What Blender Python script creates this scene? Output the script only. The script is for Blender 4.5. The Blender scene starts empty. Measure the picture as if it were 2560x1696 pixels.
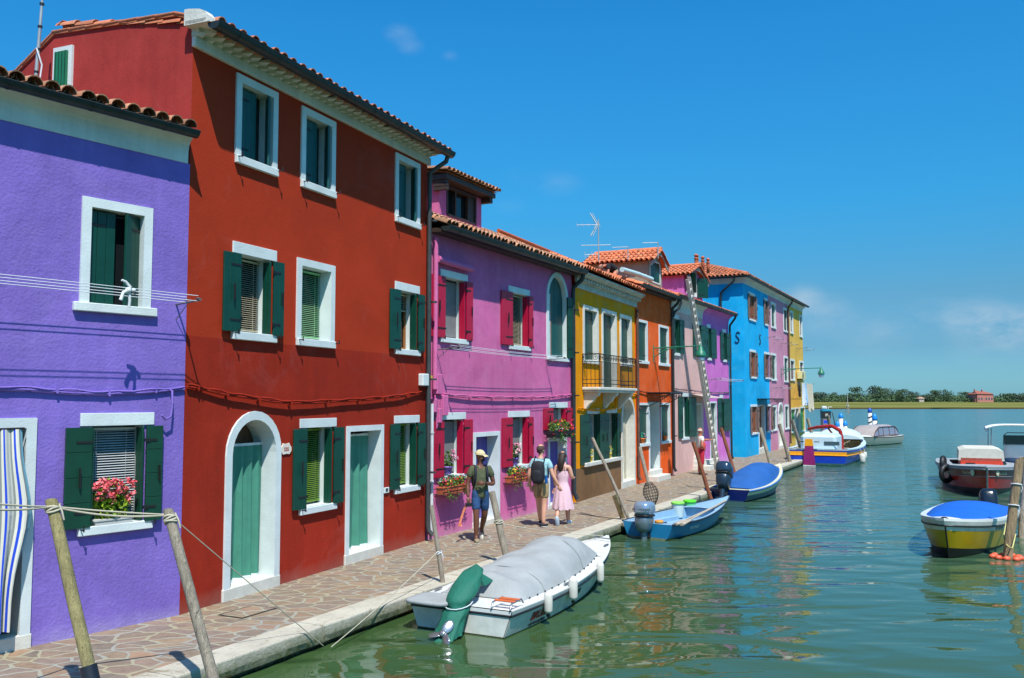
import bpy, bmesh, math, random
from mathutils import Vector, Matrix, noise
R = random.Random(7)
sc = bpy.context.scene
COL = sc.collection
PI = math.pi
# ------------------------------------------------------------------ camera
FPX, CX, CY, CAMZ, QZ = 2270.0, 1280.0, 848.0, 3.15, 0.27
PITCH = math.atan(152 / FPX)
CP, SP = math.cos(PITCH), math.sin(PITCH)
cam_d = bpy.data.cameras.new('camera')
cam = bpy.data.objects.new('camera', cam_d); COL.objects.link(cam)
cam.location = (0, 0, CAMZ); cam.rotation_euler = (PI / 2 + PITCH, 0, 0)
cam_d.sensor_width = 36; cam_d.lens = 36 * FPX / 2560; cam_d.clip_end = 8000; cam_d.clip_start = 0.1
sc.camera = cam

def ray(x, y):
    u, v = (x - CX) / FPX, (CY - y) / FPX
    return Vector((u, CP - v * SP, SP + v * CP))
CAMP = Vector((0, 0, CAMZ))
def onz(x, y, z=QZ):                      # where the line of sight meets the level z
    d = ray(x, y); return CAMP + d * ((z - CAMZ) / d.z)
def atd(x, y, D):                         # the point of the line of sight at distance D ahead
    d = ray(x, y); return CAMP + d * (D / d.y)
CR = {'C1': (0, 0, .3571), 'C2': (0, 500, .3189), 'C3': (0, 980, .4567), 'C4': (440, 0, .3827), 'C5': (440, 560, .3188),
      'C6': (440, 980, .3954), 'P1': (1050, 400, .2296), 'P2': (1050, 660, .2168), 'P3': (1050, 980, .2551),
      'Y1': (1400, 520, .2424), 'Y2': (1400, 860, .2679), 'B1': (1640, 620, .2041), 'B2': (1640, 900, .2041), 'S': (0, 0, 1),
      'W': (1000, 1280, .2653), 'H': (1460, 1100, .2281), 'G': (1960, 1000, .14364), 'T': (2260, 1040, .2551), 'L': (1980, 920, .245)}
def P(c, x, y):
    a, b, s = CR[c]; return (a + x * s, b + y * s)
# ------------------------------------------------------------------ naming
def tag(o, label=None, cat=None, group=None, kind=None):
    if label: o['label'] = label
    if cat: o['category'] = cat
    if group: o['group'] = group
    if kind: o['kind'] = kind
    return o
def thing(name, label, cat, loc=(0, 0, 0), rz=0, group=None, rot=None):
    o = bpy.data.objects.new(name, None); COL.objects.link(o); o.empty_display_size = .2
    o.location = loc; o.rotation_euler = rot if rot else (0, 0, rz)
    return tag(o, label, cat, group)
def copy_tree(o, parent=None):
    c = o.copy(); COL.objects.link(c)
    if parent is not None: c.parent = parent
    for ch in list(o.children): copy_tree(ch, c)
    return c
# ------------------------------------------------------------------ mesh collector
class MB:
    def __init__(s): s.v = []; s.f = []; s.m = []; s.sm = []; s.c = []
    def add(s, vs, fs, mi=0, sm=False, M=None, tint=None):
        b = len(s.v)
        if M is not None: vs = [M @ Vector(v) for v in vs]
        s.v += [tuple(v) for v in vs]
        for f in fs:
            s.f.append([i + b for i in f]); s.m.append(mi); s.sm.append(sm); s.c.append(tint)
        return s
    def box(s, x0, x1, y0, y1, z0, z1, mi=0, M=None, tint=None, ch=0):
        if x0 > x1: x0, x1 = x1, x0
        if y0 > y1: y0, y1 = y1, y0
        if z0 > z1: z0, z1 = z1, z0
        if ch > 0:
            c = min(ch, (x1 - x0) * .45, (y1 - y0) * .45, (z1 - z0) * .45)
            bm = bmesh.new(); bmesh.ops.create_cube(bm, size=1)
            for v in bm.verts: v.co = Vector(((x0 + x1) / 2 + v.co.x * (x1 - x0), (y0 + y1) / 2 + v.co.y * (y1 - y0), (z0 + z1) / 2 + v.co.z * (z1 - z0)))
            bmesh.ops.bevel(bm, geom=bm.edges[:], offset=c, segments=1, affect='EDGES', profile=.5)
            return s.bm(bm, mi, False, M, tint)
        vs = [(x, y, z) for z in (z0, z1) for y in (y0, y1) for x in (x0, x1)]
        return s.add(vs, [(0, 2, 3, 1), (4, 5, 7, 6), (0, 1, 5, 4), (2, 6, 7, 3), (0, 4, 6, 2), (1, 3, 7, 5)], mi, False, M, tint)
    def bm(s, bm, mi=0, sm=False, M=None, tint=None, free=True):
        bm.verts.index_update()
        s.add([v.co.copy() for v in bm.verts], [[v.index for v in f.verts] for f in bm.faces], mi, sm, M, tint)
        if free: bm.free()
        return s
    def tube(s, pts, r, n=8, mi=0, sm=True, M=None, caps=True, sq=1.0, tint=None):
        pts = [Vector(p) for p in pts]; k = len(pts)
        rs = list(r) if isinstance(r, (list, tuple)) else [r] * k
        vs = []; up0 = Vector((0, 0, 1)); prev = None
        for i, p in enumerate(pts):
            t = (pts[min(i + 1, k - 1)] - pts[max(i - 1, 0)])
            t = t.normalized() if t.length > 1e-9 else Vector((0, 0, 1))
            if prev is None:
                a = up0 if abs(t.z) < .9 else Vector((1, 0, 0)); a = (a - t * a.dot(t)).normalized()
            else:
                a = prev - t * prev.dot(t); a = a.normalized() if a.length > 1e-6 else Vector((1, 0, 0))
            prev = a; b = t.cross(a)
            for j in range(n):
                th = 2 * PI * j / n; vs.append(p + a * (rs[i] * math.cos(th)) + b * (rs[i] * sq * math.sin(th)))
        fs = [(i * n + j, i * n + (j + 1) % n, (i + 1) * n + (j + 1) % n, (i + 1) * n + j) for i in range(k - 1) for j in range(n)]
        s.add(vs, fs, mi, sm, M, tint)
        if caps: s.add(vs[:n], [list(range(n))[::-1]], mi, False, M, tint); s.add(vs[-n:], [list(range(n))], mi, False, M, tint)
        return s
    def lathe(s, prof, n=16, c=(0, 0, 0), mi=0, sm=True, M=None, sx=1, sy=1, tint=None):
        vs = []
        for (r, z) in prof:
            for j in range(n):
                th = 2 * PI * j / n; vs.append((c[0] + r * math.cos(th) * sx, c[1] + r * math.sin(th) * sy, c[2] + z))
        fs = [(i * n + j, i * n + (j + 1) % n, (i + 1) * n + (j + 1) % n, (i + 1) * n + j) for i in range(len(prof) - 1) for j in range(n)]
        fs.append(list(range(n))[::-1]); fs.append([(len(prof) - 1) * n + j for j in range(n)])
        return s.add(vs, fs, mi, sm, M, tint)
    def ball(s, c, r, n=10, m=7, mi=0, M=None, tint=None):
        rx, ry, rz = r if isinstance(r, (list, tuple)) else (r, r, r)
        prof = [(max(1e-4, math.sin(PI * i / m)), -math.cos(PI * i / m)) for i in range(m + 1)]
        T = Matrix.Translation(c) @ Matrix.Diagonal((rx, ry, rz, 1))
        return s.lathe(prof, n, (0, 0, 0), mi, True, (M @ T) if M is not None else T, tint=tint)
    def prism(s, poly, y0, y1, mi=0, M=None, sm=False):       # poly in (x,z), thickness along y
        n = len(poly)
        vs = [(p[0], y0, p[1]) for p in poly] + [(p[0], y1, p[1]) for p in poly]
        fs = [list(range(n)), list(range(2 * n - 1, n - 1, -1))]
        s.add(vs, fs, mi, False, M)
        s.add(vs, [(i, i + n, (i + 1) % n + n, (i + 1) % n) for i in range(n)], mi, sm, M); return s
    def extr(s, prof, x0, x1, mi=0, caps=True, M=None, sm=False):   # prof (y,z) run along x
        n = len(prof); vs = [(x0, p[0], p[1]) for p in prof] + [(x1, p[0], p[1]) for p in prof]
        s.add(vs, [(i, i + 1, i + 1 + n, i + n) for i in range(n - 1)] + ([(n - 1, 0, n, 2 * n - 1)] if caps else []), mi, sm, M)
        if caps: s.add(vs, [list(range(n))[::-1], list(range(n, 2 * n))], mi, False, M)
        return s
    def grid(s, rows, mi=0, sm=True, M=None, tint=None, closed=False):
        n = len(rows[0]); vs = [p for r in rows for p in r]
        fs = [(i * n + j, i * n + j + 1, (i + 1) * n + j + 1, (i + 1) * n + j) for i in range(len(rows) - 1) for j in range(n - 1)]
        if closed: fs += [(i * n + n - 1, i * n, (i + 1) * n, (i + 1) * n + n - 1) for i in range(len(rows) - 1)]
        return s.add(vs, fs, mi, sm, M, tint)
    def build(s, name, mats, parent=None, fix=False, loc=None):
        me = bpy.data.meshes.new(name)
        me.from_pydata(s.v, [], s.f)
        for m in (mats if isinstance(mats, (list, tuple)) else [mats]): me.materials.append(m)
        me.polygons.foreach_set('material_index', s.m); me.polygons.foreach_set('use_smooth', s.sm)
        if any(c is not None for c in s.c):
            at = me.color_attributes.new('tint', 'FLOAT_COLOR', 'CORNER')
            dat = []
            for p, c in zip(me.polygons, s.c):
                c = .5 if c is None else c; dat += [c, c, c, 1.0] * p.loop_total
            at.data.foreach_set('color', dat)
        if fix:
            bm = bmesh.new(); bm.from_mesh(me); bmesh.ops.remove_doubles(bm, verts=bm.verts, dist=1e-4)
            bmesh.ops.recalc_face_normals(bm, faces=bm.faces); bm.to_mesh(me); bm.free()
        me.update()
        o = bpy.data.objects.new(name, me); COL.objects.link(o)
        if parent is not None: o.parent = parent
        if loc is not None: o.location = loc
        return o
# ------------------------------------------------------------------ materials
MATS = {}
def srgb(r, g, b):
    f = lambda c: (c / 255 / 12.92) if c / 255 <= .04045 else ((c / 255 + .055) / 1.055) ** 2.4
    return (f(r), f(g), f(b), 1)
def nmat(name):
    m = bpy.data.materials.new(name); m.use_nodes = True
    nt = m.node_tree; b = nt.nodes['Principled BSDF']; return m, nt, b
def N(nt, t, **kw):
    n = nt.nodes.new(t)
    for k, v in kw.items():
        if k in n.inputs: n.inputs[k].default_value = v
        else: setattr(n, k, v)
    return n
def mixc(nt, fac, a, b, mode='MIX'):
    m = nt.nodes.new('ShaderNodeMix'); m.data_type = 'RGBA'; m.blend_type = mode
    for key, val in ((0, fac), (6, a), (7, b)):
        if hasattr(val, 'node'): nt.links.new(val, m.inputs[key])
        else: m.inputs[key].default_value = val
    return m.outputs[2]
def ramp(nt, src, a, b):
    m = nt.nodes.new('ShaderNodeMapRange'); m.inputs[1].default_value = a; m.inputs[2].default_value = b
    nt.links.new(src, m.inputs[0]); return m.outputs[0]
def noi(nt, scale, detail=4, rough=.55, vec=None, dist=0):
    n = N(nt, 'ShaderNodeTexNoise', Scale=scale, Detail=detail, Roughness=rough, Distortion=dist)
    if vec is None:
        vec = N(nt, 'ShaderNodeTexCoord').outputs['Object']
    nt.links.new(vec, n.inputs['Vector']); return n.outputs['Fac']
def bump(nt, b, h, dist=.01, strength=1.0, prev=None):
    n = N(nt, 'ShaderNodeBump', Strength=strength, Distance=dist); nt.links.new(h, n.inputs['Height'])
    if prev is not None: nt.links.new(prev, n.inputs['Normal'])
    nt.links.new(n.outputs[0], b.inputs['Normal']); return n.outputs[0]
def sc3(c, k): return (min(1, c[0] * k), min(1, c[1] * k), min(1, c[2] * k), 1)
def plain(name, c, rough=.6, metal=0, var=.12, vs=6.0, bd=0, bs=60, spec=None, coat=0):
    if name in MATS: return MATS[name]
    m, nt, b = nmat(name)
    f = noi(nt, vs, 5)
    nt.links.new(mixc(nt, ramp(nt, f, .3, .7), sc3(c, 1 - var), sc3(c, 1 + var)), b.inputs['Base Color'])
    b.inputs['Roughness'].default_value = rough; b.inputs['Metallic'].default_value = metal
    if spec is not None: b.inputs['Specular IOR Level'].default_value = spec
    if coat: b.inputs['Coat Weight'].default_value = coat
    if bd: bump(nt, b, noi(nt, bs, 3), bd)
    MATS[name] = m; return m
def stucco(name, c, c2=None, lo=.42, hi=.62, bd=.006, bs=28, patch=None, base=None, var=.10, chips=None):
    """painted render: broad mottling, fine grain, optional second wash c2, optional worn patches above/below a height"""
    m, nt, b = nmat(name)
    tc = N(nt, 'ShaderNodeTexCoord').outputs['Object']
    col = mixc(nt, ramp(nt, noi(nt, .9, 6, .6, tc), .3, .7), sc3(c, 1 - var), sc3(c, 1 + var))
    if c2: col = mixc(nt, ramp(nt, noi(nt, 1.7, 7, .65, tc, .4), lo, hi), col, c2)
    mp = N(nt, 'ShaderNodeMapping'); nt.links.new(tc, mp.inputs[0]); mp.inputs['Scale'].default_value = (5, 5, .35)
    st = ramp(nt, noi(nt, 1.6, 5, .6, mp.outputs[0]), .35, .75)
    col = mixc(nt, .26, col, mixc(nt, st, sc3(c, .58), sc3(c, 1.3)))
    fine = ramp(nt, noi(nt, 18, 4, .7, tc), .3, .7)
    col = mixc(nt, .10, col, mixc(nt, fine, sc3(c, .5), sc3(c, 1.4)))
    sep = N(nt, 'ShaderNodeSeparateXYZ'); nt.links.new(tc, sep.inputs[0]); z = sep.outputs['Z']
    if patch:                                 # (z0, colour, lo, hi): worn wash above z0
        z0, pc, a, d = patch
        ad = N(nt, 'ShaderNodeMath', operation='GREATER_THAN'); nt.links.new(z, ad.inputs[0]); ad.inputs[1].default_value = z0
        mu = N(nt, 'ShaderNodeMath', operation='MULTIPLY'); nt.links.new(ad.outputs[0], mu.inputs[0])
        nt.links.new(ramp(nt, noi(nt, 1.3, 8, .7, tc, .8), a, d), mu.inputs[1])
        col = mixc(nt, mu.outputs[0], col, pc)
    if base:                                  # (height, colour): salt and damp creeping up from the paving
        hz, pc = base
        s_ = N(nt, 'ShaderNodeMath', operation='SUBTRACT'); s_.inputs[0].default_value = hz; nt.links.new(z, s_.inputs[1])
        a_ = N(nt, 'ShaderNodeMath', operation='ADD'); nt.links.new(s_.outputs[0], a_.inputs[0])
        k_ = N(nt, 'ShaderNodeMath', operation='MULTIPLY'); nt.links.new(noi(nt, 2.2, 7, .7, tc), k_.inputs[0]); k_.inputs[1].default_value = hz * 1.6
        nt.links.new(k_.outputs[0], a_.inputs[1])
        col = mixc(nt, ramp(nt, a_.outputs[0], hz * .9, hz * 1.9), col, pc)
    if chips:                                 # small flaked spots and scuffs
        cf = noi(nt, 3.2, 9, .72, tc); col = mixc(nt, ramp(nt, cf, chips[1], chips[1] + .03), col, chips[0])
    blot = ramp(nt, noi(nt, .55, 8, .68, tc, .6), .42, .66)
    col = mixc(nt, .36, col, mixc(nt, blot, sc3(c, .68), sc3(c, 1.28)))
    wash_ = ramp(nt, noi(nt, .8, 9, .72, tc, 1.2), .56, .70); col = mixc(nt, .07, col, mixc(nt, wash_, col, (min(1, c[0] * .6 + .3), min(1, c[1] * .6 + .3), min(1, c[2] * .6 + .3), 1)))
    nt.links.new(col, b.inputs['Base Color']); b.inputs['Roughness'].default_value = .9
    b.inputs['Specular IOR Level'].default_value = .15
    n0 = bump(nt, b, noi(nt, 1.4, 4, .6, tc), bd * 3)
    bump(nt, b, noi(nt, bs, 3, .6, tc), bd, prev=n0)
    MATS[name] = m; return m
def grain(name, c, rough=.9, bd=.010):
    """weathered timber: long streaks and cracks along the pole"""
    m, nt, b = nmat(name); tc = N(nt, 'ShaderNodeTexCoord').outputs['Object']
    mp = N(nt, 'ShaderNodeMapping'); nt.links.new(tc, mp.inputs[0]); mp.inputs['Scale'].default_value = (1, 1, .07)
    f1 = ramp(nt, noi(nt, 34, 6, .7, mp.outputs[0]), .36, .64); f2 = ramp(nt, noi(nt, 3.5, 6, .65, tc), .35, .7)
    col = mixc(nt, f1, sc3(c, .50), sc3(c, 1.22)); col = mixc(nt, .45, col, mixc(nt, f2, sc3(c, .55), sc3(c, 1.25)))
    cr = ramp(nt, noi(nt, 22, 5, .75, mp.outputs[0], .5), .60, .66); col = mixc(nt, cr, col, sc3(c, .25))
    nt.links.new(col, b.inputs['Base Color']); b.inputs['Roughness'].default_value = rough
    bump(nt, b, f1, bd); MATS[name] = m; return m
def tinted(name, ca, cb, cc, rough=.8, wash=None, vs=3):
    """colour picked per piece from the tint attribute (each roof tile its own)"""
    if name in MATS: return MATS[name]
    m, nt, b = nmat(name)
    at = N(nt, 'ShaderNodeVertexColor', layer_name='tint')
    cr = N(nt, 'ShaderNodeValToRGB'); nt.links.new(at.outputs[0], cr.inputs[0])
    e = cr.color_ramp.elements; e[0].color = ca; e[1].color = cc; e[0].position = .05; e[1].position = .95
    k = e.new(.5); k.color = cb
    col = cr.outputs[0]
    if wash: col = mixc(nt, ramp(nt, noi(nt, vs, 6, .7), .48, .66), col, wash)
    col = mixc(nt, .25, col, mixc(nt, ramp(nt, noi(nt, 25, 4), .3, .7), sc3(cb, .5), sc3(cb, 1.4)))
    nt.links.new(col, b.inputs['Base Color']); b.inputs['Roughness'].default_value = rough
    bump(nt, b, noi(nt, 40, 3), .004)
    MATS[name] = m; return m
def glass_mat():
    m, nt, b = nmat('window_glass')
    b.inputs['Base Color'].default_value = (.012, .016, .018, 1); b.inputs['Roughness'].default_value = .06
    bump(nt, b, noi(nt, 1.5, 2), .01); return m
GLASS = glass_mat()
WHITE = plain('white_stone_paint', srgb(206, 215, 214), .75, var=.10, vs=2.5, bd=.003, bs=35)
STONE = plain('istrian_stone', srgb(205, 203, 192), .7, var=.10, vs=5, bd=.004, bs=30)
GREEN = plain('dark_green_paint', srgb(8, 62, 48), .38, var=.12, vs=5)
GREEN2 = plain('deep_green_paint', srgb(14, 60, 42), .42, var=.15, vs=5)
TEAL = plain('teal_green_paint', srgb(14, 76, 72), .45, var=.12, vs=5)
CRIMSON = plain('crimson_paint', srgb(168, 8, 52), .42, var=.10, vs=5)
BROWNP = plain('brown_shutter_paint', srgb(126, 60, 26), .5, var=.15)
BROWNG = plain('grey_brown_shutter', srgb(120, 96, 88), .6, var=.12)
LEAFG = plain('bright_green_paint', srgb(52, 138, 66), .5)
IRON = plain('black_iron', srgb(34, 34, 34), .5, metal=.2)
GUTTER = plain('gutter_metal', srgb(46, 54, 54), .42, metal=.35, var=.25, vs=9)
PIPEG = plain('downpipe_metal', srgb(66, 68, 68), .5, metal=.3, var=.2, vs=6)
RUSTP = plain('rusty_pipe', srgb(96, 66, 54), .6, metal=.2, var=.3, vs=7)
DARK = plain('dark_interior', srgb(20, 20, 22), .8)
BLINDW = plain('blind_slat_white', srgb(190, 195, 195), .5)
BLINDY = plain('blind_slat_cream', srgb(188, 178, 150), .5)
BLINDG = plain('blind_slat_green', srgb(150, 205, 150), .5)
CURT = plain('green_curtain_cloth', srgb(64, 132, 112), .85, var=.10, bd=.002, bs=120)
CREAM = plain('cream_cloth', srgb(226, 220, 190), .85)
NET = plain('grey_net_curtain', srgb(120, 120, 120), .8)
WOODB = plain('dark_brown_wood', srgb(60, 44, 36), .6, var=.25, vs=8)
TILE = tinted('roof_tile', srgb(158, 96, 66), srgb(196, 110, 72), srgb(210, 138, 100), .85, wash=srgb(120, 98, 80))
TILEO = tinted('old_roof_tile', srgb(120, 92, 70), srgb(186, 126, 92), srgb(206, 158, 124), .85, wash=srgb(92, 84, 66), vs=5)
TILEN = tinted('new_roof_tile', srgb(188, 98, 60), srgb(212, 116, 74), srgb(222, 136, 92), .8, wash=srgb(150, 110, 86))
# ------------------------------------------------------------------ facades
class Fac:
    def __init__(s, name, label, anchor, vpx, cat='house'):
        s.A = Vector(anchor) if len(anchor) == 3 else onz(*anchor, QZ)
        th = (Vector((vpx - CX, 0, 0)).x) / (FPX)           # bearing of the facade line
        d = ray(vpx, 1000); s.a = Vector((d.x, d.y, 0)).normalized()
        s.n = Vector((s.a.y, -s.a.x, 0))                     # outward, to the canal
        s.phi = math.atan2(s.a.y, s.a.x)
        s.root = thing(name, label, cat, s.A, s.phi)
        s.open = []; s.arch = []
    def xz(s, p, d=0.0):
        dr = ray(*p); o = s.A + s.n * d
        t = (o - CAMP).dot(s.n) / dr.dot(s.n); w = CAMP + dr * t - s.A
        return w.dot(s.a), w.z
    def S(s, x, y, d=0.0): return s.xz((x, y), d)[0]
    def side(s, p, x0=0.0):                                # on the plane square to the facade at x0: (depth, z)
        dr = ray(*p); o = s.A + s.a * x0
        t = (o - CAMP).dot(s.a) / dr.dot(s.a); w = CAMP + dr * t - s.A
        return -w.dot(s.n), w.z
    def world(s, x, y, z): return s.A + s.a * x - s.n * y + Vector((0, 0, z))

def wall_mesh(mb, x0, x1, z0, z1, holes, y=0.0, mi=0):
    xs = sorted({x0, x1, *[v for h in holes for v in h[:2] if x0 < v < x1]})
    zs = sorted({z0, z1, *[v for h in holes for v in h[2:4] if z0 < v < z1]})
    for i in range(len(xs) - 1):
        for j in range(len(zs) - 1):
            cx, cz = (xs[i] + xs[i + 1]) / 2, (zs[j] + zs[j + 1]) / 2
            if any(h[0] < cx < h[1] and h[2] < cz < h[3] for h in holes): continue
            mb.add([(xs[i], y, zs[j]), (xs[i + 1], y, zs[j]), (xs[i + 1], y, zs[j + 1]), (xs[i], y, zs[j + 1])], [(0, 1, 2, 3)], mi)
def shell(F, x0, x1, H, mat, depth=6.0, gable=None, dado=None, name='wall', Hb=None, sidem=None):
    Hb = Hb or H; CAP = gable is None
    """front with its openings, two sides, back; gable=(ridge depth, ridge height)"""
    mb = MB(); mats = [mat]
    if dado:                                              # (height, material, holes share)
        mats.append(dado[1]); wall_mesh(mb, x0, x1, -.25, dado[0], F.open, 0, 1); wall_mesh(mb, x0, x1, dado[0], H, F.open)
    else: wall_mesh(mb, x0, x1, -.25, H, F.open)
    for (c, r, zs) in F.arch:                              # corners above the round heads
        for sg in (-1, 1):
            pts = [(c + sg * r, zs)] + [(c + sg * r * math.cos(t * PI / 24), zs + r * math.sin(t * PI / 24)) for t in range(1, 13)] + [(c + sg * r, zs + r)]
            vs = [(p[0], 0, p[1]) for p in pts]; k = len(pts) - 1
            mb.add(vs, [(k, i, i + 1) for i in range(k - 1)])
    g = gable or (depth / 2, H); smi = 0
    if sidem: mats.append(sidem); smi = len(mats) - 1
    for x in (x0, x1):
        mb.add([(x, 0, -.25), (x, 0, H), (x, g[0], g[1]), (x, depth, Hb), (x, depth, -.25)], [(0, 1, 2, 3, 4)], smi)
    if sidem: mb.add([(x0, 0, H), (x0, -.0, H + .40), (x0, .3, H + .50), (x0, g[0], g[1])], [(0, 1, 2, 3)], smi)
    mb.add([(x0, depth, -.25), (x1, depth, -.25), (x1, depth, Hb), (x0, depth, Hb)], [(0, 1, 2, 3)])
    mb.add([(x0, 0, H), (x1, 0, H), (x1, depth, Hb), (x0, depth, Hb)], [(0, 1, 2, 3)])
    return mb.build(name, mats, F.root)

def tiles(mb, x0, x1, ye, ze, pitch, length, sp=.2, cr=.34, seed=1, r=.085, M=None, nmax=99, thick=.016):
    """barrel tiles: rows of covers over channels, running up the slope from the eave line"""
    rr = random.Random(seed); n = max(1, int((x1 - x0) / sp)); sp = (x1 - x0) / n; cp, sp_ = math.cos(pitch), math.sin(pitch)
    k = 6
    def half(xc, l0, l1, ra, rb, lift0, lift1, up, t):
        rows = []
        for (l, rad, lf) in ((l0, ra, lift0), (l1, rb, lift1)):
            row = []
            for j in range(k + 1):
                a = PI * j / k; hx = math.cos(a) * rad; h = math.sin(a) * rad * (1 if up else -1) + lf
                row.append((xc + hx, ye + l * cp - h * sp_, ze + l * sp_ + h * cp))
            rows.append(row)
        mb.grid(rows, 0, True, M, t)
        # lip of the tile (its thickness at the low end)
        a_, b_ = rows[0], [(v[0], v[1] + thick * sp_ * (1 if up else -1), v[2] - thick * cp * (1 if up else -1)) for v in rows[0]]
        mb.grid([b_, a_], 0, False, M, max(0, t - .2))
    m = min(nmax, int(length / cr) + 1)
    for i in range(n + 1):
        xc = x0 + i * sp; jx = rr.uniform(-.012, .012)
        for q in range(m):
            l0 = q * cr - .04 + rr.uniform(-.02, .02); l1 = min(length, (q + 1) * cr + .05)
            if l0 > length - .05: break
            half(xc + jx + rr.uniform(-.008, .008), l0, l1, r * 1.05, r * .86, .062, .035, True, rr.random())
            if i < n: half(xc + sp / 2 + jx, l0 + .06, l1, r * .95, r * .8, .112, .075, False, rr.random())
    mb.add([(x0, ye, ze), (x1, ye, ze), (x1, ye + length * cp, ze + length * sp_), (x0, ye + length * cp, ze + length * sp_)], [(0, 1, 2, 3)], 0, False, M, .3)
def roof(F, x0, x1, H, depth, pitch, over, mat, seed=1, back=True, ridge_y=None, name='roof', sp=.2, xo=0.0):
    ry = ridge_y or depth / 2; L = (ry + over) / math.cos(pitch)
    mb = MB(); ze = H - over * math.tan(pitch) + .05
    tiles(mb, x0 - xo, x1 + xo, -over, ze, pitch, L, seed=seed, sp=sp)
    zr = ze + L * math.sin(pitch)
    if back:
        mb.add([(x0 - xo, ry, zr + .02), (x1 + xo, ry, zr + .02), (x1 + xo, depth + .3, H + .03), (x0 - xo, depth + .3, H + .03)], [(0, 3, 2, 1)], 0, False, None, .4)
        mb.add([(x0 - xo, ry, zr - .06), (x1 + xo, ry, zr - .06), (x1 + xo, depth + .3, H - .05), (x0 - xo, depth + .3, H - .05)], [(0, 1, 2, 3)], 0, False, None, .4)
        for x in (x0 - xo, x1 + xo):
            mb.add([(x, -over, ze), (x, ry, zr + .02), (x, depth + .3, H + .03), (x, depth + .3, H - .05), (x, ry, zr - .06), (x, -over, ze - .05)], [(0, 1, 4, 5), (1, 2, 3, 4)], 0, False, None, .4)
    x = x0
    while x < x1:                                         # ridge tiles
        mb.tube([(x, ry, zr + .06), (x + .42, ry, zr + .045)], [.11, .095], 10, tint=R.random()); x += .38
    return mb.build(name, mat, F.root), (ry, zr)
def gutter(F, x0, x1, y, z, r=.075, mat=None, name='gutter', brackets=True):
    mb = MB(); k = 8
    rows = []
    for x in (x0, x1):
        rows.append([(x, y - r * math.cos(PI * j / k) , z - r * math.sin(PI * j / k)) for j in range(k + 1)])
    mb.grid(rows, 0, True)
    rows2 = [[(p[0], y + (p[1] - y) * .9, z + (p[2] - z) * .9) for p in rw] for rw in rows]; mb.grid(rows2, 0, True)
    for rw in rows: mb.add(rw, [list(range(k + 1))])
    mb.tube([(x0, y - r, z + .004), (x1, y - r, z + .004)], .011, 6)
    if brackets:
        n = max(1, int((x1 - x0) / .9))
        for i in range(n):
            x = x0 + (i + .5) * (x1 - x0) / n
            mb.grid([[(x + dx, y - (r + .006) * math.cos(PI * j / k), z - (r + .006) * math.sin(PI * j / k)) for j in range(k + 1)] for dx in (-.012, .012)])
            mb.box(x - .012, x + .012, y + r - .01, -.005, z - .03, z - .015)
    return mb.build(name, mat or GUTTER, F.root)
def downpipe(F, pts, r=.045, mat=None, name='downpipe', clips=(), n=10):
    mb = MB(); mb.tube(pts, r, n)
    for z in clips:
        mb.tube([(pts[-1][0], pts[-1][1], z - .018), (pts[-1][0], pts[-1][1], z + .018)], r + .012, n)
        mb.box(pts[-1][0] - .01, pts[-1][0] + .01, pts[-1][1], .0, z - .01, z + .01)
    return mb.build(name, mat or PIPEG, F.root)
def contour(x0, x1, z0, z1, arch, b=0.0, k=14):
    if not arch: return [(x0 - b, z0), (x0 - b, z1 + b), (x1 + b, z1 + b), (x1 + b, z0)]
    c, r = (x0 + x1) / 2, (x1 - x0) / 2
    return [(x0 - b, z0)] + [(c - (r + b) * math.cos(PI * t / k), z1 - r + (r + b) * math.sin(PI * t / k)) for t in range(k + 1)] + [(x1 + b, z0)]
def ring(mb, inn, out, yf, rd, mi=0, sm=False):
    n = len(inn)
    mb.add([(p[0], yf, p[1]) for p in inn + out], [(i, i + n, i + n + 1, i + 1) for i in range(n - 1)], mi)
    mb.add([(p[0], yf, p[1]) for p in out] + [(p[0], .0, p[1]) for p in out], [(i, i + n, i + n + 1, i + 1) for i in range(n - 1)], mi)
    mb.add([(p[0], yf, p[1]) for p in inn] + [(p[0], rd, p[1]) for p in inn], [(i, i + 1, i + n + 1, i + n) for i in range(n - 1)], mi)
def leaf(mb, w, h, t=.035, bw=.11, M=None, horiz=False, hinge=True, mi=0, hmi=1, ledge=False):
    """boarded shutter leaf: x 0..w, z 0..h, front at y=-t"""
    if horiz:
        n = max(2, round(h / .3)); d = h / n
        for i in range(n): mb.box(0, w, -t, 0, i * d + .003, (i + 1) * d - .003, mi, M, ch=.003)
    else:
        n = max(2, round(w / bw)); d = w / n
        for i in range(n): mb.box(i * d + .0025, (i + 1) * d - .0025, -t, 0, 0, h, mi, M, ch=.004)
    mb.box(.004, w - .004, -t * .5, -t * .2, .004, h - .004, mi, M)
    if hinge:
        for z in (h * .15, h * .85): mb.box(-.015, w * .62, -t - .008, -t + .001, z - .014, z + .014, hmi, M)
def slats(mb, x0, x1, z0, z1, y, dz=.032, mi=0, tilt=.5):
    n = int((z1 - z0) / dz)
    for i in range(n):
        z = z0 + (i + .5) * dz; c, s_ = math.cos(tilt) * .013, math.sin(tilt) * .013
        mb.add([(x0, y - c, z - s_), (x1, y - c, z - s_), (x1, y + c, z + s_), (x0, y + c, z + s_)], [(0, 1, 2, 3)], mi)
    mb.box(x0, x1, y - .015, y + .015, z1 - .03, z1, mi); mb.box(x0, x1, y - .012, y + .012, z0 - .02, z0, mi)
    for fx in (.2, .8):
        xx = x0 + (x1 - x0) * fx; mb.box(xx - .002, xx + .002, y - .018, y - .015, z0, z1, mi)

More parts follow.
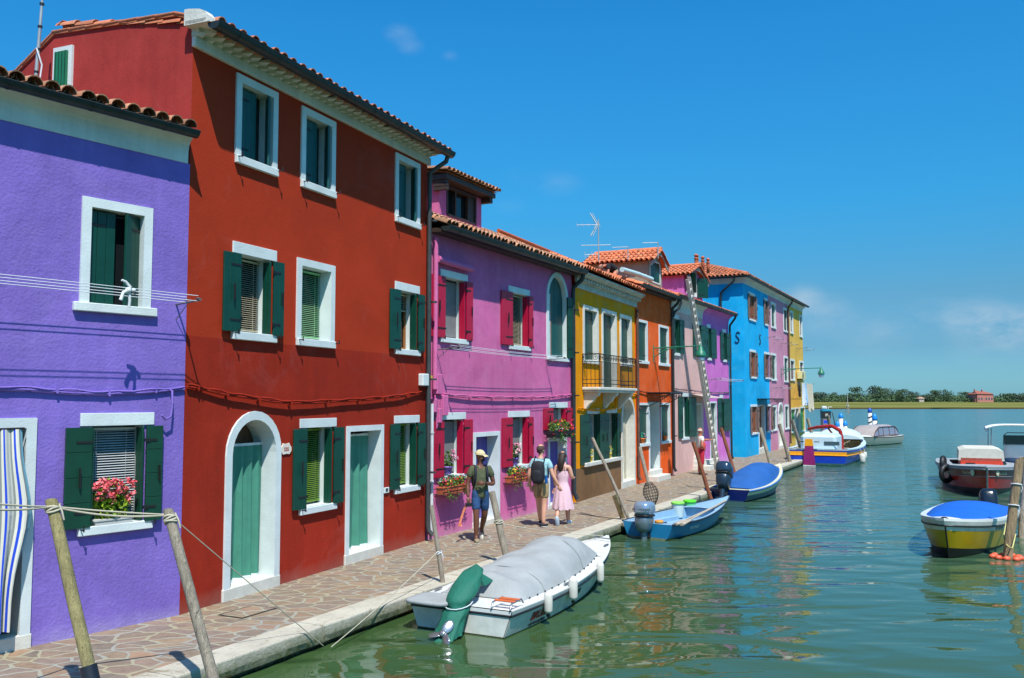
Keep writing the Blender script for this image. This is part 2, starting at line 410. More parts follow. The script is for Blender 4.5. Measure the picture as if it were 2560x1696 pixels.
def window(F, x0, x1, z0, z1, kind='full', b=.11, rd=.2, sh=.11, hh=.15, hx=.08, fm=None, leaves=(None, None), lz=None, lm=None,
           blind=None, closed=None, arch=False, horiz=False, sashes=2, sash=None, ajar=0.0, net=None, catches=True, sill=True, sillx=None, leafang=.06, name='window', inner=True, bz=None, lmc=None):
    """x0..x1, z0..z1 = clear opening. leaves=(left width, right width) of the folded-back shutter leaves"""
    fm = fm or WHITE
    F.open.append((x0, x1, z0, z1))
    if arch: F.arch.append(((x0 + x1) / 2, (x1 - x0) / 2, z1 - (x1 - x0) / 2))
    w = x1 - x0
    mb = MB(); mb.add([(x0, rd, z0), (x1, rd, z0), (x1, rd, z1), (x0, rd, z1)], [(0, 1, 2, 3)], 0)
    if sash is not None:                                # wooden sash bars on the pane
        for i in range(sashes):
            a, c = x0 + w * i / sashes, x0 + w * (i + 1) / sashes
            for q in ((a, a + .05, z0, z1), (c - .05, c, z0, z1), (a + .05, c - .05, z0, z0 + .06), (a + .05, c - .05, z1 - .06, z1)):
                mb.box(q[0], q[1], rd - .035, rd - .002, q[2], q[3], 1)
    if net: mb.box(x0 + .03, x1 - .03, rd - .012, rd - .006, z0 + .05, z1 - .05, 2)
    W = mb.build(name, [GLASS, sash or WHITE, net or NET], F.root)
    fr = MB(); inn = contour(x0, x1, z0, z1, arch); bb = b if (kind == 'full' or arch) else .0
    if kind == 'full' or arch:
        ring(fr, inn, contour(x0, x1, z0, z1, arch, bb), -.03, rd)
    else:
        ring(fr, inn, contour(x0, x1, z0, z1, False, .012), -.006, rd)
        fr.box(x0 - hx, x1 + hx, -.03, -.001, z1 + .0, z1 + hh, 0, ch=.004)
    fr.add([(x0, -.03, z0), (x1, -.03, z0), (x1, rd, z0), (x0, rd, z0)], [(0, 1, 2, 3)])
    fr.build('frame', fm, W)
    if sill:
        sx = (bb if bb else hx) if sillx is None else sillx
        s_ = MB(); s_.box(x0 - sx, x1 + sx, -.065, -.0005, z0 - sh, z0 - .0, 0, ch=.008); s_.build('sill', fm, W)
    lz = lz or (z0 - .01, z1 - .01); lh = lz[1] - lz[0]
    if leaves[0]:
        m = MB(); M = Matrix.Translation((x0 - .01, -.045, lz[0])) @ Matrix.Rotation(PI - leafang, 4, 'Z')
        M2 = M @ Matrix.Diagonal((1, -1, 1, 1))
        leaf(m, leaves[0], lh, M=M2, horiz=horiz)
        if inner: m.box(x0 + .004, x0 + .034, -.04, .11, lz[0] + .01, lz[1] - .02, 0)
        m.box(x0 - leaves[0] * .55, x0 - leaves[0] * .5, -.12, -.095, (lz[0] + lz[1]) / 2 - .12, (lz[0] + lz[1]) / 2 + .12, 1)
        m.build('shutter', [lm, IRON], W)
    if leaves[1]:
        m = MB(); M = Matrix.Translation((x1 + .015, -.045, lz[0])) @ Matrix.Rotation(-leafang, 4, 'Z')
        leaf(m, leaves[1], lh, M=M, horiz=horiz)
        if inner:
            k = 2
            for i in range(k):
                d = .15 / k; m.box(x1 - .036, x1 - .004, -.045 + i * d + .003, -.045 + (i + 1) * d - .003, lz[0] + .01, lz[1] - .02, 0, ch=.003)
            for zz in (lz[0] + lh * .15, lz[0] + lh * .85): m.box(x1 - .02, x1 + .05, -.095, -.075, zz - .02, zz + .02, 1)
        m.box(x1 + leaves[1] * .8, x1 + leaves[1] * .85, -.12, -.085, (lz[0] + lz[1]) / 2 - .1, (lz[0] + lz[1]) / 2 + .1, 1)
        m.build('shutter', [lm, IRON], W)
    if closed:                                          # closed or ajar leaves inside the reveal; closed=(y, gap, [ajar angle left, right])
        yy, gap, al, ar = closed[:4]; spl = closed[4] if len(closed) > 4 else .5
        for sg, ang in ((0, al), (1, ar)):
            m = MB(); hw = w * (spl if sg == 0 else 1 - spl) - gap / 2
            if sg == 0: M = Matrix.Translation((x0 + .01, yy, z0 + .01)) @ Matrix.Rotation(-ang, 4, 'Z')
            else: M = Matrix.Translation((x1 - .01, yy, z0 + .01)) @ Matrix.Rotation(ang, 4, 'Z') @ Matrix.Diagonal((-1, 1, 1, 1))
            if arch and hw > 0:
                r_ = w / 2; m.prism([(0, 0), (hw - .01, 0), (hw - .01, (z1 - z0) - (r_ - math.sqrt(max(0, r_ * r_ - (r_ - hw + .01) ** 2))) - .02)] +
                        [(hw * (1 - q / 8), (z1 - z0) - r_ + math.sqrt(max(0, r_ ** 2 - (r_ - hw * (1 - q / 8)) ** 2)) - .02) for q in range(0, 9)], -.035, 0, 0, M)
            else: leaf(m, hw - .01, z1 - z0 - .03, M=M, horiz=horiz)
            m.build('shutter', [lmc or lm, IRON], W)
    if blind:
        m = MB(); slats(m, x0 + .02, x1 - .02, bz if bz else z0 + .06, z1 - .03, rd - .05); m.build('blind', blind, W)
    if catches:
        for x in (x0 - (bb or hx) + .02, x1 + (bb or hx) - .02):
            m = MB(); m.tube([(x, 0, z0 - .03), (x, -.15, z0 - .03)], .009, 5); m.tube([(x, -.14, z0 - .05), (x, -.14, z0 + .03)], .009, 5)
            m.build('shutter_catch', IRON, W)
    return W
def spec(F, c, TL, BR, ol=None, orr=None, LL=None, RR=None):
    """pixel readings of a window: outer top-left and bottom-right corners; opening edges; outer edges of leaves"""
    a = F.xz(P(c, *TL)); b = F.xz(P(c, *BR))
    return a[0], b[0], b[1], a[1]
def wf(F, c, TL, BR, b=.11, sh=.11, cb=None, **k):        # fully framed window from its outer corners
    a = F.xz(P(c, *TL)); d = F.xz(P(cb or c, *BR))
    return window(F, a[0] + b, d[0] - b, d[1] + sh, a[1] - b, 'full', b=b, sh=sh, **k)
def wh(F, c, TL, BR, xl, xr, LL, RR, ym, cb=None, hh=.15, sh=.11, lo=None, **k):   # header + sill window with folded-back shutters
    """TL of the header, BR of the sill, opening edges xl/xr and outer leaf edges LL/RR read at row ym"""
    a = F.xz(P(c, *TL)); d = F.xz(P(cb or c, *BR))
    x0, x1 = F.S(*P(c, xl, ym)), F.S(*P(c, xr, ym)); L = F.S(*P(c, LL, ym), .07); Rr = F.S(*P(c, RR, ym), .07)
    z0, z1 = d[1] + sh, a[1] - hh
    hx = max(.03, min(.14, x0 - a[0]))
    lv = ((x0 - L) if LL is not None else None, (Rr - x1) if RR is not None else None)
    return window(F, x0, x1, z0, z1, 'head', hh=hh, sh=sh, hx=hx, leaves=lv, **k)
def curtain(mb, x0, x1, z0, z1, y, folds=5, amp=.035, n=48, hem=True, seed=0, flare=0.0):
    rr = random.Random(seed); ph = [rr.uniform(0, 6) for _ in range(3)]
    def row(z, k):
        out = []
        for i in range(n + 1):
            t = i / n; f = (math.sin(t * folds * 2 * PI + ph[0]) + .5 * math.sin(t * folds * 3.3 * PI + ph[1] + k * .6)) * amp * (.5 + .8 * k)
            out.append((x0 + (x1 - x0) * t + flare * k * (t - .5), y + f - abs(flare) * k * .3, z))
        return out
    zs = [z1 - (z1 - z0) * i / 12 for i in range(13)]
    mb.grid([row(z, i / 12) for i, z in enumerate(zs)], 0)
    if hem: mb.grid([[(p[0], p[1] - .004, p[2]) for p in row(z0, 1)], [(p[0], p[1] - .004, p[2] - .05) for p in row(z0, 1)]], 1)
    if hem: mb.grid([[(p[0], p[1] - .006, p[2] + .01) for p in row(z1, 0)], [(p[0], p[1] - .006, p[2] - .03) for p in row(z1, 0)]], 1)
def door(F, x0, x1, z1, b=.11, rd=.3, step=.14, arch=False, fm=None, back=None, cur=None, stepx=.02, stepy=.12, name='door', leafm=None, steps=1):
    """opening x0..x1 up to z1 with surround, threshold, recessed leaf"""
    fm = fm or WHITE; F.open.append((x0, x1, -.25, z1))
    if arch: F.arch.append(((x0 + x1) / 2, (x1 - x0) / 2, z1 - (x1 - x0) / 2))
    mb = MB(); w = x1 - x0
    n = max(3, round(w / .14))
    for i in range(n): mb.box(x0 + w * i / n + .002, x0 + w * (i + 1) / n - .002, rd - .03, rd, step, z1 + (.0 if not arch else 0), 0)
    mb.box(x0, x1, rd, rd + .02, step, z1, 0)
    D = mb.build(name, leafm or WOODB, F.root)
    fr = MB(); ring(fr, contour(x0, x1, 0, z1, arch), contour(x0, x1, 0, z1, arch, b), -.03, rd); fr.build('frame', fm, D)
    st = MB()
    for i in range(steps):
        zt = step * (steps - i) / steps; st.box(x0 - b - stepx - .03 * i, x1 + b + stepx + .03 * i, -.034 - stepy * (i if steps > 1 else 0) - (.05 if steps > 1 else 0), rd, -.05, zt + .0003 * i, 0, ch=.01)
    st.build('step', STONE, D)
    if cur:
        c = MB(); curtain(c, x0 - .02, x0 + w * cur[1], step + .05, cur[2] if len(cur) > 2 else z1 - .06, rd * .55, folds=cur[3] if len(cur) > 3 else 4, seed=3)
        c.build('curtain', [cur[0], WHITE], D)
    return D
# ------------------------------------------------------------------ the row of houses
C_PURPLE = stucco('purple_render', srgb(128, 106, 188), srgb(138, 118, 192), .5, .7, bd=.008, bs=26, base=(.22, srgb(158, 146, 190)), chips=(srgb(176, 168, 196), .70))
C_RED = stucco('brick_red_render', srgb(158, 44, 26), srgb(144, 42, 28), bd=.003, bs=40, var=.07, patch=(3.76, srgb(178, 58, 30), -1, -.5), base=(.26, srgb(150, 92, 80)), chips=(srgb(190, 150, 136), .735))
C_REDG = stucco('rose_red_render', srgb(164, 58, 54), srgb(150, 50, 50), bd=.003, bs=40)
C_PINK = stucco('rose_pink_render', srgb(206, 104, 156), srgb(212, 124, 168), bd=.005, bs=18, base=(.2, srgb(206, 150, 176)), chips=(srgb(222, 170, 196), .71))
C_YEL = stucco('ochre_yellow_render', srgb(236, 148, 6), None, bd=.004, patch=(4.05, srgb(198, 148, 72), .44, .62))
C_DADO = stucco('brown_cement_dado', srgb(132, 98, 66), srgb(112, 86, 62), bd=.004)
C_OR = stucco('orange_render', srgb(236, 90, 24), srgb(232, 130, 88), .42, .66, bd=.004)
C_PALE = stucco('pale_pink_render', srgb(222, 178, 170), None, bd=.004, var=.06)
C_VIO = stucco('violet_pink_render', srgb(206, 112, 190), srgb(212, 132, 196), base=(.5, srgb(206, 176, 206)))
C_BLUE = stucco('sky_blue_render', srgb(20, 170, 226), srgb(74, 190, 228), .48, .72, bd=.003, var=.06)
C_MAUVE = stucco('dusty_pink_render', srgb(204, 140, 164), None, var=.06)
C_SAND = stucco('sand_yellow_render', srgb(226, 180, 84), None, var=.08)
C_WHITE = stucco('white_render', srgb(214, 214, 206), srgb(196, 198, 190), .5, .7, var=.05)
C_GREY = stucco('grey_render', srgb(150, 146, 130), None)

def cable(name, F, pts, label, mat, r=.016, sag=None, twist=True, cat='cable'):
    """bundle of painted cables clipped along a facade (local points)"""
    t = thing(name, label, cat, F.root.location, F.phi)
    m = MB(); P_ = [Vector(p) for p in pts]; line = []
    for i in range(len(P_) - 1):
        for k in range(10): line.append(P_[i].lerp(P_[i + 1], k / 10))
    line.append(P_[-1])
    m.tube([p + Vector((0, 0, math.sin(i * .7) * .006)) for i, p in enumerate(line)], r, 6)
    m.tube([p + Vector((0, -.012 + .008 * math.sin(i * 1.9), r * 1.5 + .010 * math.sin(i * 1.3))) for i, p in enumerate(line)], r * .7, 6)
    for i in range(2, len(line) - 1, 6): m.box(line[i].x - .012, line[i].x + .012, line[i].y - r - .008, 0, line[i].z - r * 1.3, line[i].z + r * 2.6)
    m.build('cable_run', mat, t); return t

# ---- purple house
F = Fp = Fac('purple_house', 'purple house at the left edge with a white cove under its old tiled eaves', (448, 1538), 2980)
window(F, -1.51 + .12, F.xz(P('C2', 1172, 855))[0] - .12, F.xz(P('C2', 1207, 918))[1] + .11, 5.42 - .12, 'full', b=.12, rd=.16, lm=GREEN, closed=(.11, .05, 0.0, .42, .56), sillx=.2, catches=False)
wh(F, 'C3', (420, 118), (848, 740), 488, 777, 362, 880, 450, lm=GREEN2, blind=BLINDW, horiz=True, fm=WHITE, rd=.2, leafang=.03, catches=True, hh=.16, bz=None)
dz1 = F.xz(P('C3', 100, 200))[1]; dx1 = F.S(*P('C3', 122, 700))
door(F, dx1 - 1.0, dx1, dz1, b=.12, rd=.22, step=.16)
pw = shell(F, -7, 0, 6.14, C_PURPLE, 6, gable=(3, 6.7))
m = MB(); cove = [(0.001, 6.14), (-.012, 6.14), (-.016, 6.30), (-.03, 6.38), (-.06, 6.43), (-.11, 6.47), (-.14, 6.48), (-.14, 6.52), (0.001, 6.52)]
m.extr(cove, -7, -.04, sm=False); m.build('eaves_cove', C_WHITE, F.root)
m = MB(); tiles(m, -7, -.16, -.19, 6.545, math.radians(13), 3.2, sp=.205, r=.092, seed=5); m.build('roof', TILEO, F.root)
gutter(F, -7, -.06, -.235, 6.53, .085)
# ---- red house
F = Fr = Fac('red_house', 'tall brick red house with an arched doorway, green curtains and a white toothed cornice', (448, 1538), 2230)
for TL, BR in (((392, 475), (652, 1160)), ((817, 690), (1032, 1302)), ((1430, 995), (1587, 1505))):
    wf(F, 'C4', TL, BR, b=.12, sh=.12, rd=.25, lm=TEAL, closed=(.125, .03, 0.0, .85, .66))
wh(F, 'C5', (415, 127), (765, 935), 482, 732, 385, 838, 550, lm=GREEN, blind=BLINDY, rd=.25, hh=.17, sh=.12)
wf(F, 'C5', (946, 262), (1232, 980), b=.12, sh=.12, rd=.25, blind=BLINDG)
wh(F, 'C5', (1702, 445), (1907, 1040), 1740, 1876, 1690, 1945, 750, lm=GREEN, blind=BLINDY, sash=plain('honey_wood', srgb(150, 96, 48), .5), rd=.25, hh=.16, sh=.11, bz=F.xz(P('C5', 1800, 670))[1])
wh(F, 'C6', (768, 172), (1000, 738), 808, 975, 752, 1055, 450, lm=GREEN, blind=plain('blind_slat_lime', srgb(112, 150, 54), .5), rd=.25)
wh(F, 'C6', (1368, 152), (1533, 618), 1398, 1510, 1365, 1572, 400, lm=GREEN, blind=plain('blind_slat_lime', srgb(112, 150, 54), .5), rd=.25)
ax0, ax1 = F.S(*P('C6', 300, 900)), F.S(*P('C6', 650, 800)); az = F.xz(P('C6', 482, 122))[1]
door(F, ax0 + .13, ax1 - .13, az - .13, b=.13, rd=.42, step=.17, arch=True, cur=(CURT, .99, F.xz(P('C6', 450, 335))[1], 5), leafm=plain('stained_wood', srgb(96, 62, 40), .5, var=.3))
rx0, rx1 = F.S(*P('C6', 1069, 700)), F.S(*P('C6', 1303, 700)); rz = F.xz(P('C6', 1069, 218))[1]
door(F, rx0 + .1, rx1 - .1, rz - .1, b=.1, rd=.42, step=.17, cur=(CURT, .99, rz - .17, 4))
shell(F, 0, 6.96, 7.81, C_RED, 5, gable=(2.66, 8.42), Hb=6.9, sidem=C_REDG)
m = MB()
m.box(-.03, 7.0, -.07, -.001, 7.80, 7.95, 0, ch=.008)
k = int(7.1 / .2)
for i in range(k):                                     # sawtooth brick course
    for (dx, zz, o0, o1) in ((0, 7.95, -.03, -.17), (.1, 8.005, -.12, -.29)):
        x = -.06 + .2 * i + dx
        m.add([(x, o0, zz), (x + .1, o1, zz), (x + .2, o0, zz), (x, o0, zz + .055), (x + .1, o1, zz + .055), (x + .2, o0, zz + .055)], [(0, 1, 4, 3), (1, 2, 5, 4), (0, 2, 1), (3, 4, 5)])
m.extr([(.0, 8.06), (-.30, 8.06), (-.36, 8.08), (-.36, 8.11), (0, 8.11)], -.16, 7.08)
m.extr([(.0, 8.00), (-.12, 8.00), (-.12, 8.062), (0, 8.062)], -.03, 7.0)
m.extr([(.0, 7.95), (-.03, 7.95), (-.03, 8.012), (0, 8.012)], -.03, 7.0)
m.extr([(-.42, 8.05), (-.41, 8.13), (-.35, 8.20), (-.24, 8.25), (-.05, 8.28), (.02, 8.28), (.02, 8.05)], -.16, -.03)
m.build('cornice', C_WHITE, F.root)
m = MB(); tiles(m, .05, 7.1, -.42, 8.035, math.radians(8.4), 3.1, sp=.23, r=.082, seed=9)
m.add([(.2, -.3, 8.04), (7.1, -.3, 8.04), (7.1, 2.66, 8.42), (.2, 2.66, 8.42)], [(0, 1, 2, 3)], 0, False, None, .35)
for (y0, z0, y1, z1, xe) in ((-.30, 8.14, .3, 8.34, .3), (.3, 8.34, 2.66, 8.45, .3), (2.66, 8.45, 5.1, 6.93, 7.1)):
    m.add([(-.03, y0, z0), (xe, y0, z0), (xe, y1, z1), (-.03, y1, z1), (-.03, y0, z0 - .05), (xe, y0, z0 - .05), (xe, y1, z1 - .05), (-.03, y1, z1 - .05)],
          [(0, 1, 2, 3), (4, 5, 6, 7), (0, 3, 7, 4), (1, 2, 6, 5)], 0, False, None, .35)
    n_ = max(2, int(math.hypot(y1 - y0, z1 - z0) / .33))
    for i in range(n_):
        t0, t1 = i / n_, (i + 1.1) / n_
        m.tube([(-.02, y0 + (y1 - y0) * t0, z0 + (z1 - z0) * t0 + .0), (-.02, y0 + (y1 - y0) * t1, z0 + (z1 - z0) * t1 - .012)], [.022, .028], 8, tint=0)
m.build('roof', TILE, F.root)
gw = MB(); a0, zt = F.side(P('C1', 520, 320)); a1, _ = F.side(P('C1', 410, 330))
gw.box(-.04, -.001, a0, a1 + .06, 7.0, zt, 0); gw.box(-.07, -.041, a0 + .07, a1, 7.0, zt - .08, 1)
for q in range(4): gw.box(-.075, -.0705, a0 + .07 + (a1 - a0 - .07) * (q + .5) / 4 - .004, a0 + .07 + (a1 - a0 - .07) * (q + .5) / 4 + .004, 7.0, zt - .08, 2)
gw.build('gable_window', [WHITE, plain('mid_green_paint', srgb(26, 110, 74), .5), IRON], F.root)
gutter(F, -.12, 7.16, -.46, 8.055, .105)
downpipe(F, [(7.02, -.45, 7.97), (7.0, -.42, 7.85), (6.93, -.25, 7.72), (6.90, -.1, 7.62), (6.90, -.09, 7.4), (6.90, -.09, .35), (6.90, -.11, .22), (6.92, -.2, .12)], .05, clips=(6.6, 4.9, 3.3, 1.4))
cable('facade_cable', F, [(.02, -.03, 3.06), (1.0, -.05, 2.93), (2.3, -.06, 2.82), (4.0, -.05, 2.86), (5.6, -.05, 2.93), (6.85, -.03, 3.03)], 'dark red painted cable bundle sagging across the red house above its arched doorway', C_RED, .02)
cable('facade_cable', Fp, [(-4, -.02, 3.02), (-2.2, -.03, 3.0), (-1.1, -.03, 2.95), (-.02, -.02, 3.02)], 'purple painted cable run along the purple house above its lower window', C_PURPLE, .018)
# ---- pink house
F = Fk = Fac('pink_house', 'rose pink house with crimson shutters, window flower boxes and a dormer on its roof', (1070, 1350), 2443)
wh(F, 'P2', (195, 48), (528, 935), 265, 504, 137, 600, 500, lm=CRIMSON, net=NET, rd=.2, fm=WHITE)
wh(F, 'P2', (1000, 245), (1243, 1008), 1043, 1229, 955, 1297, 650, lm=CRIMSON, blind=BLINDY, rd=.2)
bx0, bx1 = F.S(*P('P2', 1455, 700)), F.S(*P('P2', 1700, 900)); bz = F.xz(P('P2', 1573, 95))[1]; bb0 = F.xz(P('P2', 1710, 1140))[1]
w_ = window(F, bx0 + .12, bx1 - .12, bb0 + .12, bz - .13, arch=True, b=.12, rd=.2, lm=TEAL, closed=(.13, .02, 0, 0), catches=False)
m = MB(); m.box(bx0 + .13, bx0 + .42, .07, .09, bb0 + .12, bz - .62, 0, ch=.004); m.box(bx0 + .43, bx0 + .50, .075, .09, bb0 + .12, bz - .62, 1); m.build('inner_panel', [plain('peeling_white_paint', srgb(196, 204, 204), .8, var=.25, vs=7), plain('bare_wood', srgb(120, 88, 62), .8, var=.2)], w_)
m = MB(); leaf(m, .40, 1.70, M=Matrix.Translation((bx1 - .14, -.05, bb0 + .12)) @ Matrix.Rotation(-.12, 4, 'Z'), horiz=True); m.build('shutter', [GREEN2, IRON], w_)
wh(F, 'P3', (162, 207), (440, 845), 212, 408, 122, 507, 500, lm=CRIMSON, net=NET, rd=.2)
kx0, kx1 = F.S(*P('P3', 517, 900)), F.S(*P('P3', 775, 700)); kz = F.xz(P('P3', 517, 392))[1]
PURPD = plain('violet_door_paint', srgb(92, 80, 160), .6)
door(F, kx0 + .1, kx1 - .1, kz - .12, b=.1, rd=.3, step=.12, leafm=PURPD)
wh(F, 'P3', (850, 190), (1060, 745), 885, 1044, 820, 1106, 450, lm=CRIMSON, net=NET, rd=.2)
wh(F, 'P3', (1253, 103), (1440, 395), 1285, 1418, 1227, 1492, 250, lm=CRIMSON, net=NET, rd=.2, sill=True)
kx2, kx3 = F.S(*P('P3', 1253, 900)), F.S(*P('P3', 1432, 700)); kz2 = F.xz(P('P3', 1253, 470))[1]
door(F, kx2 + .08, kx3 - .08, kz2 - .05, b=.08, rd=.25, step=.1, leafm=PURPD)
shell(F, 0, 7.52, 6.42, C_PINK, 6, gable=(3, 7.5))
m = MB(); tiles(m, 0.0, 7.6, -.38, 6.52, math.radians(23), 3.0, sp=.19, r=.082, seed=15)
m.add([(0, 2.36, 7.69), (7.6, 2.36, 7.69), (7.6, 6.2, 6.5), (0, 6.2, 6.5)], [(0, 1, 2, 3)], 0, False, None, .4)
x = 0
while x < 7.6: m.tube([(x, 2.36, 7.73), (x + .4, 2.36, 7.71)], [.11, .095], 9, tint=R.random()); x += .37
m.build('roof', TILEO, F.root)
m = MB(); m.box(0, 7.55, -.30, .1, 6.40, 6.49); 
m.build('eaves_boards', WOODB, F.root)
gutter(F, -.05, 7.5, -.42, 6.50, .11)
downpipe(F, [(7.42, -.42, 6.42), (7.42, -.36, 6.25), (7.40, -.12, 6.05), (7.40, -.1, 5.9), (7.40, -.1, .3), (7.41, -.2, .12)], .06, GUTTER, clips=(5.4, 4.2, 3.0, 1.7))
downpipe(F, [(.12, -.08, 6.3), (.12, -.08, 5.2), (.1, -.08, 3.1)], .05, C_PINK)
downpipe(F, [(.02, -.07, 2.8), (.02, -.07, .1)], .035, plain('white_pipe', srgb(196, 200, 204), .5), clips=(2.2, 1.2))
m = MB(); x_a, x_b = F.S(*P('P2', 108, 0)), F.S(*P('P2', 545, 80)); zc = F.xz(P('P2', 545, 75))[1]
m.tube([(.12, -.12, zc + .05), (x_b, -.12, zc + .02)], .075, 10); m.build('pipe_cover', C_PINK, F.root)
m = MB()
for (x, z, w, h) in ((.12, 3.0, .20, .42), (.03, 2.62, .1, .28), (.36, 2.55, .2, .42), (.2, 2.4, .12, .3)): m.box(x, x + w, -.14, -.001, z, z + h, 0, ch=.01)
for i in range(5): m.tube([(.14 + .05 * i, -.06, 3.0), (.10 + .06 * i, -.1, 2.8), (.16 + .04 * i, -.08, 2.5), (.2, -.07, 2.28)], .014, 6)
m.build('meter_box', C_PINK, F.root)
cable('facade_cable', F, [(.3, -.03, 2.98), (2.0, -.05, 2.93), (3.8, -.05, 2.92), (5.6, -.05, 2.93), (7.4, -.04, 3.0)], 'pink painted cable bundle running across the pink house above its ground floor windows', C_PINK, .02)
def dormer(F, x0, x1, yf, z0, z1, zr, depth, wm, tm, shut=None, lm=GREEN, shed=False, name='dormer', seed=3, arch=False):
    m = MB(); xm = (x0 + x1) / 2; w = x1 - x0
    hx0, hx1, hz0, hz1 = x0 + .12 * w, x1 - (.14 if shut != 'open' else .34) * w, z0 + .02, z1 + .05
    if shed: hx0, hx1, hz0, hz1 = x0 + .16 * w, x1 - .14 * w, z0 + .22, z1 - .02
    wall_mesh(m, x0, x1, z0 - .3, z1, [(hx0, hx1, hz0, hz1)], yf)
    for x in (x0, x1): m.add([(x, yf, z0 - .5), (x, yf + depth, z0 - .5), (x, yf + depth, z1 + (depth * .0)), (x, yf, z1)], [(0, 1, 2, 3)])
    if not shed: m.add([(x0, yf, z1), (x1, yf, z1), (xm, yf, zr - .05)], [(0, 1, 2)])
    D = m.build(name, wm, F.root)
    g = MB(); g.add([(hx0, yf + .12, hz0), (hx1, yf + .12, hz0), (hx1, yf + .12, hz1), (hx0, yf + .12, hz1)], [(0, 1, 2, 3)])
    g.build('pane', GLASS, D)
    f = MB(); fm = WOODB if shed else WHITE
    for q in ((hx0, hx0 + .05, hz0, hz1), (hx1 - .05, hx1, hz0, hz1), (hx0, hx1, hz0, hz0 + .05), (hx0, hx1, hz1 - .05, hz1)): f.box(q[0], q[1], yf - .02, yf + .1, q[2], q[3])
    if shed:
        xq = hx0 + (hx1 - hx0) * .33; f.box(xq - .03, xq + .03, yf + .02, yf + .1, hz0, hz1); xq = hx0 + (hx1 - hx0) * .75; f.box(xq - .02, hx1, yf + .02, yf + .1, hz0, hz1)
    f.build('frame', fm, D)
    if shut == 'closed':
        s_ = MB(); leaf(s_, hx1 - hx0 - .1, hz1 - hz0 - .06, M=Matrix.Translation((hx0 + .05, yf + .04, hz0 + .03))); s_.build('shutter', [lm, IRON], D)
    if shut == 'open':
        for sg in (-1, 1):
            s_ = MB()
            if sg < 0: M = Matrix.Translation((hx0 - .01, yf - .03, hz0)) @ Matrix.Rotation(PI + .9, 4, 'Z') @ Matrix.Diagonal((1, -1, 1, 1))
            else: M = Matrix.Translation((hx1 + .01, yf - .03, hz0)) @ Matrix.Rotation(-.5, 4, 'Z')
            leaf(s_, (hx1 - hx0) * .42, hz1 - hz0, M=M); s_.build('shutter', [lm, IRON], D)
    t = MB(); ov = .22
    if shed:
        tiles(t, x0 - .2, x1 + .25, yf - .35, z1 + .16, math.radians(9), depth + .4, sp=.17, r=.07, seed=seed)
        t.build('dormer_roof', tm, D)
        b = MB(); b.box(x0 - .15, x1 + .2, yf - .30, yf + depth, z1 + .02, z1 + .14)
        for i in range(3): b.box(x0 - .12, x0 + .0, yf - .26 + .0 * i, yf + .1, z1 - .22 + i * .085, z1 - .15 + i * .085)
        b.box(x1 - .02, x1 + .12, yf - .26, yf + .1, z1 - .12, z1 + .02); b.build('eaves_boards', WOODB, D)
    else:
        sl = math.atan2(zr - z1, w / 2); L = (w / 2 + ov) / math.cos(sl)
        A = Matrix(((0, 1, 0, x0), (1, 0, 0, yf - .25), (0, 0, 1, z1), (0, 0, 0, 1)))
        B = Matrix(((0, -1, 0, x1), (1, 0, 0, yf - .25), (0, 0, 1, z1), (0, 0, 0, 1)))
        ze = -ov * math.tan(sl)
        tiles(t, 0, depth + .3, -ov, ze, sl, L, sp=.2, seed=seed, M=A); tiles(t, 0, depth + .3, -ov, ze, sl, L, sp=.2, seed=seed + 1, M=B)
        t.tube([(xm, yf - .3, zr + .08), (xm, yf + depth, zr + .08)], .1, 9, tint=.6); t.build('dormer_roof', tm, D)
        b = MB(); pts = [(x0 - ov, z1 + ze - .02), (xm, zr - .03), (x1 + ov, z1 + ze - .02), (x1 + ov - .02, z1 + ze - .16)]
        pts += [(xm + (w * .36) * math.cos(a * PI / 8), z1 - .08 + (zr - z1) * .75 * math.sin(a * PI / 8)) for a in range(0, 9)] + [(x0 - ov + .02, z1 + ze - .16)]
        b.prism(pts, yf - .24, yf - .2); b.build('bargeboard', plain('grey_weathered_wood', srgb(150, 146, 138), .8, var=.2), D)
    return D
dormer(F, 1.9, 3.95, .95, 7.05, 8.0, 8.2, 2.4, C_PINK, TILEO, shed=True, seed=33)
# ---- yellow house
F = Fy = Fac('yellow_house', 'ochre yellow house with a stone balcony, dentilled cornice and weathered upper wall', (1440, 1257), 2280)
a = F.xz(P('Y1', 232, 995)); d = F.xz(P('Y2', 355, 198)); window(F, a[0] + .12, d[0] - .12, d[1] + .12, a[1] - .12, 'full', b=.12, rd=.2, lm=GREEN, closed=(.16, .02, 0, 0), catches=False, fm=C_WHITE)
a = F.xz(P('Y1', 427, 1035)); yb0, yb1 = F.S(*P('Y1', 427, 1300)), F.S(*P('Y1', 578, 1300)); yfl = F.xz(P('Y2', 376, 403), .4)[1]
window(F, yb0 + .12, yb1 - .12, yfl + .02, a[1] - .12, 'full', b=.12, rd=.22, lm=GREEN2, closed=(.17, .02, 0, 0), catches=False, sill=False, name='balcony_door', fm=C_WHITE)
a = F.xz(P('Y1', 612, 1090)); d = F.xz(P('Y2', 665, 222)); window(F, a[0] + .12, d[0] - .12, d[1] + .12, a[1] - .12, 'full', b=.12, rd=.17, lm=GREEN, closed=(.13, .02, 0, 0), catches=False, fm=C_WHITE)
wh(F, 'Y2', (218, 608), (385, 1130), 262, 350, 207, 400, 850, lm=GREEN2, horiz=True, rd=.22, fm=STONE, catches=False, sill=False, blind=BLINDW)
wh(F, 'Y2', (410, 603), (545, 1085), 441, 515, 405, 560, 850, lm=GREEN2, horiz=True, rd=.22, fm=STONE, catches=False, sill=False)
m = MB(); q0 = F.xz(P('Y2', 215, 1125)); q1 = F.xz(P('Y2', 560, 1065)); zs_ = (q0[1] + q1[1]) / 2; m.box(q0[0], q1[0], -.10, -.001, zs_ - .07, zs_ + .05, ch=.015); m.build('sill', STONE, F.root)
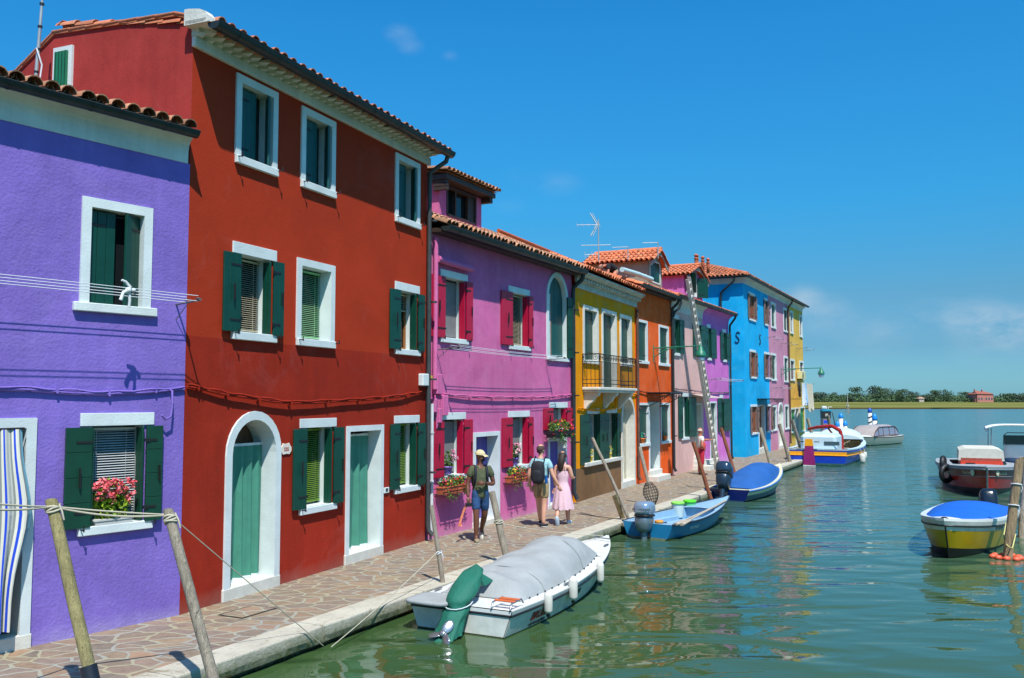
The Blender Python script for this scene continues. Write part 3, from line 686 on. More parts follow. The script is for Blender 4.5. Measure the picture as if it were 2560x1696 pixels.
yx0, yx1 = F.S(*P('Y2', 570, 1000)), F.S(*P('Y2', 698, 1000)); yz = F.xz(P('Y2', 635, 485))[1]
door(F, yx0 + .12, yx1 - .12, yz - .12, b=.12, rd=.3, step=.2, arch=True, fm=STONE, cur=(CREAM, .45, 2.15, 3), leafm=plain('stone_grey_door', srgb(176, 170, 150), .7, var=.25))
shell(F, 0, 6.2, 6.1, C_YEL, 6, gable=(3, 7.3), dado=(zs_ - .08, C_DADO))
m = MB(); m.box(.0, 6.24, -.05, -.001, 6.08, 6.25, ch=.005)
for i in range(24): m.box(.1 + i * .26, .22 + i * .26, -.2, -.05, 6.27, 6.38, ch=.02)
m.extr([(0, 6.25), (-.07, 6.25), (-.09, 6.38), (-.24, 6.40), (-.27, 6.44), (-.33, 6.47), (-.33, 6.52), (0, 6.52)], -.02, 6.26); m.build('cornice', plain('weathered_white_stone', srgb(184, 180, 164), .8, var=.22, vs=4), F.root)
m = MB(); tiles(m, -.05, 6.0, -.36, 6.56, math.radians(23), 3.0, sp=.19, r=.082, seed=25)
m.add([(0, 2.4, 7.72), (6.1, 2.4, 7.72), (6.1, 6.2, 6.5), (0, 6.2, 6.5)], [(0, 1, 2, 3)], 0, False, None, .4)
x = 0
while x < 6: m.tube([(x, 2.4, 7.76), (x + .4, 2.4, 7.74)], [.11, .095], 9, tint=R.random()); x += .37
m.build('roof', TILEN, F.root)
m = MB()
m.tube([(-3.4, .85, 7.20), (5.9, .62, 7.09)], .05, 8); m.build('roof_batten', plain('copper_orange_batten', srgb(176, 86, 44), .6, var=.2), F.root)
downpipe(F, [(6.12, -.08, 6.0), (6.12, -.08, .3), (6.13, -.16, .14)], .055, RUSTP, clips=(4.2, 2.6, 1.2))
cable('facade_cable', F, [(.1, -.03, 2.62), (2.0, -.05, 2.55), (3.6, -.05, 2.60), (3.7, -.04, 3.0), (6.1, -.04, 3.06)], 'ochre painted cable running across the yellow house below the balcony', C_YEL, .018)
# balcony: slab, consoles, iron railing
bx0, bz0 = F.xz(P('Y2', 376, 403), .55); bx1 = F.xz(P('Y2', 722, 402), .55)[0]; BO = .55
m = MB(); m.box(bx0, bx1, -BO, -.001, bz0 - .08, bz0, ch=.012); m.box(bx0 + .05, bx1 - .05, -BO + .05, -.002, bz0 - .15, bz0 - .081, ch=.012)
for xc in (bx0 + .25, (bx0 + bx1) / 2 + .1, bx1 - .25):
    prof = [(0, bz0 - .15), (-BO + .1, bz0 - .15), (-BO + .12, bz0 - .24), (-.32, bz0 - .30), (-.26, bz0 - .42), (-.16, bz0 - .48), (-.06, bz0 - .62), (0, bz0 - .66)]
    m.extr(prof, xc - .1, xc + .1)
BAL = m.build('balcony', STONE, F.root)
m = MB(); rh = F.xz(P('Y2', 376, 92), .55)[1] - bz0
def scroll(m, c, r, yv, ax):
    pts = []
    for i in range(20):
        t = i / 19 * 3.4 * PI; rr_ = r * (1 - i / 24); p = (rr_ * math.cos(t), rr_ * math.sin(t))
        pts.append((c[0] + p[0], yv, c[2] + p[1]) if ax == 'x' else (yv, c[1] + p[0], c[2] + p[1]))
    m.tube(pts, .008, 5)
def run(a0, a1, ax, fixed):
    n = max(3, round(abs(a1 - a0) / .115))
    for zz, r_ in ((bz0 + rh, .016), (bz0 + rh - .22, .010), (bz0 + .1, .012), (bz0 + .22, .008)):
        A_, B_ = ((a0, fixed, zz), (a1, fixed, zz)) if ax == 'x' else ((fixed, a0, zz), (fixed, a1, zz))
        m.tube([A_, B_], r_, 6)
    for i in range(n + 1):
        v = a0 + (a1 - a0) * i / n; p = (v, fixed) if ax == 'x' else (fixed, v)
        m.tube([(p[0], p[1], bz0), (p[0], p[1], bz0 + rh - (0 if i % n == 0 else .22))], .009 if i % n else .016, 5)
    k_ = max(1, int(abs(a1 - a0) / .24))
    for i in range(k_):
        v = a0 + (a1 - a0) * (i + .5) / k_; scroll(m, (v, v, bz0 + rh - .11), .095, fixed, ax)
run(bx0 + .03, bx1 - .03, 'x', -BO + .04); run(-BO + .04, -.01, 'y', bx0 + .03); run(-BO + .04, -.01, 'y', bx1 - .03)
m.build('railing', IRON, BAL)
# ---- orange house
F = Fo = Fac('orange_house', 'narrow orange house with worn paint, a stepped doorway and an iron porch bracket', (1593, 1211), 2400)
a = F.xz(P('Y1', 790, 1140)); d = F.xz(P('Y2', 815, 190)); window(F, a[0] + .09, d[0] - .09, d[1] + .1, a[1] - .1, 'full', b=.09, rd=.12, lm=GREEN2, closed=(.08, .0, 0, 0), catches=False, sillx=.16)
a = F.xz(P('Y1', 1015, 1200)); d = F.xz(P('Y2', 1012, 212)); window(F, a[0] + .09, d[0] - .09, d[1] + .1, a[1] - .1, 'full', b=.09, rd=.12, lm=GREEN2, closed=(.08, .0, 0, 0), catches=False, sillx=.16)
a = F.xz(P('Y2', 725, 530)); d = F.xz(P('Y2', 828, 948)); w1 = window(F, a[0] + .08, d[0] - .08, d[1] + .1, a[1] - .16, 'full', b=.08, rd=.14, lm=GREEN2, closed=(.09, 0, 0, 0), catches=False, sillx=.12)
a = F.xz(P('Y2', 935, 530)); d = F.xz(P('Y2', 1025, 922)); w2 = window(F, a[0] + .08, d[0] - .08, d[1] + .1, a[1] - .16, 'full', b=.08, rd=.14, lm=GREEN2, closed=(.09, 0, 0, 0), catches=False, sillx=.12)
ox0, ox1 = F.S(*P('Y2', 828, 900)), F.S(*P('Y2', 925, 900)); oz = F.xz(P('Y2', 830, 540))[1]
door(F, ox0 + .09, ox1 - .09, oz - .1, b=.09, rd=.32, step=.36, steps=2, stepx=.1, stepy=.3, fm=WHITE, leafm=plain('faded_cream_door', srgb(176, 168, 146), .7, var=.2))
shell(F, 0, 4.3, 6.75, C_OR, 6, gable=(3, 7.8))
m = MB(); m.box(0, 4.3, -.22, .1, 6.70, 6.80); m.build('eaves_boards', WOODB, F.root)
roof(F, -.15, 4.3, 6.84, 6, math.radians(18), .30, TILEN, 35)
gutter(F, -.3, 4.22, -.36, 6.84, .09)
downpipe(F, [(4.2, -.36, 6.78), (4.2, -.3, 6.6), (4.19, -.1, 6.42), (4.19, -.09, 6.2), (4.19, -.09, .3), (4.2, -.16, .14)], .055, GUTTER, clips=(5, 3.2, 1.5))
cable('facade_cable', F, [(.05, -.03, 3.18), (1.6, -.05, 3.10), (3.0, -.05, 3.13), (4.2, -.03, 3.16)], 'rust coloured cable running across the orange house above its ground floor', plain('rust_cable', srgb(150, 66, 34), .8), .016)
cx0, cz0 = F.xz(P('Y2', 818, 462), .45); cx1 = F.xz(P('Y2', 1040, 465), .45)[0]
def porch_bracket(F, x0, x1, z, out=.8, name='porch_bracket', top=True):
    m = MB()
    if top: m.box(x0, x1, -out, -.01, z, z + .03)
    for x in (x0 + .04, x1 - .04):
        m.tube([(x, 0, z - .02), (x, -out, z - .02)], .014, 6)
        scroll(m, (x, -out * .30, z - .22), .17, x, 'y'); scroll(m, (x, -out * .66, z - .16), .11, x, 'y')
        m.tube([(x, -.01, z - .5), (x, -out * .25, z - .4), (x, -out * .6, z - .28), (x, -out, z - .04)], .014, 6)
    m.tube([(x0, -out, z - .01), (x1, -out, z - .01)], .02, 6)
    n = int((x1 - x0) / .3)
    for i in range(n): scroll(m, (x0 + (i + .5) * (x1 - x0) / n, 0, z - .12), .1, -out, 'x')
    return m.build(name, IRON, F.root)
porch_bracket(F, ox0 - .25, ox1 + .2, F.xz(P('Y2', 900, 460), .2)[1], .85)
def edge(c, px, py, F, d=0.0): return F.xz(P(c, px, py), d)
ga = F.xz(P('Y1', 905, 600), -1.0); gb = F.xz(P('Y1', 1050, 600), -1.0)
zt_ = F.xz(P('Y1', 905, 530), -1.0)[1]; zr_ = F.xz(P('Y1', 985, 455), -1.0)[1]
dormer(F, ga[0], gb[0], 1.0, F.xz(P('Y1', 970, 780), -1.0)[1], zt_, zr_, 2.6, C_GREY, TILEN, shut='closed', seed=51)
# ---- pale pink house and violet house, one roof line
F = Fv = Fac('pale_pink_house', 'pale pink house behind the tall ladder, with green shutters and a cream doorway', (1682, 1188), 2470)
XB = 4.38
a = F.xz(P('B1', 200, 815)); d = F.xz(P('B1', 275, 1330)); x0, x1 = F.S(*P('B1', 215, 1080)), F.S(*P('B1', 262, 1080))
window(F, x0, x1 + .12, d[1] + .12, a[1] - .14, 'head', hh=.16, hx=.06, leaves=(.25, F.S(*P('B1', 318, 1080)) - x1 - .12), lm=GREEN, rd=.2, catches=False, sash=WHITE)
x0, x1 = F.S(*P('B1', 490, 1150)), F.S(*P('B1', 515, 1150)); d = F.xz(P('B1', 500, 1362))
window(F, x0, x1 + .22, d[1] + .12, F.xz(P('B1', 520, 915))[1] - .1, 'head', hh=.14, hx=.06, leaves=(.5, F.S(*P('B1', 580, 1150)) - x1 - .22), lm=GREEN, rd=.2, catches=False, sash=WHITE)
x0, x1 = F.S(*P('B2', 312, 700)), F.S(*P('B2', 385, 700)); d = F.xz(P('B2', 425, 975))
window(F, x0, x1, d[1] + .12, F.xz(P('B2', 300, 450))[1], 'head', hh=.15, hx=.1, leaves=(x0 - F.S(*P('B2', 268, 700)), F.S(*P('B2', 460, 700)) - x1), lm=GREEN, rd=.2, catches=False, sash=WHITE)
vx0 = F.S(*P('B2', 465, 800)); vz = F.xz(P('B2', 470, 515))[1]
door(F, vx0 + .1, min(XB - .12, vx0 + 1.05), vz - .14, b=.09, rd=.25, step=.55, steps=3, stepx=.12, stepy=.3, fm=C_WHITE, leafm=plain('cream_door', srgb(212, 200, 160), .7))
shell(F, 0, XB, 6.38, C_PALE, 6, gable=(3, 7.6))
m = MB(); m.extr([(0.001, 6.36), (-.012, 6.36), (-.02, 6.55), (-.06, 6.68), (-.15, 6.78), (-.26, 6.82), (-.26, 6.86), (.001, 6.86)], 0, XB, sm=False); m.build('eaves_cove', C_WHITE, F.root)
roof(F, -.1, XB, 6.92, 6, math.radians(18), .30, TILEN, 45)
gutter(F, -.1, XB - .005, -.37, 6.92, .085)
downpipe(F, [(.12, -.37, 6.86), (.12, -.37, 6.62), (.05, -.3, 6.4), (-.02, -.16, 6.28), (-.06, -.12, 6.1)], .05, GUTTER)
m = MB(); m.add([(vx0 - .25, -.01, 3.1), (vx0 + 1.7, -.01, 3.1), (vx0 + 1.7, -.75, 2.95), (vx0 - .25, -.75, 2.95), (vx0 - .25, -.01, 3.12), (vx0 + 1.7, -.01, 3.12), (vx0 + 1.7, -.75, 2.97), (vx0 - .25, -.75, 2.97)], [(0, 1, 2, 3), (4, 5, 6, 7), (0, 3, 7, 4), (1, 2, 6, 5), (2, 3, 7, 6)])
m.build('porch_canopy', plain('canopy_sheet', srgb(190, 176, 168), .5), F.root)
wA = F.world(XB, 0, 0); A3 = (wA.x, wA.y, QZ)
F = Fv2 = Fac('violet_house', 'violet pink house with green shutters, last before the blue house', A3, 2470)
WV = 4.42
for (hL, sR, yl, yr, ll, rr2, ym) in (((585, 922), (700, 1390), 625, 658, 583, 712, 1150), ((785, 985), (885, 1410), 815, 848, 783, 893, 1200)):
    a = F.xz(P('B1', *hL)); d = F.xz(P('B1', *sR)); x0, x1 = F.S(*P('B1', yl, ym)), F.S(*P('B1', yr, ym))
    window(F, x0, x1, d[1] + .12, a[1] - .16, 'head', hh=.16, hx=.08, leaves=(x0 - F.S(*P('B1', ll, ym)), F.S(*P('B1', rr2, ym)) - x1), lm=GREEN, rd=.2, catches=False, sash=WHITE)
x0, x1 = F.S(*P('B2', 785, 650)), F.S(*P('B2', 812, 650))
window(F, x0, x1, F.xz(P('B2', 862, 900))[1] + .12, F.xz(P('B2', 755, 430))[1] - .15, 'head', hh=.15, hx=.08, leaves=(x0 - F.S(*P('B2', 752, 650)), F.S(*P('B2', 885, 650)) - x1), lm=GREEN, rd=.2, catches=False, sash=WHITE)
x1 = F.S(*P('B2', 735, 800)); door(F, max(.15, x1 - .95), x1, F.xz(P('B2', 700, 530))[1], b=.07, rd=.12, step=.3, steps=2, stepx=.1, stepy=.3, leafm=GREEN)
shell(F, 0, WV, 6.38, C_VIO, 6, gable=(3, 7.6))
m = MB(); m.extr([(0.001, 6.36), (-.012, 6.36), (-.02, 6.55), (-.06, 6.68), (-.15, 6.78), (-.26, 6.82), (-.26, 6.86), (.001, 6.86)], 0.002, WV, sm=False); m.build('eaves_cove', C_VIO, F.root)
roof(F, 0, WV + .12, 6.92, 6, math.radians(18), .30, TILEN, 46)
gutter(F, .005, WV + .15, -.37, 6.92, .085)
downpipe(F, [(WV + .05, -.37, 6.86), (WV + .06, -.3, 6.7), (WV + .0, -.1, 6.42), (WV - .06, -.09, 6.3), (WV - .06, -.09, .3), (WV - .05, -.15, .12)], .05, GUTTER)
da = F.xz(P('B1', 345, 450), -.9); db = F.xz(P('B1', 570, 450), -.9)
dx = Fv.xz(P('B1', 345, 450), -.9)[0] - XB
dormer(F, dx, dx + (db[0] - da[0]), .9, F.xz(P('B1', 450, 600), -.9)[1], F.xz(P('B1', 400, 345), -.9)[1], F.xz(P('B1', 480, 245), -.9)[1] , 2.6, C_VIO, TILEN, shut='open', seed=61)
cable('facade_cable', Fv, [(.05, -.03, 3.3), (2.4, -.05, 3.25), (4.0, -.05, 3.2), (6.4, -.04, 3.18), (8.7, -.03, 3.22)], 'grey cable running from the pale pink house across the violet house', plain('grey_cable', srgb(130, 110, 120), .8), .016)
# ---- blue, dusty pink and sand yellow houses, three storeys
def tall_roof(F, x0, x1, hip, seed, nm='roof'):
    m = MB(); pitch = math.radians(19.5); ry = 3.0; L = (ry + .3) / math.cos(pitch); ze = 9.12
    if hip:
        # front slope cut on the hip line: stepped strips of tiles
        n = 14
        tiles(m, x0 + 2.9, x1, -.3, ze, pitch, L, seed=seed)
        st = 15
        for i in range(st):
            xa, xb = x0 - .3 + i * 3.2 / st, x0 - .3 + (i + 1) * 3.2 / st
            tiles(m, xa, xb - .001, -.3, ze, pitch, L * (i + .6) / st, seed=seed + i, sp=.21)
        A = Matrix(((0, 1, 0, x0), (1, 0, 0, 0), (0, 0, 1, 0), (0, 0, 0, 1)))
        for i in range(st):
            ya, yb = -.3 + i * 3.2 / st, -.3 + (i + 1) * 3.2 / st
            tiles(m, ya, yb - .001, -.3, ze, pitch, L * (i + .6) / st, seed=seed + 40 + i, sp=.21, M=A)
            tiles(m, 6.3 - yb + .0, 6.3 - ya - .001, -.3, ze, pitch, L * (i + .6) / st, seed=seed + 80 + i, sp=.21, M=A)
        zr = ze + L * math.sin(pitch)
        for k_ in range(10):
            a_, b_ = k_ / 10, (k_ + 1.1) / 10
            p = lambda t: (x0 - .3 + 3.3 * t, -.3 + 3.3 * t, ze + (zr - ze) * t + .1)
            m.tube([p(a_), p(b_)], [.11, .09], 8, tint=R.random())
    else:
        tiles(m, x0, x1, -.3, ze, pitch, L, seed=seed); zr = ze + L * math.sin(pitch)
    xs = x0 + 3 if hip else x0
    m.add([(xs, ry, zr), (x1, ry, zr), (x1, 6.3, ze), (xs - (3.3 if hip else 0), 6.3, ze)], [(0, 1, 2, 3)], 0, False, None, .4)
    m.tube([(xs, ry, zr + .05), (x1, ry, zr + .05)], .1, 8, tint=.5)
    m.build(nm, TILE, F.root); return ry, zr
def cove9(F, x0, x1, y0=0): 
    m = MB(); m.extr([(0.001, 8.80), (-.012, 8.80), (-.02, 8.92), (-.06, 9.0), (-.15, 9.06), (-.22, 9.08), (-.22, 9.1), (.001, 9.1)], x0, x1); m.build('eaves_cove', C_WHITE, F.root)
F = Fb = Fac('blue_house', 'bright sky blue three storey house on the corner with brown shutters and iron wall ties', (1864.5, 1144), 2450)
DKWOOD = plain('tan_inner_shutter', srgb(132, 68, 30), .6)
def quick(F, c, TL, BR, cb=None, b=.1, lm=None, mode='closed', lw=.3, opx=None, rd=.15, sillx=None):
    a = F.xz(P(c, *TL)); d = F.xz(P(cb or c, *BR))
    if mode == 'closed': return window(F, a[0] + b, d[0] - b, d[1] + .1, a[1] - b, 'full', b=b, sh=.1, rd=rd, lm=lm, closed=(rd - .05, 0, 0, 0), catches=False)
    x0, x1 = a[0] + lw, d[0] - lw
    return window(F, x0, x1, d[1] + .1, a[1] - .12, 'head', hh=.12, hx=.08, sh=.1, leaves=(lw, lw), lm=lm, rd=rd, catches=False, closed=(rd - .03, 0, 0, 0) if mode == 'both' else None, lmc=DKWOOD if mode == 'both' else None)
for (c, TL, BR, cb) in (('B1', (1118, 528), (1222, 915), 'B1'), ('B1', (1312, 606), (1372, 965), 'B1'), ('B1', (1138, 1240), (1232, 235), 'B2'), ('B1', (1316, 1270), (1408, 243), 'B2'), ('B2', (1148, 548), (1250, 908), 'B2'), ('B2', (1342, 545), (1422, 882), 'B2')):
    w_ = quick(F, c, TL, BR, cb, lm=BROWNG, mode='both', lw=.24)
bx0_, bx1_ = F.S(*P('B2', 1256, 800)), F.S(*P('B2', 1335, 800))
door(F, bx0_ + .08, bx1_ - .08, F.xz(P('B2', 1260, 545))[1] - .1, b=.08, rd=.2, step=.3, steps=1, leafm=DKWOOD)
porch_bracket(F, bx0_ - .3, bx1_ + .6, F.xz(P('B2', 1290, 480), .2)[1], .9)
shell(F, 0, 6.13, 8.82, C_BLUE, 6)
cove9(F, -.0, 6.13)
m = MB(); A = Matrix(((0, 1, 0, 0), (1, 0, 0, 0), (0, 0, 1, 0), (0, 0, 0, 1)))
m.extr([(0.0, 8.80), (-.012, 8.80), (-.02, 8.92), (-.06, 9.0), (-.15, 9.06), (-.22, 9.08), (-.22, 9.1), (.0, 9.1)], -.2, 6, M=A); m.build('eaves_cove', C_WHITE, F.root)
ry_, zr_b = tall_roof(F, 0, 6.13, True, 71)
m = MB(); G = MB()
gutter(F, -.35, 6.3, -.36, 9.12, .08)
k = 8; r_ = .08
rows = [[(-.36 - r_ * math.cos(PI * j / k), yy, 9.12 - r_ * math.sin(PI * j / k)) for j in range(k + 1)] for yy in (-.35, 6)]
G.grid(rows); G.tube([(-.36 - r_, -.35, 9.125), (-.36 - r_, 6, 9.125)], .012, 6); G.build('gutter', GUTTER, F.root)
pz = lambda x, y: Fb.side(P('B1', x, y))
downpipe(F, [(-.36, .35, 9.05), (-.36, .4, 8.85), (-.2, .9, 8.5), (-.09, 1.1, 8.35), (-.08, 1.12, 8.1), (-.08, 1.1, .2)], .055, GUTTER)
def wall_tie(F, pos, ax, h=.95):
    m = MB(); pts = []
    for i in range(25):
        t = i / 24; a_ = -2.6 + t * 5.2
        zz = (t - .5) * h; xx = .16 * math.sin(t * 2 * PI) * (1 if t < .5 else 1)
        pts.append((xx, zz))
    pts = [(.20, .36), (.17, .44), (.06, .48), (-.06, .44), (-.14, .32), (-.13, .18), (-.04, .06), (.05, -.04), (.12, -.18), (.13, -.32), (.04, -.46), (-.10, -.48), (-.2, -.42), (-.22, -.34)]
    pts = [(p[0] * h, p[1] * h) for p in pts]; P3_ = [(pos[0] + p[0] * 1.0, -.03, pos[2] + p[1]) if ax == 'x' else (-.03, pos[1] - p[0], pos[2] + p[1]) for p in pts]
    m.tube(P3_, .022, 6); return m.build('wall_tie', IRON, F.root)
sy, sz = Fb.side(P('B1', 1005, 1095)); wall_tie(F, (0, max(.3, sy), sz), 'y', .56)
fx, fz = F.xz(P('B1', 1268, 1125)); wall_tie(F, (fx, 0, fz), 'x', .56)
for (px, py) in ((1408, 500), (1473, 520), (1527, 540)):     # chimneys: px read in crop Y1
    d = ray(*P('Y1', px, 590)); o = F.A - F.n * (2.2 if px == 1408 else 1.6)
    t = (o - CAMP).dot(F.n) / d.dot(F.n); w = CAMP + d * t - F.A; xx = w.dot(F.a); y_ = 2.2 if px == 1408 else 1.6
    zt2 = F.xz(P('Y1', px, py - 12), -y_)[1]
    m = MB(); zb = 9.2 + y_ * .33
    for dx_ in ((-.1, .1) if px == 1408 else (0,)):
        m.lathe([(.08, -.4), (.08, .0), (.08, zt2 - zb - .22), (.10, zt2 - zb - .20), (.10, zt2 - zb - .15), (.065, zt2 - zb - .14), (.065, zt2 - zb - .07), (.12, zt2 - zb - .05), (.02, zt2 - zb + .06)], 12, (xx + dx_, y_, zb))
    m.build('chimney', plain('terracotta', srgb(190, 96, 62), .8, var=.2), F.root)
wB = F.world(6.13, 0, 0)
F = Fm = Fac('dusty_pink_house', 'dusty pink three storey house with dark green closed shutters and an arched doorway', (wB.x, wB.y, QZ), 2450)
for (c, TL, BR, cb) in (('B1', (1402, 655), (1466, 1000), 'B1'), ('B1', (1555, 725), (1612, 1045), 'B1'), ('B1', (1408, 1285), (1474, 262), 'B2'), ('B1', (1562, 1322), (1622, 280), 'B2'), ('B2', (1424, 553), (1482, 868), 'B2'), ('B2', (1572, 548), (1630, 850), 'B2')):
    quick(F, c, TL, BR, cb, lm=GREEN2, b=.13)
mx0, mx1 = F.S(*P('B2', 1500, 900)), F.S(*P('B2', 1562, 900))
door(F, mx0 + .14, mx1 - .14, F.xz(P('B2', 1530, 515))[1] - .14, b=.14, rd=.2, step=.2, arch=True, leafm=plain('cream_door', srgb(212, 200, 160), .7))
shell(F, 0, 5.8, 8.82, C_MAUVE, 6); cove9(F, 0, 5.8); tall_roof(F, 0, 5.8, False, 75)
gutter(F, .2, 5.75, -.36, 9.16, .08)
downpipe(F, [(5.7, -.36, 9.1), (5.68, -.3, 8.9), (5.6, -.1, 8.6), (5.6, -.09, 8.4), (5.6, -.09, .2)], .055, RUSTP)
wC = F.world(5.8, 0, 0)
F = Fs = Fac('sand_yellow_house', 'sand yellow three storey house at the far end of the row with washing hung outside', (wC.x, wC.y, QZ), 2450)
for (c, TL, BR, cb, lm_) in (('B1', (1636, 762), (1680, 1062), 'B1', BROWNG), ('B1', (1752, 815), (1792, 1105), 'B1', BROWNG), ('B1', (1640, 1358), (1700, 262), 'B2', BROWNG), ('B1', (1755, 1380), (1808, 250), 'B2', BROWNG)):
    quick(F, c, TL, BR, cb, lm=lm_, b=.12)
for (c, TL, BR) in (('B2', (1648, 590), (1712, 890)), ('B2', (1758, 575), (1828, 880))):
    quick(F, c, TL, BR, lm=LEAFG, b=.1)
sx0, sx1 = F.S(*P('B2', 1712, 900)), F.S(*P('B2', 1752, 900)); door(F, sx0 + .1, sx1 - .05, 2.3, b=.1, rd=.15, step=.2, leafm=WOODB)
shell(F, 0, 5.4, 8.82, C_SAND, 6, gable=(3, 9.9)); cove9(F, 0, 5.4); tall_roof(F, 0, 5.6, False, 78)
gutter(F, .0, 5.65, -.36, 9.18, .08)
# ------------------------------------------------------------------ quay, paving, water, sky, light
QD = Vector((.4539, .8910, 0)); QN = Vector((.8910, -.4539, 0)); Q0 = Vector((-3.25, 10.1, 0))     # outer edge of the kerb
def qp(t, off=0.0, z=0.0): v = Q0 + QD * t - QN * off; return (v.x, v.y, z)
def pave_mat():
    m, nt, b = nmat('crazy_paving')
    g = N(nt, 'ShaderNodeNewGeometry').outputs['Position']
    nz = N(nt, 'ShaderNodeTexNoise', Scale=1.6, Detail=3); nt.links.new(g, nz.inputs['Vector'])
    vm = N(nt, 'ShaderNodeVectorMath', operation='MULTIPLY_ADD'); nt.links.new(nz.outputs['Color'], vm.inputs[0]); vm.inputs[1].default_value = (.34, .34, 0); nt.links.new(g, vm.inputs[2])
    mp = N(nt, 'ShaderNodeMapping'); nt.links.new(vm.outputs[0], mp.inputs[0]); mp.inputs['Rotation'].default_value = (0, 0, -1.1); mp.inputs['Scale'].default_value = (1.0, 1.45, 0)
    ve = N(nt, 'ShaderNodeTexVoronoi', feature='DISTANCE_TO_EDGE', Scale=2.9); ve.voronoi_dimensions = '2D'
    vc = N(nt, 'ShaderNodeTexVoronoi', feature='F1', Scale=2.9); vc.voronoi_dimensions = '2D'
    for v_ in (ve, vc): nt.links.new(mp.outputs[0], v_.inputs['Vector']); v_.inputs['Randomness'].default_value = .95
    cr = N(nt, 'ShaderNodeValToRGB'); e = cr.color_ramp.elements
    e[0].color = srgb(100, 92, 80); e[1].color = srgb(158, 124, 94)
    for p_, c_ in ((.25, srgb(150, 128, 98)), (.45, srgb(112, 102, 92)), (.62, srgb(138, 112, 84)), (.8, srgb(122, 108, 100))): k = e.new(p_); k.color = c_
    e[0].position = 0; e[-1].position = 1
    sp = N(nt, 'ShaderNodeSeparateColor'); nt.links.new(vc.outputs['Color'], sp.inputs[0]); nt.links.new(sp.outputs[0], cr.inputs[0])
    col = mixc(nt, .35, cr.outputs[0], mixc(nt, ramp(nt, noi(nt, 9, 6, .7, g), .3, .7), srgb(84, 72, 64), srgb(168, 146, 124)))
    mort = mixc(nt, ramp(nt, noi(nt, 1.1, 4, .6, g), .38, .62), srgb(154, 146, 118), srgb(146, 146, 138))
    jf = N(nt, 'ShaderNodeMath', operation='MULTIPLY_ADD'); nt.links.new(noi(nt, 7, 3, .5, g), jf.inputs[0]); jf.inputs[1].default_value = -.06; nt.links.new(ve.outputs['Distance'], jf.inputs[2])
    edge_ = ramp(nt, jf.outputs[0], .030, .056)
    nt.links.new(mixc(nt, edge_, mort, col), b.inputs['Base Color'])
    b.inputs['Roughness'].default_value = .75
    bump(nt, b, noi(nt, 30, 3, .6, g), .003, prev=bump(nt, b, edge_, .006))
    return m
def kerb_mat():
    m, nt, b = nmat('istrian_kerb')
    g = N(nt, 'ShaderNodeNewGeometry').outputs['Position']
    col = mixc(nt, ramp(nt, noi(nt, 2.5, 7, .7, g), .35, .7), srgb(196, 190, 172), srgb(168, 162, 146))
    col = mixc(nt, ramp(nt, noi(nt, 7, 9, .75, g), .56, .68), col, srgb(128, 122, 104)); col = mixc(nt, ramp(nt, noi(nt, .9, 8, .7, g, 1.5), .60, .66), col, srgb(148, 138, 114))
    sp = N(nt, 'ShaderNodeSeparateXYZ'); nt.links.new(g, sp.inputs[0])
    lo = N(nt, 'ShaderNodeMath', operation='MULTIPLY_ADD'); nt.links.new(noi(nt, 5, 7, .75, g), lo.inputs[0]); lo.inputs[1].default_value = .32; nt.links.new(sp.outputs['Z'], lo.inputs[2])
    col = mixc(nt, ramp(nt, lo.outputs[0], .30, .43), mixc(nt, ramp(nt, noi(nt, 9, 6, .7, g), .4, .6), srgb(96, 104, 62), srgb(142, 140, 118)), col)
    col = mixc(nt, ramp(nt, lo.outputs[0], .17, .24), mixc(nt, ramp(nt, noi(nt, 3, 5, .7, g), .5, .62), srgb(44, 46, 26), srgb(120, 66, 26)), col)
    nt.links.new(col, b.inputs['Base Color']); b.inputs['Roughness'].default_value = .8
    bump(nt, b, noi(nt, 14, 8, .75, g), .02); return m
PAVE, KERB = pave_mat(), kerb_mat()
m = MB(); KW = .42
T0, T1 = -14, 50
m.add([qp(T0, KW + .02, QZ), qp(T1, KW + .02, QZ), qp(T1, 9, QZ), qp(T0, 9, QZ)], [(0, 1, 2, 3)])
m.add([qp(T1, KW, QZ), qp(T1, 9, QZ), qp(T1, 9, -.5), qp(T1, KW, -.5)], [(0, 1, 2, 3)])
tag(m.build('pavement', PAVE), kind='structure')
m = MB(); t = T0; rr = random.Random(4)
while t < T1:                                             # kerb stones, each with worn edges
    L = rr.uniform(1.6, 2.6); n = 14; rows = []
    for i in range(n + 1):
        tt = t + .009 + (L - .018) * i / n; wv = .012 * noise.noise(Vector((tt * 2.3, 1, 2))) + (.006 if i in (0, n) else 0)
        e0 = .02 * noise.noise(Vector((tt * 3.1, 5, 1))); h = QZ + .012 + .004 * noise.noise(Vector((tt, 9, 3)))
        prof = [(KW, QZ - .05), (KW, h - .003), (KW - .01, h), (.02 + wv, h), (.006 + wv, h - .006), (wv, h - .022), (wv + e0 * .5, .15), (.02 + e0, .07), (.07 + e0, .05), (.10, .0), (.10, -.5)]
        rows.append([qp(tt, p[0], p[1]) for p in prof])
    m.grid(rows, 0, False); m.add(rows[0], [list(range(len(rows[0])))]); m.add(rows[-1], [list(range(len(rows[0])))]); t += L
tag(m.build('quay_kerb', KERB), kind='structure')
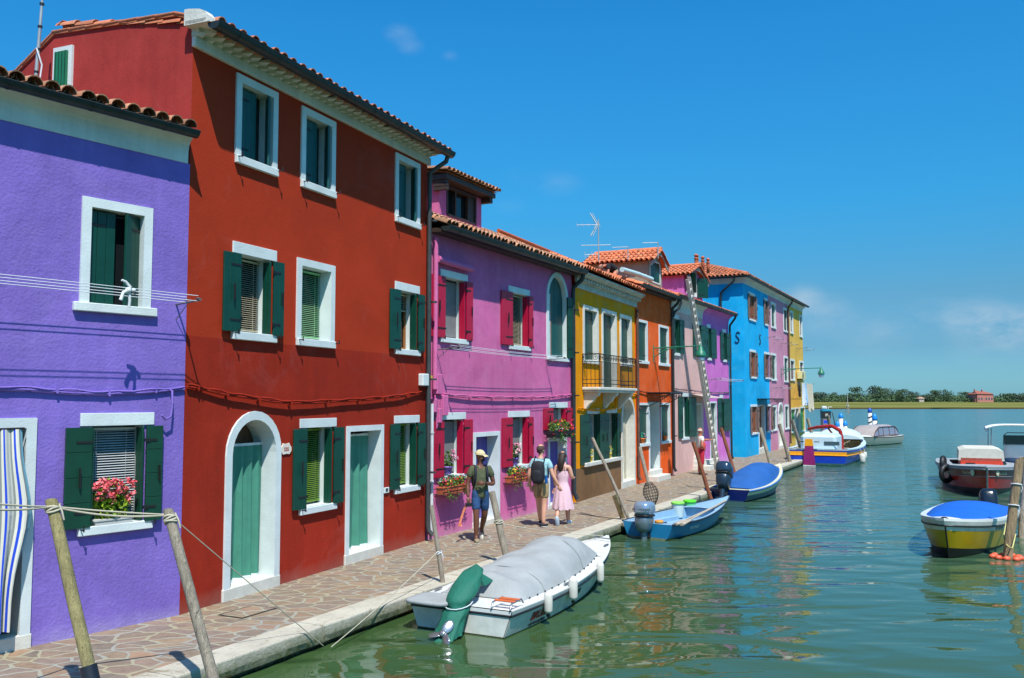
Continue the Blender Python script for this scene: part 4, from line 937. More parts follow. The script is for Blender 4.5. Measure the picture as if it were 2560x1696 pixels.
# cover plate and ring on the paving come with the street furniture
def water_mat():
    m, nt, b = nmat('lagoon_water')
    g = N(nt, 'ShaderNodeNewGeometry').outputs['Position']
    b.inputs['Base Color'].default_value = (.028, .085, .048, 1); b.inputs['Roughness'].default_value = .03; b.inputs['IOR'].default_value = 1.38
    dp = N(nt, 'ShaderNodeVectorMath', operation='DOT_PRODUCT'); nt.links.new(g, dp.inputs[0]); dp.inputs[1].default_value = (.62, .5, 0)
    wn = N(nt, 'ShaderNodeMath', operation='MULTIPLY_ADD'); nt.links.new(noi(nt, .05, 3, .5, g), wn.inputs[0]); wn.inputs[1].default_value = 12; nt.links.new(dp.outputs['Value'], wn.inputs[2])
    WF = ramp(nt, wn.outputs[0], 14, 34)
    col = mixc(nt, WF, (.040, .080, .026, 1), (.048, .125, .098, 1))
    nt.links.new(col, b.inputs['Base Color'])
    mp = N(nt, 'ShaderNodeMapping'); nt.links.new(g, mp.inputs[0]); mp.inputs['Scale'].default_value = (.75, 1.5, 1); mp.inputs['Rotation'].default_value = (0, 0, -.25)
    w1 = noi(nt, .8, 1.0, .35, mp.outputs[0], .6)
    mp2 = N(nt, 'ShaderNodeMapping'); nt.links.new(g, mp2.inputs[0]); mp2.inputs['Scale'].default_value = (.8, 2.2, 1); mp2.inputs['Rotation'].default_value = (0, 0, .12)
    w2 = noi(nt, 2.6, 2.5, .5, mp2.outputs[0], .3)
    # calmer by the quay, livelier out in the open
    sp = N(nt, 'ShaderNodeVectorMath', operation='DOT_PRODUCT'); nt.links.new(g, sp.inputs[0]); sp.inputs[1].default_value = (.55, .6, 0)
    live = N(nt, 'ShaderNodeMapRange'); nt.links.new(sp.outputs['Value'], live.inputs[0]); live.inputs[1].default_value = 9; live.inputs[2].default_value = 40; live.inputs[3].default_value = .10; live.inputs[4].default_value = 1.0
    mu = N(nt, 'ShaderNodeMath', operation='MULTIPLY'); nt.links.new(w2, mu.inputs[0]); nt.links.new(live.outputs[0], mu.inputs[1])
    ad = N(nt, 'ShaderNodeMath', operation='MULTIPLY_ADD'); nt.links.new(mu.outputs[0], ad.inputs[0]); ad.inputs[1].default_value = .5; nt.links.new(w1, ad.inputs[2])
    mp3 = N(nt, 'ShaderNodeMapping'); nt.links.new(g, mp3.inputs[0]); mp3.inputs['Scale'].default_value = (.10, .42, 1); mp3.inputs['Rotation'].default_value = (0, 0, .05)
    w3 = noi(nt, 1.0, 4.0, .6, mp3.outputs[0], .2); mu3 = N(nt, 'ShaderNodeMath', operation='MULTIPLY'); nt.links.new(w3, mu3.inputs[0]); nt.links.new(live.outputs[0], mu3.inputs[1])
    ad2 = N(nt, 'ShaderNodeMath', operation='MULTIPLY_ADD'); nt.links.new(mu3.outputs[0], ad2.inputs[0]); ad2.inputs[1].default_value = 3.2; nt.links.new(ad.outputs[0], ad2.inputs[2])
    bump(nt, b, ad2.outputs[0], .085)
    rg = N(nt, 'ShaderNodeMapRange'); nt.links.new(sp.outputs['Value'], rg.inputs[0]); rg.inputs[1].default_value = 16; rg.inputs[2].default_value = 80; rg.inputs[3].default_value = .015; rg.inputs[4].default_value = .15
    nt.links.new(rg.outputs[0], b.inputs['Roughness']); return m
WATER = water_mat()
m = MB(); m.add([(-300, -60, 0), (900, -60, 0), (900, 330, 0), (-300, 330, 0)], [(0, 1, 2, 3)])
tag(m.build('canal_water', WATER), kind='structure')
m = MB(); m.add([(-300, -60, -2.5), (900, -60, -2.5), (900, 330, -2.5), (-300, 330, -2.5)], [(0, 1, 2, 3)])
tag(m.build('canal_bed', plain('silt', (.05, .06, .03, 1))), kind='structure')
# ---- light
SUN = Vector((-.191, .709, -1.2)).normalized()
el = math.asin(-SUN.z); az = math.atan2(-SUN.x, -SUN.y)     # compass from +Y towards +X, of the sun itself
ld = bpy.data.lights.new('sun', 'SUN'); ld.energy = 4.6; ld.angle = math.radians(.5); ld.color = (1, .96, .90)
lo_ = bpy.data.objects.new('sun', ld); COL.objects.link(lo_); lo_.rotation_euler = SUN.to_track_quat('-Z', 'Y').to_euler(); lo_.location = (20, -30, 60)
W = bpy.data.worlds.new('World'); sc.world = W; W.use_nodes = True; nt = W.node_tree
bg = nt.nodes['Background']; sky = N(nt, 'ShaderNodeTexSky', sky_type='NISHITA'); sky.sun_disc = False
sky.sun_elevation = el; sky.sun_rotation = az; sky.air_density = 1.0; sky.dust_density = .6; sky.ozone_density = 3.5
tc = N(nt, 'ShaderNodeTexCoord').outputs['Generated']
hs = N(nt, 'ShaderNodeHueSaturation', Saturation=1.35, Value=1.0); nt.links.new(sky.outputs[0], hs.inputs['Color'])
nzv = N(nt, 'ShaderNodeMapping'); nt.links.new(tc, nzv.inputs[0]); nzv.inputs['Scale'].default_value = (1, 1, 2.4)
n1 = N(nt, 'ShaderNodeTexNoise', Scale=9.0, Detail=9, Roughness=.62); nt.links.new(nzv.outputs[0], n1.inputs['Vector'])
# soft cloud wisps: positions as directions in the sky (px of the photograph turned to bearings)
prev = None
for (px, py, rad, st) in ((1000, 85, .022, .30), (1025, 115, .020, .22), (1125, 140, .012, .14), (1395, 458, .035, .20), (1300, 445, .024, .10), (1270, 510, .03, .08), (2005, 740, .03, .6), (2050, 790, .05, .45), (2440, 800, .05, .75), (2550, 820, .05, .7), (2330, 780, .04, .4), (2200, 830, .06, .3), (2490, 840, .07, .4)):
    d_ = ray(px, py).normalized()
    sb = N(nt, 'ShaderNodeVectorMath', operation='SUBTRACT'); nt.links.new(tc, sb.inputs[0]); sb.inputs[1].default_value = d_
    ml = N(nt, 'ShaderNodeVectorMath', operation='MULTIPLY'); nt.links.new(sb.outputs[0], ml.inputs[0]); ml.inputs[1].default_value = (1, 1, 1.7)
    ln = N(nt, 'ShaderNodeVectorMath', operation='LENGTH'); nt.links.new(ml.outputs[0], ln.inputs[0])
    mr = N(nt, 'ShaderNodeMapRange'); nt.links.new(ln.outputs['Value'], mr.inputs[0]); mr.inputs[1].default_value = rad; mr.inputs[2].default_value = 0; mr.inputs[4].default_value = st; mr.interpolation_type = 'SMOOTHSTEP'
    if prev is None: prev = mr.outputs[0]
    else:
        a_ = N(nt, 'ShaderNodeMath', operation='ADD'); nt.links.new(prev, a_.inputs[0]); nt.links.new(mr.outputs[0], a_.inputs[1]); prev = a_.outputs[0]
cl = N(nt, 'ShaderNodeMapRange'); nt.links.new(n1.outputs['Fac'], cl.inputs[0]); cl.inputs[1].default_value = .38; cl.inputs[2].default_value = .66
cm = N(nt, 'ShaderNodeMath', operation='MULTIPLY'); nt.links.new(cl.outputs[0], cm.inputs[0]); nt.links.new(prev, cm.inputs[1]); cm.use_clamp = True
sz = N(nt, 'ShaderNodeSeparateXYZ'); nt.links.new(tc, sz.inputs[0])
gr = N(nt, 'ShaderNodeValToRGB'); e = gr.color_ramp.elements
e[0].position = 0.0; e[0].color = (.19, .42, .66, 1); e[1].position = 1.0; e[1].color = (.30, .72, .72, 1)
for p_, c_ in ((.055, (.15, .285, .41)), (.108, (.21, .345, .39)), (.21, (.195, .545, .565)), (.30, (.245, .64, .645)), (.38, (.275, .70, .70))):
    k_ = e.new(p_); k_.color = (*c_, 1)
nt.links.new(sz.outputs['Z'], gr.inputs[0])
graded = mixc(nt, 1.0, hs.outputs[0], gr.outputs[0], 'MULTIPLY')
graded = mixc(nt, 1.0, graded, (1.92, 1.94, 1.98, 1), 'MULTIPLY')
mixn = mixc(nt, cm.outputs[0], graded, (3.6, 4.7, 5.7, 1))
nt.links.new(mixn, bg.inputs['Color']); bg.inputs['Strength'].default_value = .10
sc.view_settings.view_transform = 'Standard'; sc.view_settings.look = 'None'; sc.view_settings.exposure = 0.4; sc.view_settings.gamma = 1
sc.render.engine = 'CYCLES'; sc.cycles.use_denoising = True; sc.cycles.max_bounces = 6; sc.cycles.transparent_max_bounces = 12
sc.cycles.caustics_reflective = False; sc.cycles.caustics_refractive = False; sc.cycles.sample_clamp_indirect = 8
# ------------------------------------------------------------------ helpers for boats and small things
def text_obj(name, s, size, mat, parent, M, ext=.002, shear=0.0, bold=False):
    cu = bpy.data.curves.new('lettering', 'FONT'); cu.body = s; cu.size = size; cu.extrude = ext; cu.align_x = 'CENTER'; cu.align_y = 'CENTER'; cu.shear = shear
    if bold: cu.offset = size * .018
    tmp = bpy.data.objects.new('lettering', cu); COL.objects.link(tmp)
    dg = bpy.context.evaluated_depsgraph_get(); me = bpy.data.meshes.new_from_object(tmp.evaluated_get(dg)); me.name = name
    bpy.data.objects.remove(tmp); bpy.data.curves.remove(cu)
    me.transform(M); me.materials.clear(); me.materials.append(mat)
    o = bpy.data.objects.new(name, me); COL.objects.link(o); o.parent = parent; return o
def basis(o, x, y, z):                                    # matrix from origin and three axes
    x, y, z = Vector(x), Vector(y), Vector(z)
    return Matrix(((x.x, y.x, z.x, o[0]), (x.y, y.y, z.y, o[1]), (x.z, y.z, z.z, o[2]), (0, 0, 0, 1)))
def superb(mb, c, r, e=.5, n=20, m=12, mi=0, M=None, taper=0.0, topy=1.0):
    """rounded box; taper narrows it towards the top"""
    sg = lambda v, p: math.copysign(abs(v) ** p, v)
    rows = []
    for i in range(m + 1):
        ph = -PI / 2 + PI * i / m; row = []
        for j in range(n):
            th = 2 * PI * j / n; k = 1 - taper * (sg(math.sin(ph), e) * .5 + .5)
            row.append((c[0] + r[0] * k * sg(math.cos(ph), e) * sg(math.cos(th), e), c[1] + r[1] * k * sg(math.cos(ph), e) * sg(math.sin(th), e), c[2] + r[2] * sg(math.sin(ph), e)))
        rows.append(row)
    mb.grid(rows, mi, True, M, closed=True)
class Hull:
    """boat body: x runs from the transom (0) to the bow (L), y to port, z up from the waterline"""
    def __init__(s, L, B, zs, zb, p=2.6, stern=.88, rake=.3, flare=.80, zc=.02, zk=-.22, sag=.04, blunt=1.0, pk=2.0):
        s.L, s.B, s.zs, s.zb, s.p, s.st, s.rk, s.fl, s.zc, s.zk, s.sag, s.bl, s.pk = L, B, zs, zb, p, stern, rake, flare, zc, zk, sag, blunt, pk
    def hb(s, t): 
        w = max(0.0, 1 - t ** s.p) ** s.bl; k = s.st + (1 - s.st) * min(1, t / .4) * (2 - min(1, t / .4))
        return s.B / 2 * w * k
    def zg(s, t): return s.zs + (s.zb - s.zs) * t ** 1.8 - s.sag * math.sin(PI * t)
    def pt(s, t, f, side, inset=0.0, dz=0.0):              # f: 1 gunwale .. 0 chine
        b = s.hb(t); zg = s.zg(t); zc = s.zc + (s.zb * .35) * max(0, t - .55) ** 1.5 * 2
        fl = s.fl * (1 - .25 * t ** 2); k = fl + (1 - fl) * (max(0.0, f) ** .8)
        z = zc + (zg - zc) * f
        x = s.L * t - s.rk * (1 - f) * t ** s.pk
        return (x - inset * .0 - (inset if t > .97 else 0), side * max(0, b * k - inset), z + dz)
    def skin(s, mb, bands, n=26, bottom=0, transom=None, th=.0):
        """bands: [(f_low, f_high, material index)...]"""
        ts = [1 - (1 - i / n) ** 1.35 for i in range(n + 1)]
        for (a, b, mi) in bands:
            k = 3
            for side in (-1, 1):
                mb.grid([[s.pt(t, a + (b - a) * q / k, side) for q in range(k + 1)] for t in ts], mi, True)
            if transom is not None:
                mb.grid([[s.pt(0, a + (b - a) * q / k, sd) for q in range(k + 1)] for sd in (-1, 1)], mi if transom < 0 else transom, False)
        for side in (-1, 1):
            mb.grid([[s.pt(t, 0, side), (s.pt(t, 0, side)[0] - .05 * t, side * s.hb(t) * s.fl * .5, (s.zk + s.pt(t, 0, 1)[2]) / 2 - .04), (s.pt(t, 0, side)[0] - .1 * t, 0, s.zk + max(0, t - .6) * .3)] for t in ts], bottom, True)
        q = s.pt(0, 0, 1); mb.add([s.pt(0, 0, -1), (0, 0, s.zk), q], [(0, 1, 2)], bottom)
    def rail(s, mb, f, r, mi=0, t0=0.0, t1=1.0, dz=0, n=40, close=True, sq=1):
        ps = [s.pt(t0 + (t1 - t0) * i / n, f, -1, -r * .4, dz) for i in range(n + 1)]
        ps2 = [s.pt(t0 + (t1 - t0) * i / n, f, 1, -r * .4, dz) for i in range(n + 1)]
        if t1 >= 1: mb.tube(ps + ps2[::-1][1:], r, 7, mi)
        else: mb.tube(ps, r, 7, mi); mb.tube(ps2, r, 7, mi)
    def cap(s, mb, w, mi=0, dz=.01, t0=0.0, n=40, camber=0.0):         # flat side decks along the gunwale
        ts = [t0 + (1 - t0) * i / n for i in range(n + 1)]
        for side in (-1, 1):
            rows = []
            for t in ts:
                g = s.pt(t, 1, side, 0, dz); b = s.hb(t); ib = max(0, b - w)
                rows.append([(g[0], g[1], g[2] - dz), g, (min(g[0], s.L - w * .8 - .02) if b < w else g[0], side * ib, g[2] + camber)])
            mb.grid(rows, mi, False)
    def deck(s, mb, t0, t1, inset=0.0, dz=0.0, mi=0, n=12, m=8, camber=.03):
        rows = []
        for i in range(n + 1):
            t = t0 + (t1 - t0) * i / n; b = max(0.0, s.hb(t) - inset); z = s.zg(t) + dz
            rows.append([(s.L * t, b * (-1 + 2 * j / m), z + camber * (1 - (-1 + 2 * j / m) ** 2)) for j in range(m + 1)])
        mb.grid(rows, mi, True)
    def well(s, mb, t0, t1, w, zf, mi=0, n=14):            # inner sides, floor and bulkheads of the open cockpit
        ts = [t0 + (t1 - t0) * i / n for i in range(n + 1)]
        f = lambda t, side, z: (s.L * t, side * max(0.02, s.hb(t) - w), z)
        for side in (-1, 1): mb.grid([[f(t, side, s.zg(t) + .005), (f(t, side, 0)[0], f(t, side, 0)[1] * .96, zf)] for t in ts], mi, True)
        mb.grid([[(f(t, -1, zf)[0], f(t, -1, zf)[1] * .96, zf), (f(t, 1, zf)[0], f(t, 1, zf)[1] * .96, zf)] for t in ts], mi)
        for t in (t0, t1): mb.add([f(t, -1, s.zg(t)), f(t, 1, s.zg(t)), (s.L * t, f(t, 1, 0)[1] * .96, zf), (s.L * t, f(t, -1, 0)[1] * .96, zf)], [(0, 1, 2, 3)], mi)
def cover(mb, H, t0, t1, hf, inset=.06, n=36, m=18, mi=0, dz=.02, ribs=(), seed=1, wr=.012, pw=.75):
    rows = []
    for i in range(n + 1):
        t = t0 + (t1 - t0) * i / n; b = max(.03, H.hb(t) - inset); h = hf((i / n)); row = []
        for j in range(m + 1):
            u = -1 + 2 * j / m; z = h * max(0.0, 1 - abs(u) ** 2.2) ** pw
            for rb in ribs: z += -.02 * (1 - abs(u)) * math.exp(-((i / n - rb) / .06) ** 2) * -1
            w = wr * noise.noise(Vector((t * H.L * 2.2 + seed, u * 1.5, seed))) + wr * .6 * math.sin(u * 5 + t * H.L * 7 + seed) * (1 - abs(u))
            row.append((H.L * t, u * b, H.zg(t) + dz + z + w * (0 if j in (0, m) else 1)))
        rows.append(row)
    mb.grid(rows, mi, True)
    for i in (0, n): mb.add(rows[i], [list(range(m + 1))], mi)
    for side in (0, m): mb.grid([[r_[side], (r_[side][0], r_[side][1] * 1.02, r_[side][2] - .05)] for r_ in rows], mi)
def outboard(parent, loc, cowl_m, leg_m, rot=0.0, tilt=0.0, sc_=1.0, name='outboard_motor', prop=True, stripe=None, yaw=0.0):
    """motor hung on the transom: cowl, leg, lower unit with propeller; x points forward (to the bow)"""
    M = Matrix.Translation(loc) @ Matrix.Rotation(yaw, 4, 'Z') @ Matrix.Rotation(tilt, 4, 'Y') @ Matrix.Scale(sc_, 4)
    a = MB(); superb(a, (-.12, 0, .42), (.27, .20, .16), .6, 28, 16, 0, M, taper=.06)
    superb(a, (-.12, 0, .27), (.262, .195, .03), .58, 24, 6, 1, M)
    if stripe: superb(a, (-.12, 0, .34), (.272, .163, .012), .55, 24, 4, 2, M)
    o = a.build(name, [cowl_m, IRON, stripe or IRON], parent)
    b = MB(); superb(b, (-.13, 0, .10), (.19, .14, .19), .6, 20, 10, 0, M, taper=-.35)
    b.tube([(-.12, 0, .1), (-.13, 0, -.25), (-.14, 0, -.55)], [.11, .09, .07], 12, 0, M=M, sq=.7)
    b.box(-.34, .0, -.10, .10, -.36, -.345, 0, M)
    b.tube([(.02, 0, -.58), (-.05, 0, -.58), (-.26, 0, -.58), (-.36, 0, -.58)], [.01, .05, .055, .035], 12, 0, M=M)
    b.prism([(-.25, -.6), (-.05, -.6), (-.13, -.78), (-.2, -.78)], -.012, .012, 0, M)
    b.box(-.06, .06, -.09, .09, -.22, .14, 1, M, ch=.02); b.tube([(.06, 0, .1), (.35, .03, .18)], .022, 8, 1, M=M)
    b.build('motor_leg', [leg_m, IRON], o)
    if prop:
        p = MB()
        for k in range(3):
            A = M @ Matrix.Translation((-.385, 0, -.58)) @ Matrix.Rotation(k * 2 * PI / 3, 4, 'X') @ Matrix.Rotation(.5, 4, 'Z')
            p.ball((0, 0, .09), (.014, .055, .085), 10, 6, 0, A)
        p.tube([(-.36, 0, -.58), (-.43, 0, -.58)], [.035, .02], 10, 0, M=M); p.build('propeller', plain('prop_metal', srgb(170, 172, 174), .25, metal=.8), o)
    return o
def place(stern_l, stern_r, bow, z=.4, zb=.6):
    """root transform from three image points of the gunwale"""
    a, b, c = onz(*stern_l, z), onz(*stern_r, z), onz(*bow, zb)
    o = (a + b) / 2; d = (c - o); d.z = 0; L = d.length; B = (a - b).length
    return (o.x, o.y, 0.0), math.atan2(d.y, d.x), L, B
def rope(name, pts, r, mat, label, sag=0.0, cat='rope', group=None, n=14, ends=None):
    m = MB(); P_ = [Vector(p) for p in pts]; line = []
    for i in range(len(P_) - 1):
        for k in range(n):
            t = k / n; v = P_[i].lerp(P_[i + 1], t); v.z -= sag * 4 * t * (1 - t) * (P_[i + 1] - P_[i]).length; line.append(v)
    line.append(P_[-1]); o = P_[0].copy()
    m.tube([p - o for p in line], r, 6); ob = m.build(name, mat, None, loc=o); return tag(ob, label, cat, group)
ROPE = plain('pale_rope', srgb(176, 170, 150), .9, bd=.002, bs=200)
ROPEW = plain('white_line', srgb(205, 210, 215), .8)
GEL = plain('white_gelcoat', srgb(216, 218, 214), .25, var=.05, vs=3)
GELD = plain('dirty_gelcoat', srgb(206, 208, 200), .4, var=.16, vs=5)
BLK = plain('black_rubber', srgb(26, 28, 30), .5)
GCOV = plain('grey_canvas', srgb(148, 152, 152), .85, var=.10, vs=3, bd=.02, bs=5)
TCOV = plain('green_canvas', srgb(18, 98, 80), .75, var=.14, vs=4, bd=.01, bs=18)
BCOV = plain('blue_canvas', srgb(24, 84, 152), .7, var=.12, vs=2, bd=.02, bs=5)
BCOV2 = plain('bright_blue_canvas', srgb(10, 90, 186), .65, var=.08, vs=2, bd=.012, bs=4)
SLIME = plain('weed_bottom', srgb(58, 52, 34), .9, var=.4, vs=8)
# ------------------------------------------------------------------ white covered runabout
loc, rz, L, B = place(P('W', 130, 812), P('W', 1035, 965), P('W', 1965, 225), .36, .58)
print('white boat', loc, rz, L, B)
b = thing('motorboat', 'white runabout under a grey cover with a green wrapped outboard, moored nearest the camera', 'boat', loc, rz, group='boats moored along the quay')
h = Hull(L, B * 1.06, .36, .58, p=3.2, stern=.9, rake=.55, flare=.82, zc=-.04, sag=.02)
m = MB(); h.skin(m, [(0, .14, 2), (.14, .80, 1), (.80, 1, 0)], bottom=2, transom=-1); m.build('hull', [GEL, GELD, SLIME], b)
m = MB(); h.cap(m, .26, 0, .012); h.deck(m, .70, .985, .06, .014, 0, camber=.02); h.deck(m, .0, .12, .02, .012, 0, camber=.0); m.build('deck', GEL, b)
m = MB(); h.well(m, .12, .70, .20, .12, 0); m.build('cockpit', plain('cockpit_grey', srgb(120, 124, 122), .7), b)
m = MB(); h.rail(m, .84, .016, 0, dz=0); m.tube([h.pt(0, .84, -1), h.pt(0, .84, 1)], .016, 6); m.tube([h.pt(0, 0, -1, 0, .0), h.pt(0, 1, -1)], .006, 5); m.build('rub_rail', BLK, b)
def hc(q):
    if q < .07: return .02 + .27 * (q / .07)
    if q < .20: return .29 - .03 * math.sin((q - .07) / .13 * PI)
    if q < .66: return .29 + .15 * ((q - .20) / .46) ** .8
    return .44 * max(0, 1 - ((q - .66) / .34) ** 2.2) ** .8 + .01
m = MB(); cover(m, h, .10, .74, hc, .19, 60, 26, ribs=(.20, .66), seed=2, wr=.030, pw=.62); bcv = m.build('boat_cover', GCOV, b)
for q_ in (.20, .66):
    m = MB(); t_ = .10 + .64 * q_; bb_ = h.hb(t_) - .19; m.tube([(h.L * t_ + .02, bb_ * u_, h.zg(t_) + .035 + hc(q_) * max(0, 1 - abs(u_) ** 2.2) ** .62) for u_ in [-1 + 2 * j / 24 for j in range(25)]], .005, 5); m.build('cover_seam', plain('grey_webbing', srgb(134, 138, 138), .9), bcv)
for j in range(14):
    t_ = .14 + .56 * j / 13; g_ = h.pt(t_, 1, -1, .17, .03); m = MB() if j == 0 else m; m.ball(g_, .014, 6, 4)
m.build('cover_studs', IRON, bcv)
m = MB(); superb(m, (.02, .42, .40), (.30, .34, .035), .4); m.build('stern_cover', GCOV, b)
# green wrapped motor: draped loft
m = MB(); rows = []
for i in range(17):
    t = i / 16; a = 2 * PI; row = []
    x = .40 - .74 * t ** .85; z = .80 - .76 * t; rx = (.15 + .11 * math.sin(PI * min(1, t * 1.5)) + .08 * max(0, t - .5)) * (.35 if i == 0 else 1); ry = (.13 + .07 * math.sin(PI * min(1, t * 1.3)) + .12 * max(0, t - .5)) * (.35 if i == 0 else 1)
    pin = 1 - .28 * math.exp(-((t - .52) / .06) ** 2)
    for j in range(28):
        th = a * j / 28; fold = 1 + .15 * (math.sin(th * 6 + t * 3) + .6 * math.sin(th * 11 + t * 9)) * max(0, t - .42) * 1.5 + .05 * noise.noise(Vector((math.cos(th) * 1.5, math.sin(th) * 1.5, t * 4)))
        row.append((x + rx * pin * fold * math.cos(th), ry * pin * fold * math.sin(th), z + .05 * math.cos(th)))
    rows.append(row)
m.grid(rows, 0, True, closed=True); m.add(rows[0], [list(range(28))])
m.add([(.46, .0, .76), (.74, -.12, .58), (.52, -.10, .54), (.46, .1, .58)], [(0, 1, 2), (0, 3, 2)], 0, False)
mc = m.build('motor_cover', TCOV, b)
m = MB(); m.tube([(-.03 + .20 * math.cos(k * PI / 8), .185 * math.sin(k * PI / 8), .405 + .05 * math.cos(k * PI / 8)) for k in range(17)], .008, 5); m.build('tie_cord', ROPEW, mc)
o = MB(); M = Matrix.Translation((-.30, -.02, .02)) @ Matrix.Rotation(.75, 4, 'Y')
o.tube([(.1, 0, .22), (0, 0, .0), (-.02, 0, -.10)], [.10, .08, .05], 12, 0, M=M); o.tube([(.12, 0, -.06), (0, 0, -.06), (-.14, 0, -.06)], [.02, .07, .05], 12, 0, M=M); o.prism([(-.1, -.08), (.08, -.08), (0, -.30)], -.012, .012, 0, M)
o.lathe([(.06, 0), (.065, .01), (.03, .014)], 14, (0, 0, 0), 1, M=M @ Matrix.Translation((-.06, 0, .13)) @ Matrix.Rotation(-PI / 2, 4, 'Y'))
mo = o.build('motor_leg', [plain('navy_motor_leg', srgb(18, 26, 40), .4), plain('prop_metal', srgb(170, 172, 174), .25, metal=.8)], b)
p = MB()
for k in range(3):
    A = M @ Matrix.Translation((-.17, 0, -.06)) @ Matrix.Rotation(k * 2 * PI / 3 + .3, 4, 'X') @ Matrix.Rotation(.5, 4, 'Z'); p.ball((0, 0, .11), (.014, .07, .10), 12, 7, 0, A)
p.lathe([(.045, -.03), (.045, .03), (.03, .04), (.012, .045)], 12, M=M @ Matrix.Translation((-.17, 0, -.06)) @ Matrix.Rotation(-PI / 2, 4, 'Y')); p.build('propeller', plain('prop_metal', srgb(170, 172, 174), .25, metal=.8), mo)
m = MB()                                                   # boarding ladder folded on the stern deck
for sy in (-.50, -.78): m.tube([(-.02, sy, .39), (.02, sy, .46), (.30, sy, .47), (.36, sy, .41)], .013, 6)
for sx in (.06, .2): m.box(sx, sx + .07, -.79, -.49, .462, .482, 1, ch=.006)
m.build('boarding_ladder', [plain('steel_tube', srgb(150, 154, 158), .3, metal=.8), plain('orange_teak', srgb(196, 96, 48), .5)], b)
m = MB()
for t_ in (.92,): m.tube([(L * .93, .1, .60), (L * .93, .1, .64), (L * .95, .16, .64)], .01, 5); m.tube([(L * .90, -.25, .61), (L * .90, .05, .62)], .012, 5)
for (t_, sd) in ((.33, -1), (.84, -1), (.12, 1)):
    g = h.pt(t_, 1, sd, .08); m.box(g[0] - .09, g[0] + .09, g[1] - .015, g[1] + .015, g[2] + .03, g[2] + .05); m.box(g[0] - .04, g[0] - .02, g[1] - .01, g[1] + .01, g[2], g[2] + .04); m.box(g[0] + .02, g[0] + .04, g[1] - .01, g[1] + .01, g[2], g[2] + .04)
m.build('deck_cleats', plain('steel_tube', srgb(150, 154, 158), .3, metal=.8), b)
LTR = plain('dark_red_letters', srgb(150, 40, 34), .5); LTK = plain('black_letters', srgb(30, 32, 34), .5)
def sidetext(h, t, f, s, size, mat, parent, side=-1, shear=.0, name='lettering', bold=True, out=.006):
    a, c = Vector(h.pt(t - .03, f, side)), Vector(h.pt(t + .03, f, side)); u = Vector(h.pt(t, f + .1, side)) - Vector(h.pt(t, f - .1, side))
    x = (c - a).normalized() * (1 if side < 0 else -1); y = (u - x * u.dot(x)).normalized(); z = x.cross(y)
    p = Vector(h.pt(t, f, side)) + z * out
    return text_obj(name, s, size, mat, parent, basis(p, x, y, z), shear=shear, bold=bold)
sidetext(h, .155, .52, 'BRUBE', .17, LTR, b, shear=.25); sidetext(h, .155, .24, 'MOTONAUTICA', .065, LTK, b, shear=.2); sidetext(h, .40, .60, 'RX540', .12, LTK, b, shear=.25)
BOAT_W = (b, h)
def hull_hit(bt, h, side, px, r, out=.0):
    Mi = (Matrix.Translation(bt.location) @ Matrix.Rotation(bt.rotation_euler.z, 4, 'Z')).inverted()
    o = Mi @ CAMP; d = Mi.to_3x3() @ ray(*px); y = side * (h.B / 2 + r)
    for _ in range(8):
        t = (y - o.y) / d.y; p = o + d * t; tt = min(.97, max(0, p.x / h.L)); y = side * (h.hb(tt) * .97 + r + out)
    return (CAMP + ray(*px) * t).y, tt
def fender(px, top, bot, D, r, label, mat, gname='fenders hanging from the boats', dark=True, anchor=None):
    a = atd(*top, D); c = atd(*bot, D); H_ = a.z - c.z; lo = (c.x, c.y, c.z)
    f = thing('fender', label, 'fender', lo, 0, group=gname)
    m = MB(); m.lathe([(.004, 0), (r * .35, .01), (r * .85, H_ * .08), (r, H_ * .18), (r, H_ * .8), (r * .85, H_ * .9), (r * .3, H_ * .98), (.01, H_)], 16); m.build('fender_body', mat, f)
    m = MB(); m.lathe([(.012, -.045), (.028, -.03), (.03, -.005), (.02, .01)], 8); m.build('fender_end', BLK, f)
    if anchor is not None: m = MB(); m.tube([(0, 0, H_), Vector(anchor) - Vector(lo)], .008, 6); m.build('fender_line', ROPEW, f)
    return f
FND = plain('worn_white_vinyl', srgb(206, 202, 192), .5, var=.10, vs=9)
def wp(root, v): return Matrix.Translation(root.location) @ Matrix.Rotation(root.rotation_euler.z, 4, 'Z') @ Vector(v)
for (t_, topx, topy, botx, boty, r, lab) in ((.30, 1395, 745, 1400, 965, .062, 'short white fender with no dark end, nearest the stern of the white runabout'), (.565, 1632, 605, 1632, 838, .068, 'fattest white fender, middle one of three on the white runabout'), (.83, 1888, 465, 1888, 672, .062, 'white fender hanging near the bow of the white runabout')):
    x_ = (topx + botx) / 2; D, t_ = hull_hit(b, h, -1, P('W', x_, (topy + boty) / 2), r)
    fender(None, P('W', x_, topy), P('W', x_, boty), D, r, lab, FND, anchor=wp(b, h.pt(t_, 1, -1, .02, .03)))
# ------------------------------------------------------------------ light blue open boat with silver outboard
loc, rz, L, B = place(P('H', 405, 885), P('H', 990, 945), P('H', 1592, 618), .34, .60)
print('blue boat', loc, rz, L, B)
b = thing('rowing_skiff', 'open light blue skiff with a silver outboard and two lidded buckets inside', 'boat', loc, rz, group='boats moored along the quay')
h = Hull(L, B * 1.08, .34, .60, p=2.3, stern=.84, rake=.6, flare=.80, zc=.03, sag=.02); BOAT_B = (b, h)
AZ = plain('azure_hull_paint', srgb(26, 120, 168), .4, var=.15, vs=3); PALEB = plain('pale_blue_inside', srgb(132, 168, 194), .55, var=.08)
m = MB(); h.skin(m, [(0, 1, 0)], bottom=1, transom=-1); m.build('hull', [AZ, plain('grey_weed_line', srgb(120, 124, 100), .9, var=.3, vs=8)], b)
m = MB(); h.cap(m, .10, 0, .008); h.deck(m, .60, .985, .05, .004, 0, camber=.03); m.build('deck', PALEB, b)
